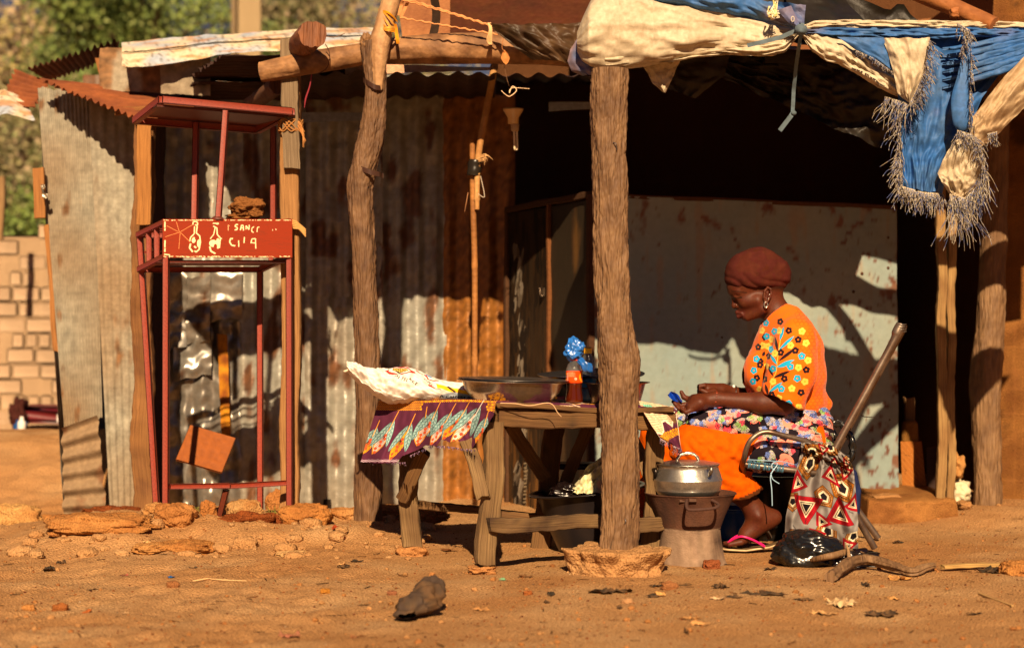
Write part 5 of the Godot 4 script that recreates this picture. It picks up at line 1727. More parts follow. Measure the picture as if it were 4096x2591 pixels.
func make_tarps() -> void:
	var cream := func(_u: float, _w: float, p: Vector3) -> Color: return S(208, 197, 172).lerp(S(190, 174, 146), clampf(0.35 + 0.9 * fbm(p, 3.0), 0, 1))
	var tanned := func(_u: float, _w: float, p: Vector3) -> Color: return S(196, 176, 144).lerp(S(178, 152, 118), clampf(0.4 + fbm(p, 3.0), 0, 1))
	var blue := func(_u: float, _w: float, p: Vector3) -> Color: return S(50, 104, 176).lerp(S(74, 112, 164), clampf(0.3 + fbm(p, 4.0), 0, 1)).lerp(S(140, 110, 100), smoothstep(0.3, 0.75, fbm(p + Vector3(9, 0, 0), 2.4)) * 0.55)
	shift = 0.25
	var thr := [S(178, 166, 144), S(196, 186, 166), S(140, 126, 108), S(166, 150, 124)]
	var t := thing("front_tarp", "torn cream and blue tarpaulin rolled along the front eave with frayed ends hanging at right", "tarpaulin", at(3200, 110, 6.25))
	var d := 6.22
	var mb := MB.new()
	bunch(mb, [[2308, 128, 205], [2330, 70, 245], [2362, 0, 268], [2420, -70, 281], [2500, -75, 280], [2620, -20, 260], [2760, 8, 235], [2900, 42, 214], [3000, 62, 220], [3090, 80, 222], [3150, 100, 200], [3200, 112, 136]], d, 0.13, 220, 64, 0.016, Vector2(4.2, 1.7), cream, 3.0)
	part(t, "cream_roll", mb, M.tarp)
	mb = MB.new()
	bunch(mb, [[2420, 195, 274], [2700, 200, 244], [2900, 180, 216], [3060, 172, 226], [3140, 160, 208], [3195, 122, 142]], d - 0.05, 0.07, 90, 36, 0.016, Vector2(5, 2.2), cream, 13.0)
	part(t, "cream_fold", mb, M.tarp)
	mb = MB.new()
	drape(mb, [Vector3(2560, -40, 6.2), Vector3(2560, 20, 6.2)], [Vector3(3225, 20, 6.24), Vector3(3215, 118, 6.22)], 60, 12, 0.03, 0.02, Vector2(6, 2), blue, 1.0)
	mb.grid(50, 12, func(u: float, w: float) -> Vector3:
		var px := lerpf(2560, 3210, u)
		var y := lerpf(lin([Vector2(2560, -60), Vector2(3000, -20), Vector2(3210, 60)], px), lin([Vector2(2560, 6), Vector2(2900, 52), Vector2(3100, 90), Vector2(3210, 122)], px), w)
		return at(px, y, 6.14 + 0.02 * w - 0.03 * sin(PI * w) + 0.012 * nz.get_noise_2d(u * 9, w * 3)), blue)
	part(t, "blue_cover", mb, M.blue_tarp)
	mb = MB.new()
	drape(mb, [Vector3(2318, 140, 6.3), Vector3(2282, 195, 6.3), Vector3(2270, 245, 6.29), Vector3(2288, 285, 6.28), Vector3(2330, 302, 6.26)], [Vector3(2380, 200, 6.26), Vector3(2380, 230, 6.24), Vector3(2378, 255, 6.22), Vector3(2378, 275, 6.2), Vector3(2378, 296, 6.2)], 14, 20, 0.02, 0.008, Vector2(2, 2), func(_u: float, _w: float, p: Vector3) -> Color: return S(96, 110, 150).lerp(S(150, 120, 110), clampf(0.4 + fbm(p, 9.0), 0, 1)))
	part(t, "blue_lip", mb, M.blue_tarp)
	mb = MB.new()
	drape(mb, [Vector3(2556, 240, 6.28), Vector3(2590, 290, 6.28), Vector3(2612, 335, 6.28), Vector3(2655, 368, 6.28)], [Vector3(2728, 230, 6.3), Vector3(2708, 270, 6.3), Vector3(2688, 320, 6.29), Vector3(2662, 371, 6.28)], 20, 24, 0.02, 0.01, Vector2(3, 3), cream, 5.0)
	part(t, "hanging_corner", mb, M.tarp)
	# right of the knot
	mb = MB.new()
	bunch(mb, [[3200, 104, 126], [3260, 84, 116], [3360, 78, 108], [3700, 80, 112], [4000, 86, 114], [4180, 90, 116]], 6.18, 0.05, 150, 30, 0.012, Vector2(9, 1.4), cream, 21.0)
	part(t, "cream_edge", mb, M.tarp)
	mb = MB.new()
	bunch(mb, [[3200, 114, 130], [3300, 104, 146], [3500, 108, 150], [3780, 110, 154], [4180, 108, 142]], 6.18, 0.05, 150, 30, 0.012, Vector2(8, 1.6), blue, 23.0)
	part(t, "blue_edge", mb, M.blue_tarp)
	mb = MB.new()
	bunch(mb, [[3200, 116, 136], [3250, 132, 205], [3310, 142, 246], [3370, 155, 262], [3430, 200, 300], [3500, 242, 340], [3560, 278, 372], [3600, 312, 386]], 6.2, 0.08, 110, 40, 0.016, Vector2(5, 1.8), cream, 27.0)
	part(t, "cream_swag", mb, M.tarp)
	mb = MB.new()
	drape(mb, [Vector3(3350, 146, 6.12), Vector3(3420, 196, 6.12), Vector3(3560, 280, 6.12)], [Vector3(3536, 150, 6.11), Vector3(3560, 215, 6.11), Vector3(3577, 284, 6.12)], 16, 16, 0.01, 0.006, Vector2(2, 2), blue, 6.0)
	part(t, "blue_triangle", mb, M.blue_tarp)
	mb = MB.new()
	drape(mb, [Vector3(3530, 150, 6.1), Vector3(3556, 215, 6.09), Vector3(3575, 290, 6.09), Vector3(3592, 372, 6.1), Vector3(3636, 408, 6.1)], [Vector3(3722, 152, 6.1), Vector3(3712, 220, 6.08), Vector3(3700, 290, 6.08), Vector3(3672, 350, 6.09), Vector3(3642, 408, 6.1)], 30, 30, 0.02, 0.014, Vector2(2.4, 2.4), cream, 9.0)
	part(t, "cream_flap", mb, M.tarp)
	# blue hanging tongue
	mb = MB.new()
	drape(mb, [Vector3(3530, 148, 6.2), Vector3(3575, 250, 6.2), Vector3(3592, 370, 6.18), Vector3(3602, 500, 6.17), Vector3(3606, 620, 6.17), Vector3(3614, 752, 6.17)], [Vector3(4120, 128, 6.28), Vector3(4040, 250, 6.26), Vector3(3930, 390, 6.22), Vector3(3872, 520, 6.2), Vector3(3800, 640, 6.19), Vector3(3770, 770, 6.18)], 70, 80, 0.03, 0.022, Vector2(3.2, 3.0), blue, 31.0)
	part(t, "blue_tongue", mb, M.blue_tarp)
	mb = MB.new()
	for i in 6:
		var y := 150 + i * 27
		bunch(mb, [[3772, y + 40 + i * 4, y + 52 + i * 4], [3900, y + 18, y + 44], [4000, y - 6 - i * 3, y + 26 - i * 2], [4160, y - 40 - i * 8, y - 8 - i * 8]], 6.17, 0.03, 50, 16, 0.006, Vector2(4, 1.2), blue, 40.0 + i)
	part(t, "blue_pleats", mb, M.blue_tarp)
	mb = MB.new()
	mb.tube(spline([at4(3868, 150, 6.1, 0.012), at4(3868, 215, 6.09, 0.014), at4(3856, 300, 6.08, 0.02), at4(3846, 400, 6.07, 0.035), at4(3852, 490, 6.07, 0.036), at4(3846, 532, 6.09, 0.008)], 60), 28, func(a: float, s: float, _p: Vector3) -> float: return 0.005 * nz.get_noise_3d(cos(a) * 1.6, sin(a) * 1.6, s * 5), blue, true, 0.55)
	part(t, "blue_tail", mb, M.blue_tarp)
	mb = MB.new()
	drape(mb, [Vector3(4180, 150, 6.16), Vector3(4020, 305, 6.14), Vector3(3925, 425, 6.12), Vector3(3884, 480, 6.1), Vector3(3880, 560, 6.1)], [Vector3(4180, 380, 6.22), Vector3(4090, 440, 6.2), Vector3(4010, 520, 6.18), Vector3(3950, 570, 6.15), Vector3(3915, 600, 6.12)], 30, 60, 0.05, 0.02, Vector2(2.5, 3.5), tanned, 51.0)
	part(t, "tan_swag", mb, M.tarp)
	mb = MB.new()
	drape(mb, [Vector3(3868, 530, 6.12), Vector3(3815, 570, 6.11), Vector3(3785, 620, 6.1), Vector3(3752, 690, 6.1), Vector3(3768, 730, 6.1), Vector3(3800, 775, 6.1), Vector3(3812, 800, 6.11)], [Vector3(3912, 590, 6.11), Vector3(3926, 610, 6.1), Vector3(3936, 650, 6.09), Vector3(3934, 700, 6.09), Vector3(3912, 740, 6.09), Vector3(3868, 785, 6.1), Vector3(3822, 806, 6.11)], 34, 46, 0.035, 0.024, Vector2(3, 4), cream, 57.0)
	part(t, "cream_pouch", mb, M.tarp)
	mb = MB.new()
	drape(mb, [Vector3(4150, 150, 6.2), Vector3(4170, 330, 6.2), Vector3(4230, 520, 6.2), Vector3(4300, 660, 6.2)], [Vector3(4720, 130, 6.2), Vector3(4600, 300, 6.2), Vector3(4420, 500, 6.2), Vector3(4310, 664, 6.2)], 30, 30, 0.04, 0.02, Vector2(3, 3), cream, 71.0)
	part(t, "hanging_corner", mb, M.tarp)  # added out of view, to shade the right side of the kiosk
	var fr := MB.new()
	fray(fr, [Vector3(3600, 400, 6.16), Vector3(3606, 620, 6.16), Vector3(3612, 750, 6.16)], 210, Vector2(-0.55, 0.8), Vector2(20, 110), 0.0, 3, thr)
	fray(fr, [Vector3(3540, 385, 6.15), Vector3(3640, 415, 6.1)], 60, Vector2(-0.35, 0.9), Vector2(30, 150), 0.0, 4, thr)
	fray(fr, [Vector3(3612, 745, 6.15), Vector3(3690, 768, 6.15), Vector3(3775, 775, 6.15)], 240, Vector2(0.05, 1), Vector2(30, 105), 0.0, 5, thr)
	fray(fr, [Vector3(3800, 775, 6.08), Vector3(3860, 790, 6.08), Vector3(3915, 740, 6.08), Vector3(3936, 660, 6.08)], 300, Vector2(0.2, 1), Vector2(40, 150), 0.0, 6, thr)
	fray(fr, [Vector3(3812, 800, 6.08), Vector3(3880, 800, 6.08)], 60, Vector2(0.25, 1), Vector2(110, 215), 0.0, 7, thr)
	fray(fr, [Vector3(3718, 160, 6.06), Vector3(3700, 280, 6.06), Vector3(3672, 350, 6.06), Vector3(3640, 408, 6.06)], 190, Vector2(0.8, 0.6), Vector2(16, 80), 0.0, 8, thr)
	fray(fr, [Vector3(3830, 90, 6.05), Vector3(3880, 120, 6.05), Vector3(3845, 200, 6.05)], 150, Vector2(0.1, 0.8), Vector2(14, 70), 0.0, 9, thr)
	fray(fr, [Vector3(3885, 190, 6.05), Vector3(3882, 330, 6.05), Vector3(3880, 500, 6.05)], 80, Vector2(0.4, 0.9), Vector2(10, 60), 0.0, 10, thr)
	fray(fr, [Vector3(3830, 520, 6.05), Vector3(3900, 540, 6.05), Vector3(3930, 620, 6.05)], 150, Vector2(0.3, 0.9), Vector2(20, 90), 0.0, 11, thr)
	fray(fr, [Vector3(3420, 198, 6.08), Vector3(3500, 235, 6.08), Vector3(3572, 288, 6.08)], 80, Vector2(-0.1, 1), Vector2(6, 26), 0.0, 12, thr)
	fray(fr, [Vector3(3950, 535, 6.1), Vector3(3990, 525, 6.1)], 40, Vector2(0.2, 1), Vector2(16, 70), 0.0, 13, thr)
	part(t, "frayed_threads", fr, M.thread, "", "stuff")
	# grey strap that gathers the tarp
	mb = MB.new()
	var strap := func(q: Array, wd: float) -> void:
		mb.grid(40, 2, func(u: float, w: float) -> Vector3:
			var a := along(q, u)
			var b := along(q, minf(u + 0.02, 1.0))
			var c := along(q, maxf(u - 0.02, 0.0))
			var n := Vector2(b.x - c.x, b.y - c.y).normalized().orthogonal()
			return at(a.x + n.x * (w - 0.5) * wd, a.y + n.y * (w - 0.5) * wd, a.z), S(102, 120, 132))
	strap.call([Vector3(3212, 100, 6.08), Vector3(3196, 118, 6.06), Vector3(3120, 150, 6.05), Vector3(3040, 170, 6.06), Vector3(2990, 182, 6.08)], 17.0)
	strap.call([Vector3(3212, 92, 6.07), Vector3(3206, 130, 6.05), Vector3(3198, 180, 6.08), Vector3(3186, 260, 6.2), Vector3(3176, 360, 6.27), Vector3(3172, 446, 6.29)], 15.0)
	strap.call([Vector3(3176, 446, 6.285), Vector3(3166, 462, 6.28), Vector3(3140, 496, 6.29), Vector3(3120, 522, 6.3)], 18.0)
	mb.blob(at(3175, 452, 6.28), Vector3(0.011, 0.009, 0.01), func(_d: Vector3) -> float: return 0.1 * _d.x, 10, 8, S(92, 108, 118))
	mb.blob(at(3205, 118, 6.04), Vector3(0.022, 0.02, 0.02), func(q: Vector3) -> float: return 0.25 * n3(q, 2.0), 14, 10, S(96, 112, 124))
	solo("grey_strap", mb, M.cloth, "grey-blue webbing strap knotted round the tarp with its end hanging free", "strap")
	# eyelet ear beside the knot
	mb = MB.new()
	drape(mb, [Vector3(3110, 40, 6.1), Vector3(3150, 85, 6.09), Vector3(3190, 116, 6.08)], [Vector3(3166, 22, 6.1), Vector3(3190, 75, 6.08), Vector3(3204, 110, 6.07)], 8, 12, 0.01, 0.003, Vector2(2, 2), blue, 2.0)
	var eye := []
	for i in 13:
		eye.append(at4(3172 + 6 * cos(i * TAU / 12), 76 + 10 * sin(i * TAU / 12), 6.06, 0.0022))
	mb.tube(spline(eye, 30), 6, null, S(200, 196, 190))
	part(t, "eyelet_ear", mb, M.blue_tarp)
	var yr := MB.new()
	for i in 22:
		yr.tube(spline([at4(3076 + rng.randf() * 40, 20 + rng.randf() * 60, 6.07, 0.002), at4(3070 + rng.randf() * 40, 40 + rng.randf() * 30, 6.05, 0.002), at4(3090 + rng.randf() * 30, rng.randf() * 70, 6.07, 0.0015)], 8), 4, null, S(210, 190, 120) if i % 3 == 0 else S(226, 212, 180))
	solo("frayed_hole_rope", yr, M.thread, "tuft of frayed yellowish rope stuffed through a hole near the strap knot", "rope")
	# black plastic film under the roll
	var bf := func(_u: float, _w: float, p: Vector3) -> Color: return S(42, 37, 31).lerp(S(30, 27, 24), clampf(0.5 + fbm(p, 3.0), 0, 1))
	mb = MB.new()
	drape(mb, [Vector3(2860, 175, 6.95), Vector3(2880, 250, 6.95), Vector3(2895, 312, 6.95)], [Vector3(3700, 240, 7.05), Vector3(3640, 420, 7.05), Vector3(3530, 596, 7.05)], 60, 40, 0.05, 0.03, Vector2(5, 3), bf, 61.0)
	mb.grid(60, 14, func(u: float, w: float) -> Vector3:  # added hidden band; its top edge shapes the sun patch on the kiosk
		var x := lerpf(1.0, 2.5, u)
		var top := 2.06 + 0.17 * pow(absf(u - 0.6) / 0.4, 2.0) + 0.05 * bell(u, 0.36, 0.02)
		return Vector3(x, lerpf(1.93, top, w), -6.92 - 0.02 * nz.get_noise_2d(u * 8, w * 3)), bf)
	solo("black_film", mb, M.black_film, "sagging dark plastic film slanting below the tarp roll behind the hanging strap, with an added hidden sun-blocking band", "plastic film")
	mb = MB.new()
	drape(mb, [Vector3(2540, 240, 6.55), Vector3(2600, 300, 6.55), Vector3(2660, 350, 6.55)], [Vector3(2930, 180, 6.6), Vector3(2900, 300, 6.6), Vector3(2780, 392, 6.58)], 24, 20, 0.03, 0.012, Vector2(3, 3), bf, 63.0)
	solo("dark_flap", mb, M.black_film, "dark plastic flap behind the hanging cream corner", "plastic film")
	shift = 0.0
	mb = MB.new()
	drape(mb, [Vector3(1958, 96, 7.36), Vector3(1990, 130, 7.34), Vector3(2060, 190, 7.34), Vector3(2130, 235, 7.36)], [Vector3(2360, 92, 7.3), Vector3(2360, 135, 7.28), Vector3(2360, 180, 7.28), Vector3(2380, 260, 7.3)], 40, 16, 0.05, 0.02, Vector2(4, 2), func(_u: float, _w: float, p: Vector3) -> Color: return S(92, 68, 44).lerp(S(58, 44, 32), clampf(0.5 + fbm(p, 5.0), 0, 1)), 65.0)
	shift = 0.25
	solo("shade_net", mb, M.black_film, "dark see-through shade net sagging from the rope end to the tarp roll", "net")
	mb = MB.new()
	drape(mb, [Vector3(3130, -60, 6.7), Vector3(3150, 20, 6.6), Vector3(3215, 112, 6.4)], [Vector3(3340, -60, 6.7), Vector3(3400, 20, 6.6), Vector3(3462, 84, 6.5)], 16, 12, 0.02, 0.01, Vector2(3, 3), bf, 67.0)
	solo("black_corner", mb, M.black_film, "black plastic corner showing above the tarp roll right of the knot", "plastic film")
	shift = 0.0
	# roof cloth that rises to the back
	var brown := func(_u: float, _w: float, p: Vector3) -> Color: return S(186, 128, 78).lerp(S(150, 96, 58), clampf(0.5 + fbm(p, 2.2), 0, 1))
	var maroon := func(_u: float, _w: float, p: Vector3) -> Color: return S(92, 52, 34).lerp(S(72, 42, 30), clampf(0.5 + fbm(p, 2.2), 0, 1))  # shade on the brown roof cloth, put into a darker colour
	mb = MB.new()
	mb.grid(70, 40, func(u: float, w: float) -> Vector3:
		var x := lerpf(0.35, 3.3, u)
		var d0 := 6.5 + 0.62 * smoothstep(1.2, 1.4, x) * smoothstep(3.2, 2.6, x)
		var dd := lerpf(d0, 10.8, w)
		return Vector3(x, 1.955 + (dd - 6.6) * 0.2 + 0.02 * nz.get_noise_2d(x * 2.5, dd * 2.5) - 0.05 * sin(PI * w), -dd), brown)
	solo("roof_cloth", mb, M.tarp, "brown woven roof cloth stretched behind the cream and blue tarp roll", "roof cloth")
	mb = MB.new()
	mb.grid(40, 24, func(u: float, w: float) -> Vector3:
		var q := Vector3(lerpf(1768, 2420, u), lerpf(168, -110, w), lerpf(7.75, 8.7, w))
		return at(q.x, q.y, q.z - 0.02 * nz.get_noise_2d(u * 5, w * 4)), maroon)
	solo("shaded_roof_cloth", mb, M.cloth, "brown roof cloth painted dark as shade, above the log between the pole and the tarp roll", "roof cloth")
	mb = MB.new()
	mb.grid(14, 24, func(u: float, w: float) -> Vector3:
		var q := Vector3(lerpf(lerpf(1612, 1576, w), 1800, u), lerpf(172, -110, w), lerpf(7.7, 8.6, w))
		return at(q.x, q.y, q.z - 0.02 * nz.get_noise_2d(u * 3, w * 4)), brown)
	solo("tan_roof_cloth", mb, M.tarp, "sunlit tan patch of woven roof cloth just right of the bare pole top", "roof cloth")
	mb = MB.new()
	mb.grid(4, 18, func(u: float, w: float) -> Vector3: return at(lerpf(1716, 1750, u) + 12 * sin(w * 4), lerpf(-20, 180, w), 7.55 + 0.03 * sin(w * 3)), S(58, 44, 34))
	solo("dark_strip", mb, M.cloth, "dark torn strip hanging over the tan roof cloth and the log", "strip")
	mb = MB.new()
	bark_tube(mb, [at4(3600, -60, 6.62, 0.03), at4(3780, 15, 6.55, 0.032), at4(3980, 100, 6.42, 0.03)], 40, 0.002, S(176, 112, 60), S(140, 84, 44), 24, 8.0)
	stone(mb, at(3822, 50, 6.5), Vector3(0.02, 0.02, 0.02), 3, S(170, 104, 54), 0.2)
	solo("roof_pole", mb, M.smooth_wood, "round brown roof pole with a knot, crossing above the tarp at top right", "pole")

# ---------------------------------------------------------------- red drinks stand
func bar(mb: MB, a: Vector3, b: Vector3, w: float, h: float, col: Color, side := Vector3(0, 0, 1), bend := 0.0) -> void:
	var ax := (b - a).normalized()
	var s := (side - ax * side.dot(ax)).normalized()
	var bs := Basis(ax, s, ax.cross(s))
	if bend == 0.0:
		mb.box((a + b) / 2, Vector3((b - a).length() / 2, h / 2, w / 2), bs, 0.003, col, rng.randf() * 5)
	else:
		var m := (a + b) / 2 + s * bend
		bar(mb, a, m, w, h, col, side)
		bar(mb, m, b, w, h, col, side)

func make_stand() -> void:
	var st := thing("drinks_stand", "red painted metal drinks stand with a flat canopy and a hand-painted bottle board", "stand", at(900, 2110, 7.5))
	var RED := S(152, 58, 36)
	var D1 := 7.3
	var D2 := 7.5
	var D3 := 7.66
	var D4 := 7.86
	var FL := func(y: float) -> Vector3: return at(663, y, D1)
	var FR := func(y: float) -> Vector3: return at(1156, y, D2)
	var leg := func(called: String, a: Vector3, b: Vector3, w := 0.027, h := 0.03) -> void:
		var mb := MB.new()
		bar(mb, a, b, w, h, RED * rng.randf_range(0.9, 1.08))
		part(st, called, mb, M.red_paint)
	leg.call("leg", FL.call(1020), at(661, 2125, D1))
	leg.call("leg", FR.call(1020), at(1157, 2110, D2))
	leg.call("leg", at(558, 940, D3), at(628, 2085, D3))
	leg.call("leg", at(1039, 1070, D4), at(1040, 2085, D4))
	# lower rails
	var mb := MB.new()
	bar(mb, at(676, 1946, D1), at(918, 1942, 7.4), 0.022, 0.026, RED, Vector3(0, 0, 1))
	bar(mb, at(916, 1944, 7.4), at(1146, 1931, D2), 0.022, 0.026, RED, Vector3(0, 0, 1))
	part(st, "front_rail", mb, M.red_paint)
	mb = MB.new()
	bar(mb, at(904, 1958, 7.42), at(868, 2100, 7.46), 0.026, 0.028, S(112, 52, 32))
	part(st, "bent_stub", mb, M.red_paint)
	# tray: board, floor, rim rails, side bars
	mb = MB.new()
	var a0 := at(650, 1030, D1 - 0.02)
	var b0 := at(1168, 1030, D2 - 0.02)
	var a1 := at(650, 876, D1 - 0.02)
	var b1 := at(1168, 876, D2 - 0.02)
	var nrm := (b0 - a0).cross(Vector3.UP).normalized()
	if nrm.z < 0:
		nrm = -nrm
	var s0 := mb.put(a0, Vector2(0, 1))
	mb.put(b0, Vector2(1, 1))
	mb.put(b1, Vector2(1, 0))
	mb.put(a1, Vector2(0, 0))
	mb.quad(s0, s0 + 1, s0 + 2, s0 + 3)
	for q in [[a0, b0], [b0, b1], [b1, a1], [a1, a0]]:
		var k := mb.put(q[0], Vector2(0.3, 0.5))
		mb.put(q[1], Vector2(0.31, 0.5))
		mb.put(q[1] - nrm * 0.014, Vector2(0.31, 0.52))
		mb.put(q[0] - nrm * 0.014, Vector2(0.3, 0.52))
		mb.quad(k, k + 1, k + 2, k + 3)
	var k2 := mb.put(a0 - nrm * 0.014, Vector2(0.3, 0.5))
	mb.put(b0 - nrm * 0.014, Vector2(0.31, 0.5))
	mb.put(b1 - nrm * 0.014, Vector2(0.31, 0.51))
	mb.put(a1 - nrm * 0.014, Vector2(0.3, 0.51))
	mb.quad(k2 + 3, k2 + 2, k2 + 1, k2)
	part(st, "board", mb, M.board_paint, "red board with worn cream bottles and letters")
	var bl0 := at(556, 1078, D3)
	var br0 := at(1040, 1078, D4)
	var bl1 := at(552, 940, D3)
	var br1 := at(1040, 940, D4)
	var fl0 := at(663, 1024, D1)
	var fr0 := at(1156, 1024, D2)
	var fl1 := at(663, 886, D1)
	var fr1 := at(1156, 886, D2)
	mb = MB.new()
	var fm := (fl0 + fr0 + bl0 + br0) / 4
	bar(mb, (fl0 + bl0) / 2, (fr0 + br0) / 2, (bl0 - fl0).length() * 0.96, 0.012, S(120, 44, 28), Vector3.UP)
	part(st, "floor", mb, M.red_paint)
	for q in [[fl0, bl0], [fr0, br0], [bl0, br0], [fl1, bl1], [fr1, br1], [bl1, br1]]:
		mb = MB.new()
		bar(mb, q[0], q[1], 0.026, 0.026, RED * rng.randf_range(0.9, 1.05), Vector3.UP)
		part(st, "rim_rail", mb, M.red_paint)
	for f in [0.33, 0.62]:
		for q in [[fl0, bl0, fl1, bl1], [fr0, br0, fr1, br1]]:
			mb = MB.new()
			bar(mb, q[0].lerp(q[1], f), q[2].lerp(q[3], f), 0.024, 0.008, RED)
			part(st, "side_bar", mb, M.red_paint)
	for f in [0.2, 0.36, 0.52, 0.68, 0.84]:
		mb = MB.new()
		bar(mb, fl1.lerp(bl1, f), fr1.lerp(br1, f), 0.01, 0.006, RED, Vector3.UP)
		part(st, "top_slat", mb, M.red_paint)
	mb = MB.new()
	bar(mb, bl0.lerp(bl1, 0.5), br0.lerp(br1, 0.5), 0.01, 0.01, RED)
	part(st, "back_bar", mb, M.red_paint)
	# uprights and canopy
	leg.call("upright", at(872, 880, 7.38), at(902, 440, 7.4), 0.026, 0.028)
	leg.call("upright", at(776, 880, D3 + 0.06), at(783, 488, D3 + 0.08))
	leg.call("upright", at(1092, 880, D4 + 0.03), at(1092, 505, D4))
	mb = MB.new()
	for q in [[at(870, 876, 7.38), 0.03]]:
		mb.blob(q[0], Vector3(0.026, 0.014, 0.024), func(dd: Vector3) -> float: return 0.2 * n3(dd, 2.0), 12, 8, S(104, 52, 34))
	part(st, "weld", mb, M.red_paint)
	var cfl := at(646, 398, D1)
	var cfr := at(1167, 446, D2)
	var cbl := at(540, 482, D3)
	var cbr := at(1030, 520, D4)
	for q in [[cfl, cfr], [cfl, cbl], [cfr, cbr], [cbl, cbr]]:
		mb = MB.new()
		bar(mb, q[0], q[1], 0.03, 0.032, RED * rng.randf_range(0.92, 1.04), Vector3.UP)
		part(st, "canopy_rail", mb, M.red_paint)
	mb = MB.new()
	bar(mb, (cfl + cbl) / 2, (cfr + cbr) / 2, (cbl - cfl).length() * 0.97, 0.01, S(116, 48, 32), Vector3.UP)
	part(st, "canopy_panel", mb, M.red_paint)
	# clay lump on the tray
	mb = MB.new()
	stone(mb, at(988, 833, 7.55), Vector3(0.07, 0.042, 0.06), 21, S(162, 108, 62), 0.26, 0.3, 80, 56, 0.5)
	stone(mb, at(970, 868, 7.55), Vector3(0.066, 0.016, 0.05), 25, S(166, 110, 62), 0.26, 0.6, 50, 30, 0.5)
	solo("clay_lump", mb, M.mud, "rough lump of orange-brown clay lying on the red stand's tray", "lump")
	# leaning rusty plate
	mb = MB.new()
	var pl := [at(745, 1682, 8.1), at(928, 1735, 8.1), at(912, 1908, 7.95), at(704, 1862, 7.95)]
	var c: Vector3 = (pl[0] + pl[1] + pl[2] + pl[3]) / 4.0
	var ax: Vector3 = (pl[1] - pl[0]).normalized()
	var ay: Vector3 = (pl[0] - pl[3])
	ay = (ay - ax * ay.dot(ax)).normalized()
	mb.box(c, Vector3((pl[1] - pl[0]).length() / 2, 0.1, 0.006), Basis(ax, ay, ax.cross(ay)), 0.002, S(150, 80, 26))
	solo("leaning_board", mb, M.smooth_wood, "small orange-brown board leaning on the tin wall behind the stand's legs", "panel")

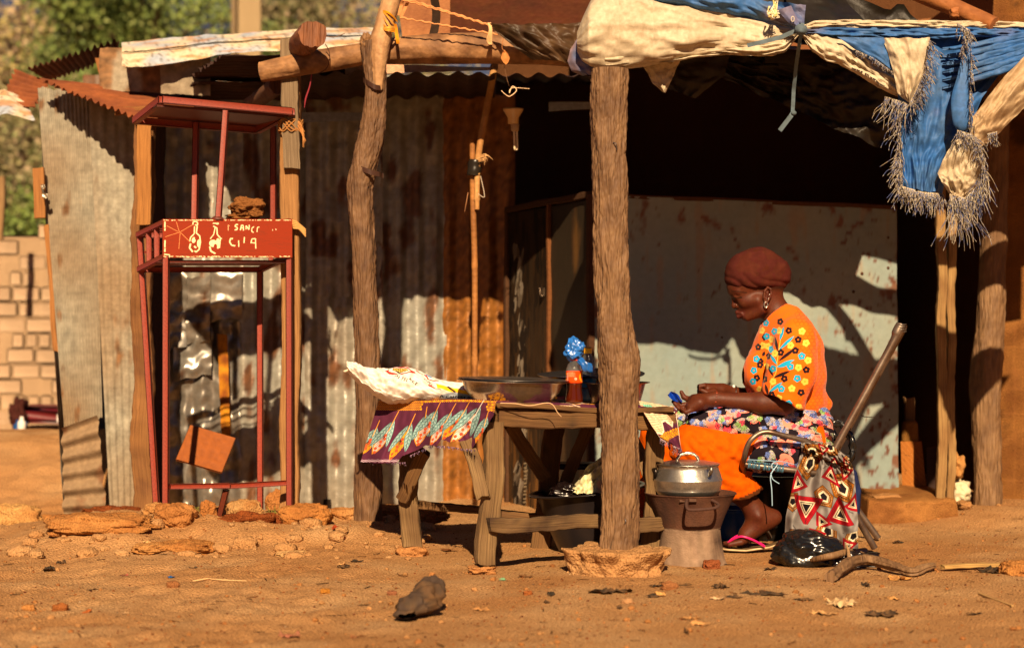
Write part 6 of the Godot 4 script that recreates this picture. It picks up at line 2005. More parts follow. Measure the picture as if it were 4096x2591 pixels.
# ---------------------------------------------------------------- table and what stands on, under and beside it
func make_table() -> void:
	var tb := thing("wooden_table", "rough weathered wooden table with braced legs, under the purple cloth", "table", at(2170, 2220, 6.8))
	var W := func(a: Color, b: Color) -> Callable: return func(_f: float, _g: float, p: Vector3) -> Color: return a.lerp(b, clampf(0.5 + fbm(p, 7.0), 0, 1)).lerp(S(60, 44, 30), smoothstep(0.45, 0.7, fbm(p + Vector3(4, 4, 0), 9.0)) * 0.7)
	var wa: Callable = W.call(S(156, 120, 78), S(126, 92, 58))
	var wb: Callable = W.call(S(140, 98, 56), S(112, 76, 44))
	var add := func(called: String, a: Vector3, b: Vector3, w: float, h: float, up: Vector3, cl: Callable, rough := 0.003) -> void:
		var mb := MB.new()
		beam(mb, a, b, w, h, up, rough, cl)
		part(tb, called, mb, M.wood)
	var A := at(1560, 1655, 6.88)
	var B := at(1990, 1664, 6.36)
	var C := at(2240, 1655, 7.1)
	var Dd := at(2690, 1690, 6.58)
	add.call("beam", B, Dd, 0.05, 0.068, Vector3.UP, wb)
	add.call("beam", A, C, 0.05, 0.066, Vector3.UP, wb)
	add.call("beam", A, B, 0.05, 0.06, Vector3.UP, wb)
	add.call("beam", C, Dd + Vector3(-0.03, 0, -0.05), 0.05, 0.06, Vector3.UP, wb)
	for i in 5:
		var f := 0.06 + i * 0.22
		add.call("top_board", A.lerp(B, f) + Vector3(0, 0.042, 0), C.lerp(Dd, f) + Vector3(0, 0.044, 0), 0.155, 0.018, Vector3.UP, wb)
	add.call("leg", at(1648, 2187, 6.86), at(1636, 1660, 6.86), 0.075, 0.06, Vector3(0, 0, 1), wa, 0.004)
	add.call("leg", at(1944, 2256, 6.33), at(1978, 1690, 6.35), 0.07, 0.06, Vector3(0.3, 0, 1), wa, 0.004)
	add.call("leg", at(2168, 2219, 6.98), at(2226, 1670, 7.02), 0.08, 0.06, Vector3(0, 0, 1), wb, 0.004)
	add.call("leg", at(2606, 2202, 6.66), at(2630, 1700, 6.62), 0.072, 0.06, Vector3(0, 0, 1), wa, 0.004)
	add.call("brace", at(1932, 1992, 6.29), at(1862, 1765, 6.36), 0.05, 0.03, Vector3(0, 0, 1), wa, 0.004)
	add.call("brace", at(1602, 1992, 6.81), at(1700, 1810, 6.72), 0.05, 0.04, Vector3(0, 0, 1), wb, 0.004)
	add.call("brace", at(2185, 1900, 6.9), at(2040, 1690, 6.75), 0.05, 0.03, Vector3(0, 0, 1), wb, 0.004)
	add.call("brace", at(2262, 1925, 6.95), at(2372, 1695, 6.9), 0.05, 0.03, Vector3(0, 0, 1), wb, 0.004)
	add.call("brace", at(2604, 1915, 6.72), at(2530, 1770, 6.8), 0.05, 0.03, Vector3(0, 0, 1), wa, 0.004)
	add.call("rail", at(1670, 2026, 6.88), at(2180, 2062, 6.99), 0.05, 0.03, Vector3.UP, wb, 0.004)
	add.call("rail", at(1954, 2084, 6.3), at(2650, 2102, 6.58), 0.03, 0.052, Vector3.UP, W.call(S(140, 104, 66), S(76, 52, 34)), 0.005)
	for q in [[1646, 2208, 6.86, 0.058, 0.024, 31, "flat tan stone under the left end leg of the table"], [1926, 2277, 6.34, 0.047, 0.016, 33, "upper flat stone under the nearest table leg"], [1922, 2312, 6.34, 0.053, 0.02, 35, "lower stone under the nearest table leg, beneath the flat one"]]:
		var mb := MB.new()
		stone(mb, at(q[0], q[1], q[2]), Vector3(q[3], q[4], 0.05), q[5], S(214, 152, 96), 0.22, 0.2, 40, 26, 0.75)
		solo("prop_stone", mb, M.mud, q[6], "stone", "stones propping up the table legs")
	# cloth
	var cl := thing("tablecloth", "purple leaf-printed cloth draped over the table with ragged hanging edges", "tablecloth", at(2060, 1620, 6.6))
	var mb := MB.new()
	mb.grid(60, 30, func(u: float, w: float) -> Vector3:
		var p: Vector3 = (A + Vector3(-0.02, 0, 0)).lerp(B + Vector3(0, 0, 0.03), w).lerp(C.lerp(Dd + Vector3(0.02, 0, 0.03), w), u)
		return p + Vector3(0, 0.056 + 0.004 * nz.get_noise_2d(u * 12, w * 8) - 0.012 * smoothstep(0.94, 1.0, w), 0), Color.WHITE, false, Vector2(2.2, 2.0))
	part(cl, "top", mb, M.net_print)
	var low := [Vector2(0, 1846), Vector2(0.1, 1852), Vector2(0.3, 1851), Vector2(0.325, 1824), Vector2(0.4, 1803), Vector2(0.47, 1781), Vector2(0.58, 1783), Vector2(0.61, 1756), Vector2(0.68, 1768), Vector2(0.735, 1760), Vector2(0.79, 1790), Vector2(0.83, 1804), Vector2(0.87, 1772), Vector2(0.93, 1728), Vector2(1.0, 1660)]
	mb = MB.new()
	mb.grid(130, 46, func(u: float, w: float) -> Vector3:
		var yb := lin(low, u) + 2.5 * nz.get_noise_2d(u * 90, 3)
		var y := lerpf(1599 + 3 * sin(u * 7), yb, w)
		var k := (y - 1613) / 240.0
		var px := lerpf(1541, 2016, u) - k * lerpf(70, 30, u) + 10 * k * sin(u * 17)
		var dd := lerpf(6.9, 6.31, u)
		return Vector3(-0.03, 0, 0) + at(px, y, dd - 0.045 - 0.1 * k * (0.6 + 0.4 * sin(u * 13.0)) + 0.014 * k * sin(u * 34.0) + 0.006 * nz.get_noise_2d(u * 14, w * 4)))
	for i in mb.t.size():
		var u := float(i % 131) / 130.0
		var yb := lin(low, u)
		mb.t[i] = Vector2(u, lerpf(1613, yb, float(i / 131) / 46.0) / 240.0 - 1613.0 / 240.0)
	part(cl, "end_drape", mb, M.leaf_print)
	mb = MB.new()
	drape(mb, [Vector3(2555, 1604, 6.6), Vector3(2575, 1650, 6.5), Vector3(2610, 1705, 6.47), Vector3(2640, 1750, 6.47), Vector3(2700, 1785, 6.5)], [Vector3(2692, 1626, 6.62), Vector3(2708, 1670, 6.58), Vector3(2716, 1720, 6.56), Vector3(2720, 1760, 6.55), Vector3(2726, 1796, 6.55)], 30, 30, 0.02, 0.008, Vector2(3, 3), Color.WHITE, 7.0)
	part(cl, "corner_drape", mb, M.net_print, "hanging corner with gold dots")
	mb = MB.new()
	mb.grid(70, 6, func(u: float, w: float) -> Vector3:
		var p := (B + Vector3(0.01, 0.05, 0.02)).lerp(Dd + Vector3(-0.07, 0.052, 0.02), u)
		return p + Vector3(0, -w * (0.008 + 0.007 * absf(nz.get_noise_2d(u * 20, 4))), 0.012 * sin(w * 1.5) + 0.004 * nz.get_noise_2d(u * 30, 1)), Color.WHITE, false, Vector2(2.5, 0.06))
	part(cl, "front_edge", mb, M.net_print)
	var fr := MB.new()
	fray(fr, [Vector3(1473, 1846, 6.8), Vector3(1624, 1850, 6.6)], 70, Vector2(-0.1, 1), Vector2(3, 14), 0.0, 21, [S(176, 140, 160), S(120, 70, 90)])
	fray(fr, [Vector3(1640, 1822, 6.55), Vector3(1720, 1784, 6.5), Vector3(1780, 1784, 6.45), Vector3(1900, 1800, 6.3)], 110, Vector2(0.1, 1), Vector2(3, 14), 0.0, 22, [S(190, 150, 172), S(96, 52, 70)])
	fray(fr, [Vector3(2640, 1752, 6.45), Vector3(2700, 1786, 6.48), Vector3(2726, 1796, 6.5)], 70, Vector2(0, 1), Vector2(5, 34), 0.0, 23, [S(176, 130, 140), S(96, 52, 64), S(214, 190, 180)])
	fr.tube(spline([at4(2000, 1612, 6.3, 0.0014), at4(2060, 1614, 6.3, 0.0018), at4(2120, 1622, 6.3, 0.0018), at4(2180, 1612, 6.3, 0.0018), at4(2210, 1618, 6.3, 0.0016), at4(2232, 1652, 6.3, 0.0013), at4(2246, 1666, 6.3, 0.0008)], 40), 5, null, S(206, 170, 130))
	part(cl, "loose_threads", fr, M.thread, "", "stuff")

func round_dish(called: String, label: String, category: String, o: Vector3, prof: Array, m: Material, col: Color, tilt := Vector3.ZERO, group := "") -> MeshInstance3D:
	var mb := MB.new()
	var pv := PackedVector2Array()
	for q in prof:
		pv.append(q)
	mb.lathe(Vector3.ZERO, pv, 72, col)
	var x := MeshInstance3D.new()
	x.name = numbered(called)
	x.mesh = mb.mesh()
	x.material_override = m
	x.position = o
	x.rotation = tilt
	add_child(x)
	tag(x, label, category, group)
	return x

func make_wares() -> void:
	var ty := 0.606
	# printed grain sack
	var sk := MB.new()
	var rows := [[1386, 1448, 1478], [1410, 1450, 1512], [1450, 1462, 1545], [1500, 1474, 1582], [1540, 1474, 1604], [1580, 1466, 1614], [1630, 1468, 1611], [1690, 1490, 1606], [1740, 1512, 1606], [1800, 1528, 1608], [1870, 1534, 1612], [1910, 1550, 1614]]
	var tops := []
	var bots := []
	for q in rows:
		tops.append(Vector2(q[0], q[1]))
		bots.append(Vector2(q[0], q[2]))
	sk.grid(80, 150, func(u: float, w: float) -> Vector3:
		var px := lerpf(1386, 1910, w)
		var a := u * TAU
		var yt := lin(tops, px)
		var yb := lin(bots, px)
		var f := 0.012 * n3(Vector3(w * 9.0, cos(a) * 1.6, sin(a) * 1.6), 1.0) + 0.007 * n3(Vector3(w * 22.0, cos(a) * 4.0, sin(a) * 4.0), 1.0)
		f *= lerpf(1.3, 0.5, smoothstep(0.3, 0.8, w))
		var d := lerpf(6.74, 6.72, w)
		return at(px, lerpf(yt, yb, 0.5 - 0.5 * cos(a)), d - (pow(absf(sin(a)), 0.8) * signf(sin(a))) * (0.05 + 0.05 * sin(PI * w)) - f) + Vector3(0, f * 0.5, 0), Color.WHITE, true)
	for i in sk.t.size():
		var u := float(i % 81) / 80.0
		sk.t[i] = Vector2(float(i / 81) / 150.0, u * 2.0 if u < 0.5 else 0.02 + 0.1 * (u - 0.5))
	var sack := thing("grain_sack", "white printed woven grain sack, flattened, sticking out over the left end of the table", "sack", at(1640, 1612, 6.6))
	part(sack, "bag", sk, M.sack_print)
	var kn := MB.new()
	kn.tube(spline([at4(1392, 1478, 6.7, 0.004), at4(1382, 1484, 6.7, 0.005), at4(1374, 1484, 6.7, 0.003)], 6), 6, null, S(226, 210, 184))
	part(sack, "knot", kn, M.cloth)
	# basins, trays, bowl
	round_dish("steel_basin", "large steel basin on the table beside the grain sack", "basin", Vector3(0.0, ty, -6.55), [Vector2(0, 0.004), Vector2(0.12, 0.0), Vector2(0.15, 0.012), Vector2(0.178, 0.045), Vector2(0.19, 0.075), Vector2(0.207, 0.08), Vector2(0.208, 0.083), Vector2(0.189, 0.08), Vector2(0.17, 0.045), Vector2(0.14, 0.016), Vector2(0, 0.008)], M.stain_steel, S(196, 186, 174), Vector3(0, 0, -0.03))
	round_dish("cover_tray", "thin flat steel tray covering the large basin on the table", "tray", Vector3(0.008, ty + 0.086, -6.55), [Vector2(0, 0.004), Vector2(0.14, 0.004), Vector2(0.208, 0.0), Vector2(0.21, 0.003), Vector2(0.14, 0.007), Vector2(0, 0.007)], M.stain_steel, S(190, 184, 176), Vector3(0, 0, -0.03))
	round_dish("steel_tray", "shallow steel tray behind the orange-labelled bottle", "tray", Vector3(0.245, ty + 0.075, -6.86), [Vector2(0, 0.0), Vector2(0.1, 0.0), Vector2(0.145, 0.022), Vector2(0.147, 0.025), Vector2(0.1, 0.004), Vector2(0, 0.004)], M.stain_steel, S(150, 150, 156), Vector3(0.05, 0, 0.02))
	round_dish("upturned_bowl", "dark steel bowl under the shallow tray behind the bottles", "bowl", Vector3(0.24, ty, -6.88), [Vector2(0, 0.0), Vector2(0.08, 0.0), Vector2(0.1, 0.02), Vector2(0.12, 0.074), Vector2(0.118, 0.076), Vector2(0.09, 0.02), Vector2(0, 0.006)], M.stain_steel, S(96, 84, 78))
	round_dish("steel_bowl", "deep steel bowl on the table half hidden by the front post", "bowl", Vector3(0.398, ty - 0.015, -6.7), [Vector2(0, 0.0), Vector2(0.088, 0.0), Vector2(0.093, 0.006), Vector2(0.113, 0.08), Vector2(0.13, 0.084), Vector2(0.131, 0.087), Vector2(0.112, 0.084), Vector2(0.09, 0.008), Vector2(0, 0.006)], M.stain_steel, S(156, 140, 126))
	round_dish("bowl_tray", "steel tray resting on the deep bowl behind the front post", "tray", Vector3(0.385, ty + 0.082, -6.72), [Vector2(0, 0.008), Vector2(0.08, 0.008), Vector2(0.122, 0.022), Vector2(0.125, 0.026), Vector2(0.08, 0.012), Vector2(0, 0.012)], M.stain_steel, S(140, 146, 160), Vector3(0.12, 0, -0.02))
	# bottles
	var bo := Vector3((2297 - CX) * 6.6 / F, ty - 0.004, -6.6)
	var b1 := thing("drink_bottle", "plastic bottle with an orange paper label and brown drink on the table", "bottle", bo)
	var pf := func(q: Array) -> PackedVector2Array:
		var o := PackedVector2Array()
		for v in q:
			o.append(v)
		return o
	var mb := MB.new()
	mb.lathe(bo, pf.call([Vector2(0, 0.0), Vector2(0.03, 0.0), Vector2(0.0325, 0.006), Vector2(0.0325, 0.02), Vector2(0.0275, 0.052), Vector2(0.0295, 0.072), Vector2(0.0305, 0.078), Vector2(0.0305, 0.122), Vector2(0.0295, 0.13), Vector2(0.024, 0.146), Vector2(0.014, 0.157), Vector2(0.0125, 0.172), Vector2(0, 0.172)]), 40)
	part(b1, "shell", mb, M.clear_plastic)
	mb = MB.new()
	mb.lathe(bo, pf.call([Vector2(0, -0.0005), Vector2(0.0305, -0.0005), Vector2(0.033, 0.006), Vector2(0.033, 0.02), Vector2(0.028, 0.052), Vector2(0.03, 0.072), Vector2(0.0305, 0.077), Vector2(0, 0.0775)]), 36)
	part(b1, "brown_drink", mb, M.drink)
	mb = MB.new()
	mb.grid(48, 3, func(u: float, w: float) -> Vector3: return bo + Vector3(-cos(u * TAU + 0.5) * 0.0312, 0.121 - 0.044 * w, sin(u * TAU + 0.5) * 0.0312), Color.WHITE, false, Vector2(2, 1))
	part(b1, "label", mb, M.label_print, "orange label")
	mb = MB.new()
	mb.lathe(bo, pf.call([Vector2(0.0145, 0.16), Vector2(0.0145, 0.176), Vector2(0, 0.176)]), 20, S(196, 60, 30))
	part(b1, "cap", mb, M.gloss)
	var bb := MB.new()
	bb.blob(at(2300, 1402, 6.6), Vector3(0.036, 0.042, 0.03), func(d: Vector3) -> float: return 0.22 * n3(d, 1.4) + 0.14 * n3(d, 3.5) + 0.1 * absf(n3(d, 6.0)) - 0.3 * smoothstep(0.2, 1.0, d.x * 0.7 - d.y * 0.7), 60, 44, S(44, 118, 214))
	bb.tube(spline([at4(2318, 1436, 6.55, 0.008), at4(2334, 1452, 6.54, 0.013), at4(2352, 1472, 6.54, 0.019), at4(2368, 1486, 6.55, 0.006)], 30), 26, func(a: float, s: float, _p: Vector3) -> float: return 0.006 * nz.get_noise_3d(cos(a) * 1.5, sin(a) * 1.5, s * 30), S(36, 104, 196), true, 0.5)
	solo("blue_bag", bb, M.bag, "small bright blue plastic bag pulled over the orange-labelled bottle", "bag")
	bo = Vector3((2352 - CX) * 6.78 / F, ty - 0.006, -6.78)
	var b2 := thing("water_bottle", "clear water bottle with a yellow cap and blue label behind the drink bottle", "bottle", bo)
	mb = MB.new()
	mb.lathe(bo, pf.call([Vector2(0, 0.0), Vector2(0.028, 0.0), Vector2(0.031, 0.008), Vector2(0.03, 0.05), Vector2(0.031, 0.1), Vector2(0.031, 0.13), Vector2(0.028, 0.155), Vector2(0.018, 0.175), Vector2(0.014, 0.183), Vector2(0.014, 0.194), Vector2(0, 0.194)]), 36)
	part(b2, "shell", mb, M.clear_plastic)
	mb = MB.new()
	mb.lathe(bo, pf.call([Vector2(0.0157, 0.186), Vector2(0.0157, 0.204), Vector2(0.0145, 0.207), Vector2(0, 0.207)]), 24, S(240, 176, 30))
	part(b2, "cap", mb, M.gloss, "yellow cap")
	mb = MB.new()
	mb.lathe(bo, pf.call([Vector2(0.0316, 0.055), Vector2(0.0322, 0.1)]), 36, S(40, 120, 190))
	mb.lathe(bo, pf.call([Vector2(0, 0.003), Vector2(0.027, 0.003), Vector2(0.0285, 0.012), Vector2(0.028, 0.05), Vector2(0, 0.05)]), 30, S(60, 110, 150))
	part(b2, "label", mb, M.gloss, "blue label")
	# stove and pot
	var so := Vector3((2762 - CX) * 6.62 / F, 0.0, -6.62)
	so.y = gh(so.x, 6.62) - 0.002
	var sv := thing("charcoal_stove", "rusty flared sheet-metal charcoal stove below the pot", "stove", so)
	var rust := func(u: float, w: float, p: Vector3) -> Color:
		var c := S(108, 72, 54).lerp(S(80, 50, 38), clampf(0.5 + fbm(p, 9.0), 0, 1))
		if p.y - so.y < 0.137:
			c = S(168, 140, 116).lerp(S(120, 96, 78), clampf(0.45 + fbm(p, 8.0), 0, 1)).lerp(S(64, 48, 42), smoothstep(0.25, 0.55, fbm(p + Vector3(2, 0, 0), 6.0)) * 0.85)
		return c.lerp(S(52, 38, 34), smoothstep(0.3, 0.6, fbm(p + Vector3(7, 0, 3), 5.0)) * 0.6)
	mb = MB.new()
	mb.lathe(so, pf.call([Vector2(0.136, 0.0), Vector2(0.133, 0.004), Vector2(0.127, 0.02), Vector2(0.115, 0.09), Vector2(0.112, 0.132), Vector2(0.1125, 0.136)]), 72, rust, func(a: float, y: float) -> float: return 0.0018 * sin(a * 3.0) + 0.0015 * sin(a * 7.0 + y * 20.0) + 0.004 * bell(a, 1.45, 0.02))
	part(sv, "base_cone", mb, M.rusty)
	mb = MB.new()
	mb.lathe(so, pf.call([Vector2(0.1128, 0.134), Vector2(0.114, 0.14), Vector2(0.13, 0.185), Vector2(0.152, 0.235), Vector2(0.168, 0.262), Vector2(0.172, 0.264), Vector2(0.17, 0.268), Vector2(0.148, 0.238), Vector2(0.11, 0.15), Vector2(0, 0.15)]), 72, rust, func(a: float, y: float) -> float: return (0.002 * sin(a * 2.0 + 1.0) + 0.002 * sin(a * 5.0)) * clampf(y * 4.0, 0, 1))
	part(sv, "fire_bowl", mb, M.rusty)
	mb = MB.new()
	var hp := []
	for q in [[2748, 2000, 6.46], [2746, 2022, 6.41], [2756, 2038, 6.385], [2800, 2038, 6.375], [2850, 2033, 6.385], [2872, 2026, 6.41], [2872, 2014, 6.45], [2848, 2000, 6.47]]:
		hp.append(at4(q[0], q[1], q[2], 0.0055))
	mb.tube(spline(hp, 46), 10, null, S(84, 58, 48))
	mb.box(at(2734, 2000, 6.47), Vector3(0.015, 0.009, 0.003), Basis(Vector3.RIGHT, -0.4), 0.001, S(92, 64, 52))
	mb.box(at(2772, 2000, 6.455), Vector3(0.014, 0.008, 0.003), Basis(Vector3.RIGHT, -0.4), 0.001, S(92, 64, 52))
	part(sv, "handle", mb, M.rusty)
	mb = MB.new()
	mb.box(at(2757, 2082, 6.505), Vector3(0.013, 0.007, 0.003), Basis(Vector3.RIGHT, -0.3), 0.001, S(70, 48, 40))
	part(sv, "latch_plate", mb, M.rusty)
	var po := Vector3((2752 - CX) * 6.62 / F, so.y + 0.252, -6.62)
	var pt := thing("cooking_pot", "dented cast aluminium cooking pot with lid on the charcoal stove", "pot", po)
	mb = MB.new()
	mb.lathe(po, pf.call([Vector2(0, -0.01), Vector2(0.09, -0.008), Vector2(0.116, 0.01), Vector2(0.1235, 0.022), Vector2(0.1245, 0.023), Vector2(0.1255, 0.027), Vector2(0.1245, 0.03), Vector2(0.1265, 0.034), Vector2(0.1255, 0.037), Vector2(0.1285, 0.044), Vector2(0.1298, 0.06), Vector2(0.1312, 0.062), Vector2(0.1312, 0.066), Vector2(0.1285, 0.068), Vector2(0.124, 0.085), Vector2(0.117, 0.103), Vector2(0.1145, 0.113), Vector2(0.118, 0.118), Vector2(0.118, 0.121), Vector2(0.11, 0.12)]), 96, S(206, 200, 190), func(a: float, y: float) -> float: return 0.0006 * sin(a * 9.0 + y * 70.0) + 0.0008 * nz.get_noise_2d(a * 3.0, y * 40.0) + 0.0022 * bell(a, 1.27, 0.012))
	part(pt, "body", mb, M.pot_metal)
	mb = MB.new()
	mb.lathe(po, pf.call([Vector2(0, 0.138), Vector2(0.03, 0.1375), Vector2(0.07, 0.134), Vector2(0.105, 0.128), Vector2(0.119, 0.1255), Vector2(0.1215, 0.1235), Vector2(0.121, 0.121), Vector2(0.115, 0.1195)]), 96, S(186, 180, 174))
	part(pt, "lid", mb, M.pot_metal)
	mb = MB.new()
	hp = []
	for q in [[2708, 1846], [2712, 1832], [2726, 1818], [2752, 1812], [2776, 1817], [2790, 1830], [2795, 1842]]:
		hp.append(at4(q[0], q[1], 6.6, 0.0062 if q[1] > 1815 else 0.0072))
	mb.tube(spline(hp, 40), 12, func(a: float, s: float, _p: Vector3) -> float: return 0.0008 * sin(s * 300.0 + a * 2.0), S(196, 190, 180))
	part(pt, "lid_handle", mb, M.pot_metal)
	for q in [[2846, 1872, 2836, 1905, 6.5], [2622, 1880, 2616, 1915, 6.6]]:
		mb = MB.new()
		mb.tube(spline([at4(q[0] - 12, q[1] - 2, q[4] + 0.01, 0.006), at4(q[0], q[1], q[4] - 0.012, 0.008), at4(q[2] + 6, q[3] - 12, q[4] - 0.012, 0.007), at4(q[2], q[3], q[4] + 0.006, 0.004)], 16), 10, null, S(150, 144, 136) if q[0] > 2700 else S(60, 54, 50))
		part(pt, "side_handle", mb, M.pot_metal)
	# tub with bags under the table
	var to := Vector3((2376 - CX) * 6.86 / F, 0.02, -6.86)
	var tub := round_dish("black_tub", "big black plastic tub standing under the table", "tub", to, [Vector2(0, 0.0), Vector2(0.12, 0.0), Vector2(0.14, 0.01), Vector2(0.18, 0.13), Vector2(0.2, 0.222), Vector2(0.234, 0.228), Vector2(0.235, 0.236), Vector2(0.198, 0.232), Vector2(0.135, 0.014), Vector2(0, 0.01)], M.gloss, S(34, 32, 32), Vector3(0, 0, 0.1))
	mb = MB.new()
	drape(mb, [Vector3(2392, 1830, 6.8), Vector3(2340, 1880, 6.78), Vector3(2300, 1930, 6.76), Vector3(2278, 1972, 6.76)], [Vector3(2470, 1830, 6.84), Vector3(2440, 1880, 6.8), Vector3(2430, 1930, 6.78), Vector3(2430, 1975, 6.78)], 24, 24, 0.05, 0.03, Vector2(3, 2), S(226, 222, 180), 3.0)
	solo("pale_bag", mb, M.tarp, "pale cream plastic bag sticking up out of the black tub", "bag")
	mb = MB.new()
	mb.blob(at(2264, 1965, 6.78), Vector3(0.052, 0.03, 0.04), func(d: Vector3) -> float: return 0.3 * n3(d, 1.6) + 0.22 * absf(n3(d, 4.0)), 40, 28, S(22, 20, 20))
	solo("black_bag", mb, M.bag, "small crumpled black bag on the rim of the tub under the table", "bag")
	mb = MB.new()
	mb.box(at(2340, 1862, 7.2), Vector3(0.14, 0.012, 0.06), Basis.IDENTITY, 0.004, S(40, 38, 40))
	solo("black_crate_lid", mb, M.gloss, "flat black lid lying behind the cream bag under the table", "lid")
	# blue bucket behind her foot, dark bucket under the chair
	round_dish("blue_bucket", "bright blue plastic bucket behind the woman's foot", "bucket", Vector3((2945 - CX) * 7.3 / F, 0.0, -7.3), [Vector2(0, 0.0), Vector2(0.075, 0.0), Vector2(0.08, 0.004), Vector2(0.094, 0.12), Vector2(0.1, 0.122), Vector2(0.1, 0.132), Vector2(0.094, 0.134), Vector2(0.088, 0.134), Vector2(0.07, 0.01), Vector2(0, 0.01)], M.gloss, S(20, 70, 160))
	round_dish("black_bucket", "black plastic bucket in the shade under the chair", "bucket", Vector3((3110 - CX) * 7.35 / F, 0.0, -7.35), [Vector2(0, 0.0), Vector2(0.1, 0.0), Vector2(0.15, 0.26), Vector2(0.16, 0.262), Vector2(0.16, 0.27), Vector2(0.145, 0.27), Vector2(0.09, 0.01), Vector2(0, 0.01)], M.gloss, S(24, 22, 24))

# ---------------------------------------------------------------- chair
func make_chair() -> void:
	var ch := thing("metal_chair", "folding chair of dark bent steel tube with blue cord wound round its seat bar", "chair", at(3250, 2190, 7.1))
	var tone := func(_a: float, _s: float, p: Vector3) -> Color: return S(150, 134, 120).lerp(S(112, 90, 76), clampf(0.5 + fbm(p, 8.0), 0, 1))
	for far in [0, 1]:
		var dd: float = 0.36 * far
		var k: float = (7.0 + dd) / 7.0
		var fx := func(x: float) -> float: return x + (8.0 if far else 0.0)
		var mb := MB.new()
		var pts := []
		for q in [[3080, 2150, 7.25], [3000, 1990, 7.12], [2974, 1890, 6.96], [2977, 1830, 6.86], [2996, 1772, 6.84], [3030, 1738, 6.84], [3066, 1727, 6.84], [3110, 1735, 6.84], [3214, 1761, 6.86], [3290, 1782, 6.9]]:
			pts.append(at4(fx.call(q[0]), q[1], q[2] + dd, 0.0105 * k))
		mb.tube(spline(pts, 90), 16, null, tone)
		part(ch, "arm_tube", mb, M.tube_metal)
		mb = MB.new()
		mb.tube(spline([at4(fx.call(2978), 1856, 6.9 + dd, 0.011), at4(fx.call(3180), 1881, 6.9 + dd, 0.011), at4(fx.call(3400), 1908, 6.95 + dd, 0.011)], 20), 16, null, tone)
		part(ch, "seat_bar", mb, M.tube_metal)
		mb = MB.new()
		mb.tube(spline([at4(fx.call(3606), 1296, 7.0 + dd, 0.019), at4(fx.call(3590), 1330, 7.0 + dd, 0.021), at4(fx.call(3572), 1372, 7.0 + dd, 0.016), at4(fx.call(3470), 1560, 7.0 + dd, 0.0142), at4(fx.call(3330), 1815, 7.0 + dd, 0.0142), at4(fx.call(3150), 2150, 7.0 + dd, 0.0142)], 60), 18, null, tone)
		part(ch, "back_tube", mb, M.tube_metal)
		mb = MB.new()
		var by := 2192.0 if far == 0 else 2152.0
		mb.tube(spline([at4(fx.call(3270), 1790, 6.97 + dd, 0.0135), at4(lerpf(3270, 3500, 0.5), lerpf(1790, by, 0.5), 6.98 + dd, 0.0135), at4(3500 if far == 0 else 3514, by, 7.0 + dd * 0.95, 0.0135)], 24), 16, null, tone)
		part(ch, "rear_leg", mb, M.tube_metal)
	var mb := MB.new()
	mb.grid(16, 10, func(u: float, w: float) -> Vector3:
		var a := at(2990, 1862, 6.97).lerp(at(3390, 1905, 6.97), u)
		return a + Vector3(0, -0.02 * sin(PI * w), -0.36 * w), S(40, 52, 60))
	part(ch, "seat_webbing", mb, M.cloth)
	mb = MB.new()
	var wind := []
	for q in [[2990, 3042, 9], [3052, 3082, 5], [3088, 3136, 9]]:
		for i in q[2] * 8:
			var f: float = i / float(q[2] * 8)
			var px := lerpf(q[0], q[1], f)
			var c := at(px, 1857 + (px - 2985) * 0.123, 6.9)
			wind.append(v4(c + Vector3(0.002 * sin(i), cos(i * TAU / 8) * 0.0145, sin(i * TAU / 8) * 0.0145), 0.0026))
	mb.tube(spline(wind, 560), 5, null, S(70, 108, 130))
	mb.tube(spline([at4(2992, 1838, 6.87, 0.002), at4(3060, 1842, 6.86, 0.002), at4(3130, 1846, 6.86, 0.002), at4(3178, 1858, 6.88, 0.002)], 24), 6, null, S(120, 156, 180))
	mb.tube(spline([at4(3100, 1880, 6.86, 0.0022), at4(3086, 1868, 6.85, 0.0022), at4(3096, 1850, 6.85, 0.0022), at4(3110, 1858, 6.86, 0.0022), at4(3084, 1900, 6.85, 0.0022), at4(3088, 1960, 6.85, 0.0022), at4(3090, 2022, 6.86, 0.002)], 40), 6, null, S(150, 182, 205))
	mb.tube(spline([at4(3084, 1890, 6.85, 0.002), at4(3092, 1916, 6.85, 0.002), at4(3118, 1934, 6.85, 0.0018)], 14), 6, null, S(150, 182, 205))
	part(ch, "blue_cord", mb, M.gloss, "blue plastic cord")
	mb = MB.new()
	var ring := []
	for i in 30:
		ring.append(v4(at(3604, 1300, 7.0) + Vector3(cos(i * TAU / 9) * 0.022, -0.003 * i * 0.35 + 0.004, sin(i * TAU / 9) * 0.022), 0.0018))
	mb.tube(spline(ring, 120), 5, null, S(150, 144, 136))
	mb.tube(spline([at4(3446, 1658, 6.98, 0.002), at4(3458, 1666, 6.96, 0.002), at4(3500, 1668, 6.95, 0.0015)], 8), 5, null, S(60, 52, 46))
	part(ch, "wire", mb, M.tube_metal)
	# patterned cloth hung over the chair
	var hc := thing("patterned_cloth", "red, grey and brown pentagon-patterned cloth hung over the side of the metal chair", "cloth", at(3290, 2195, 6.95))
	mb = MB.new()
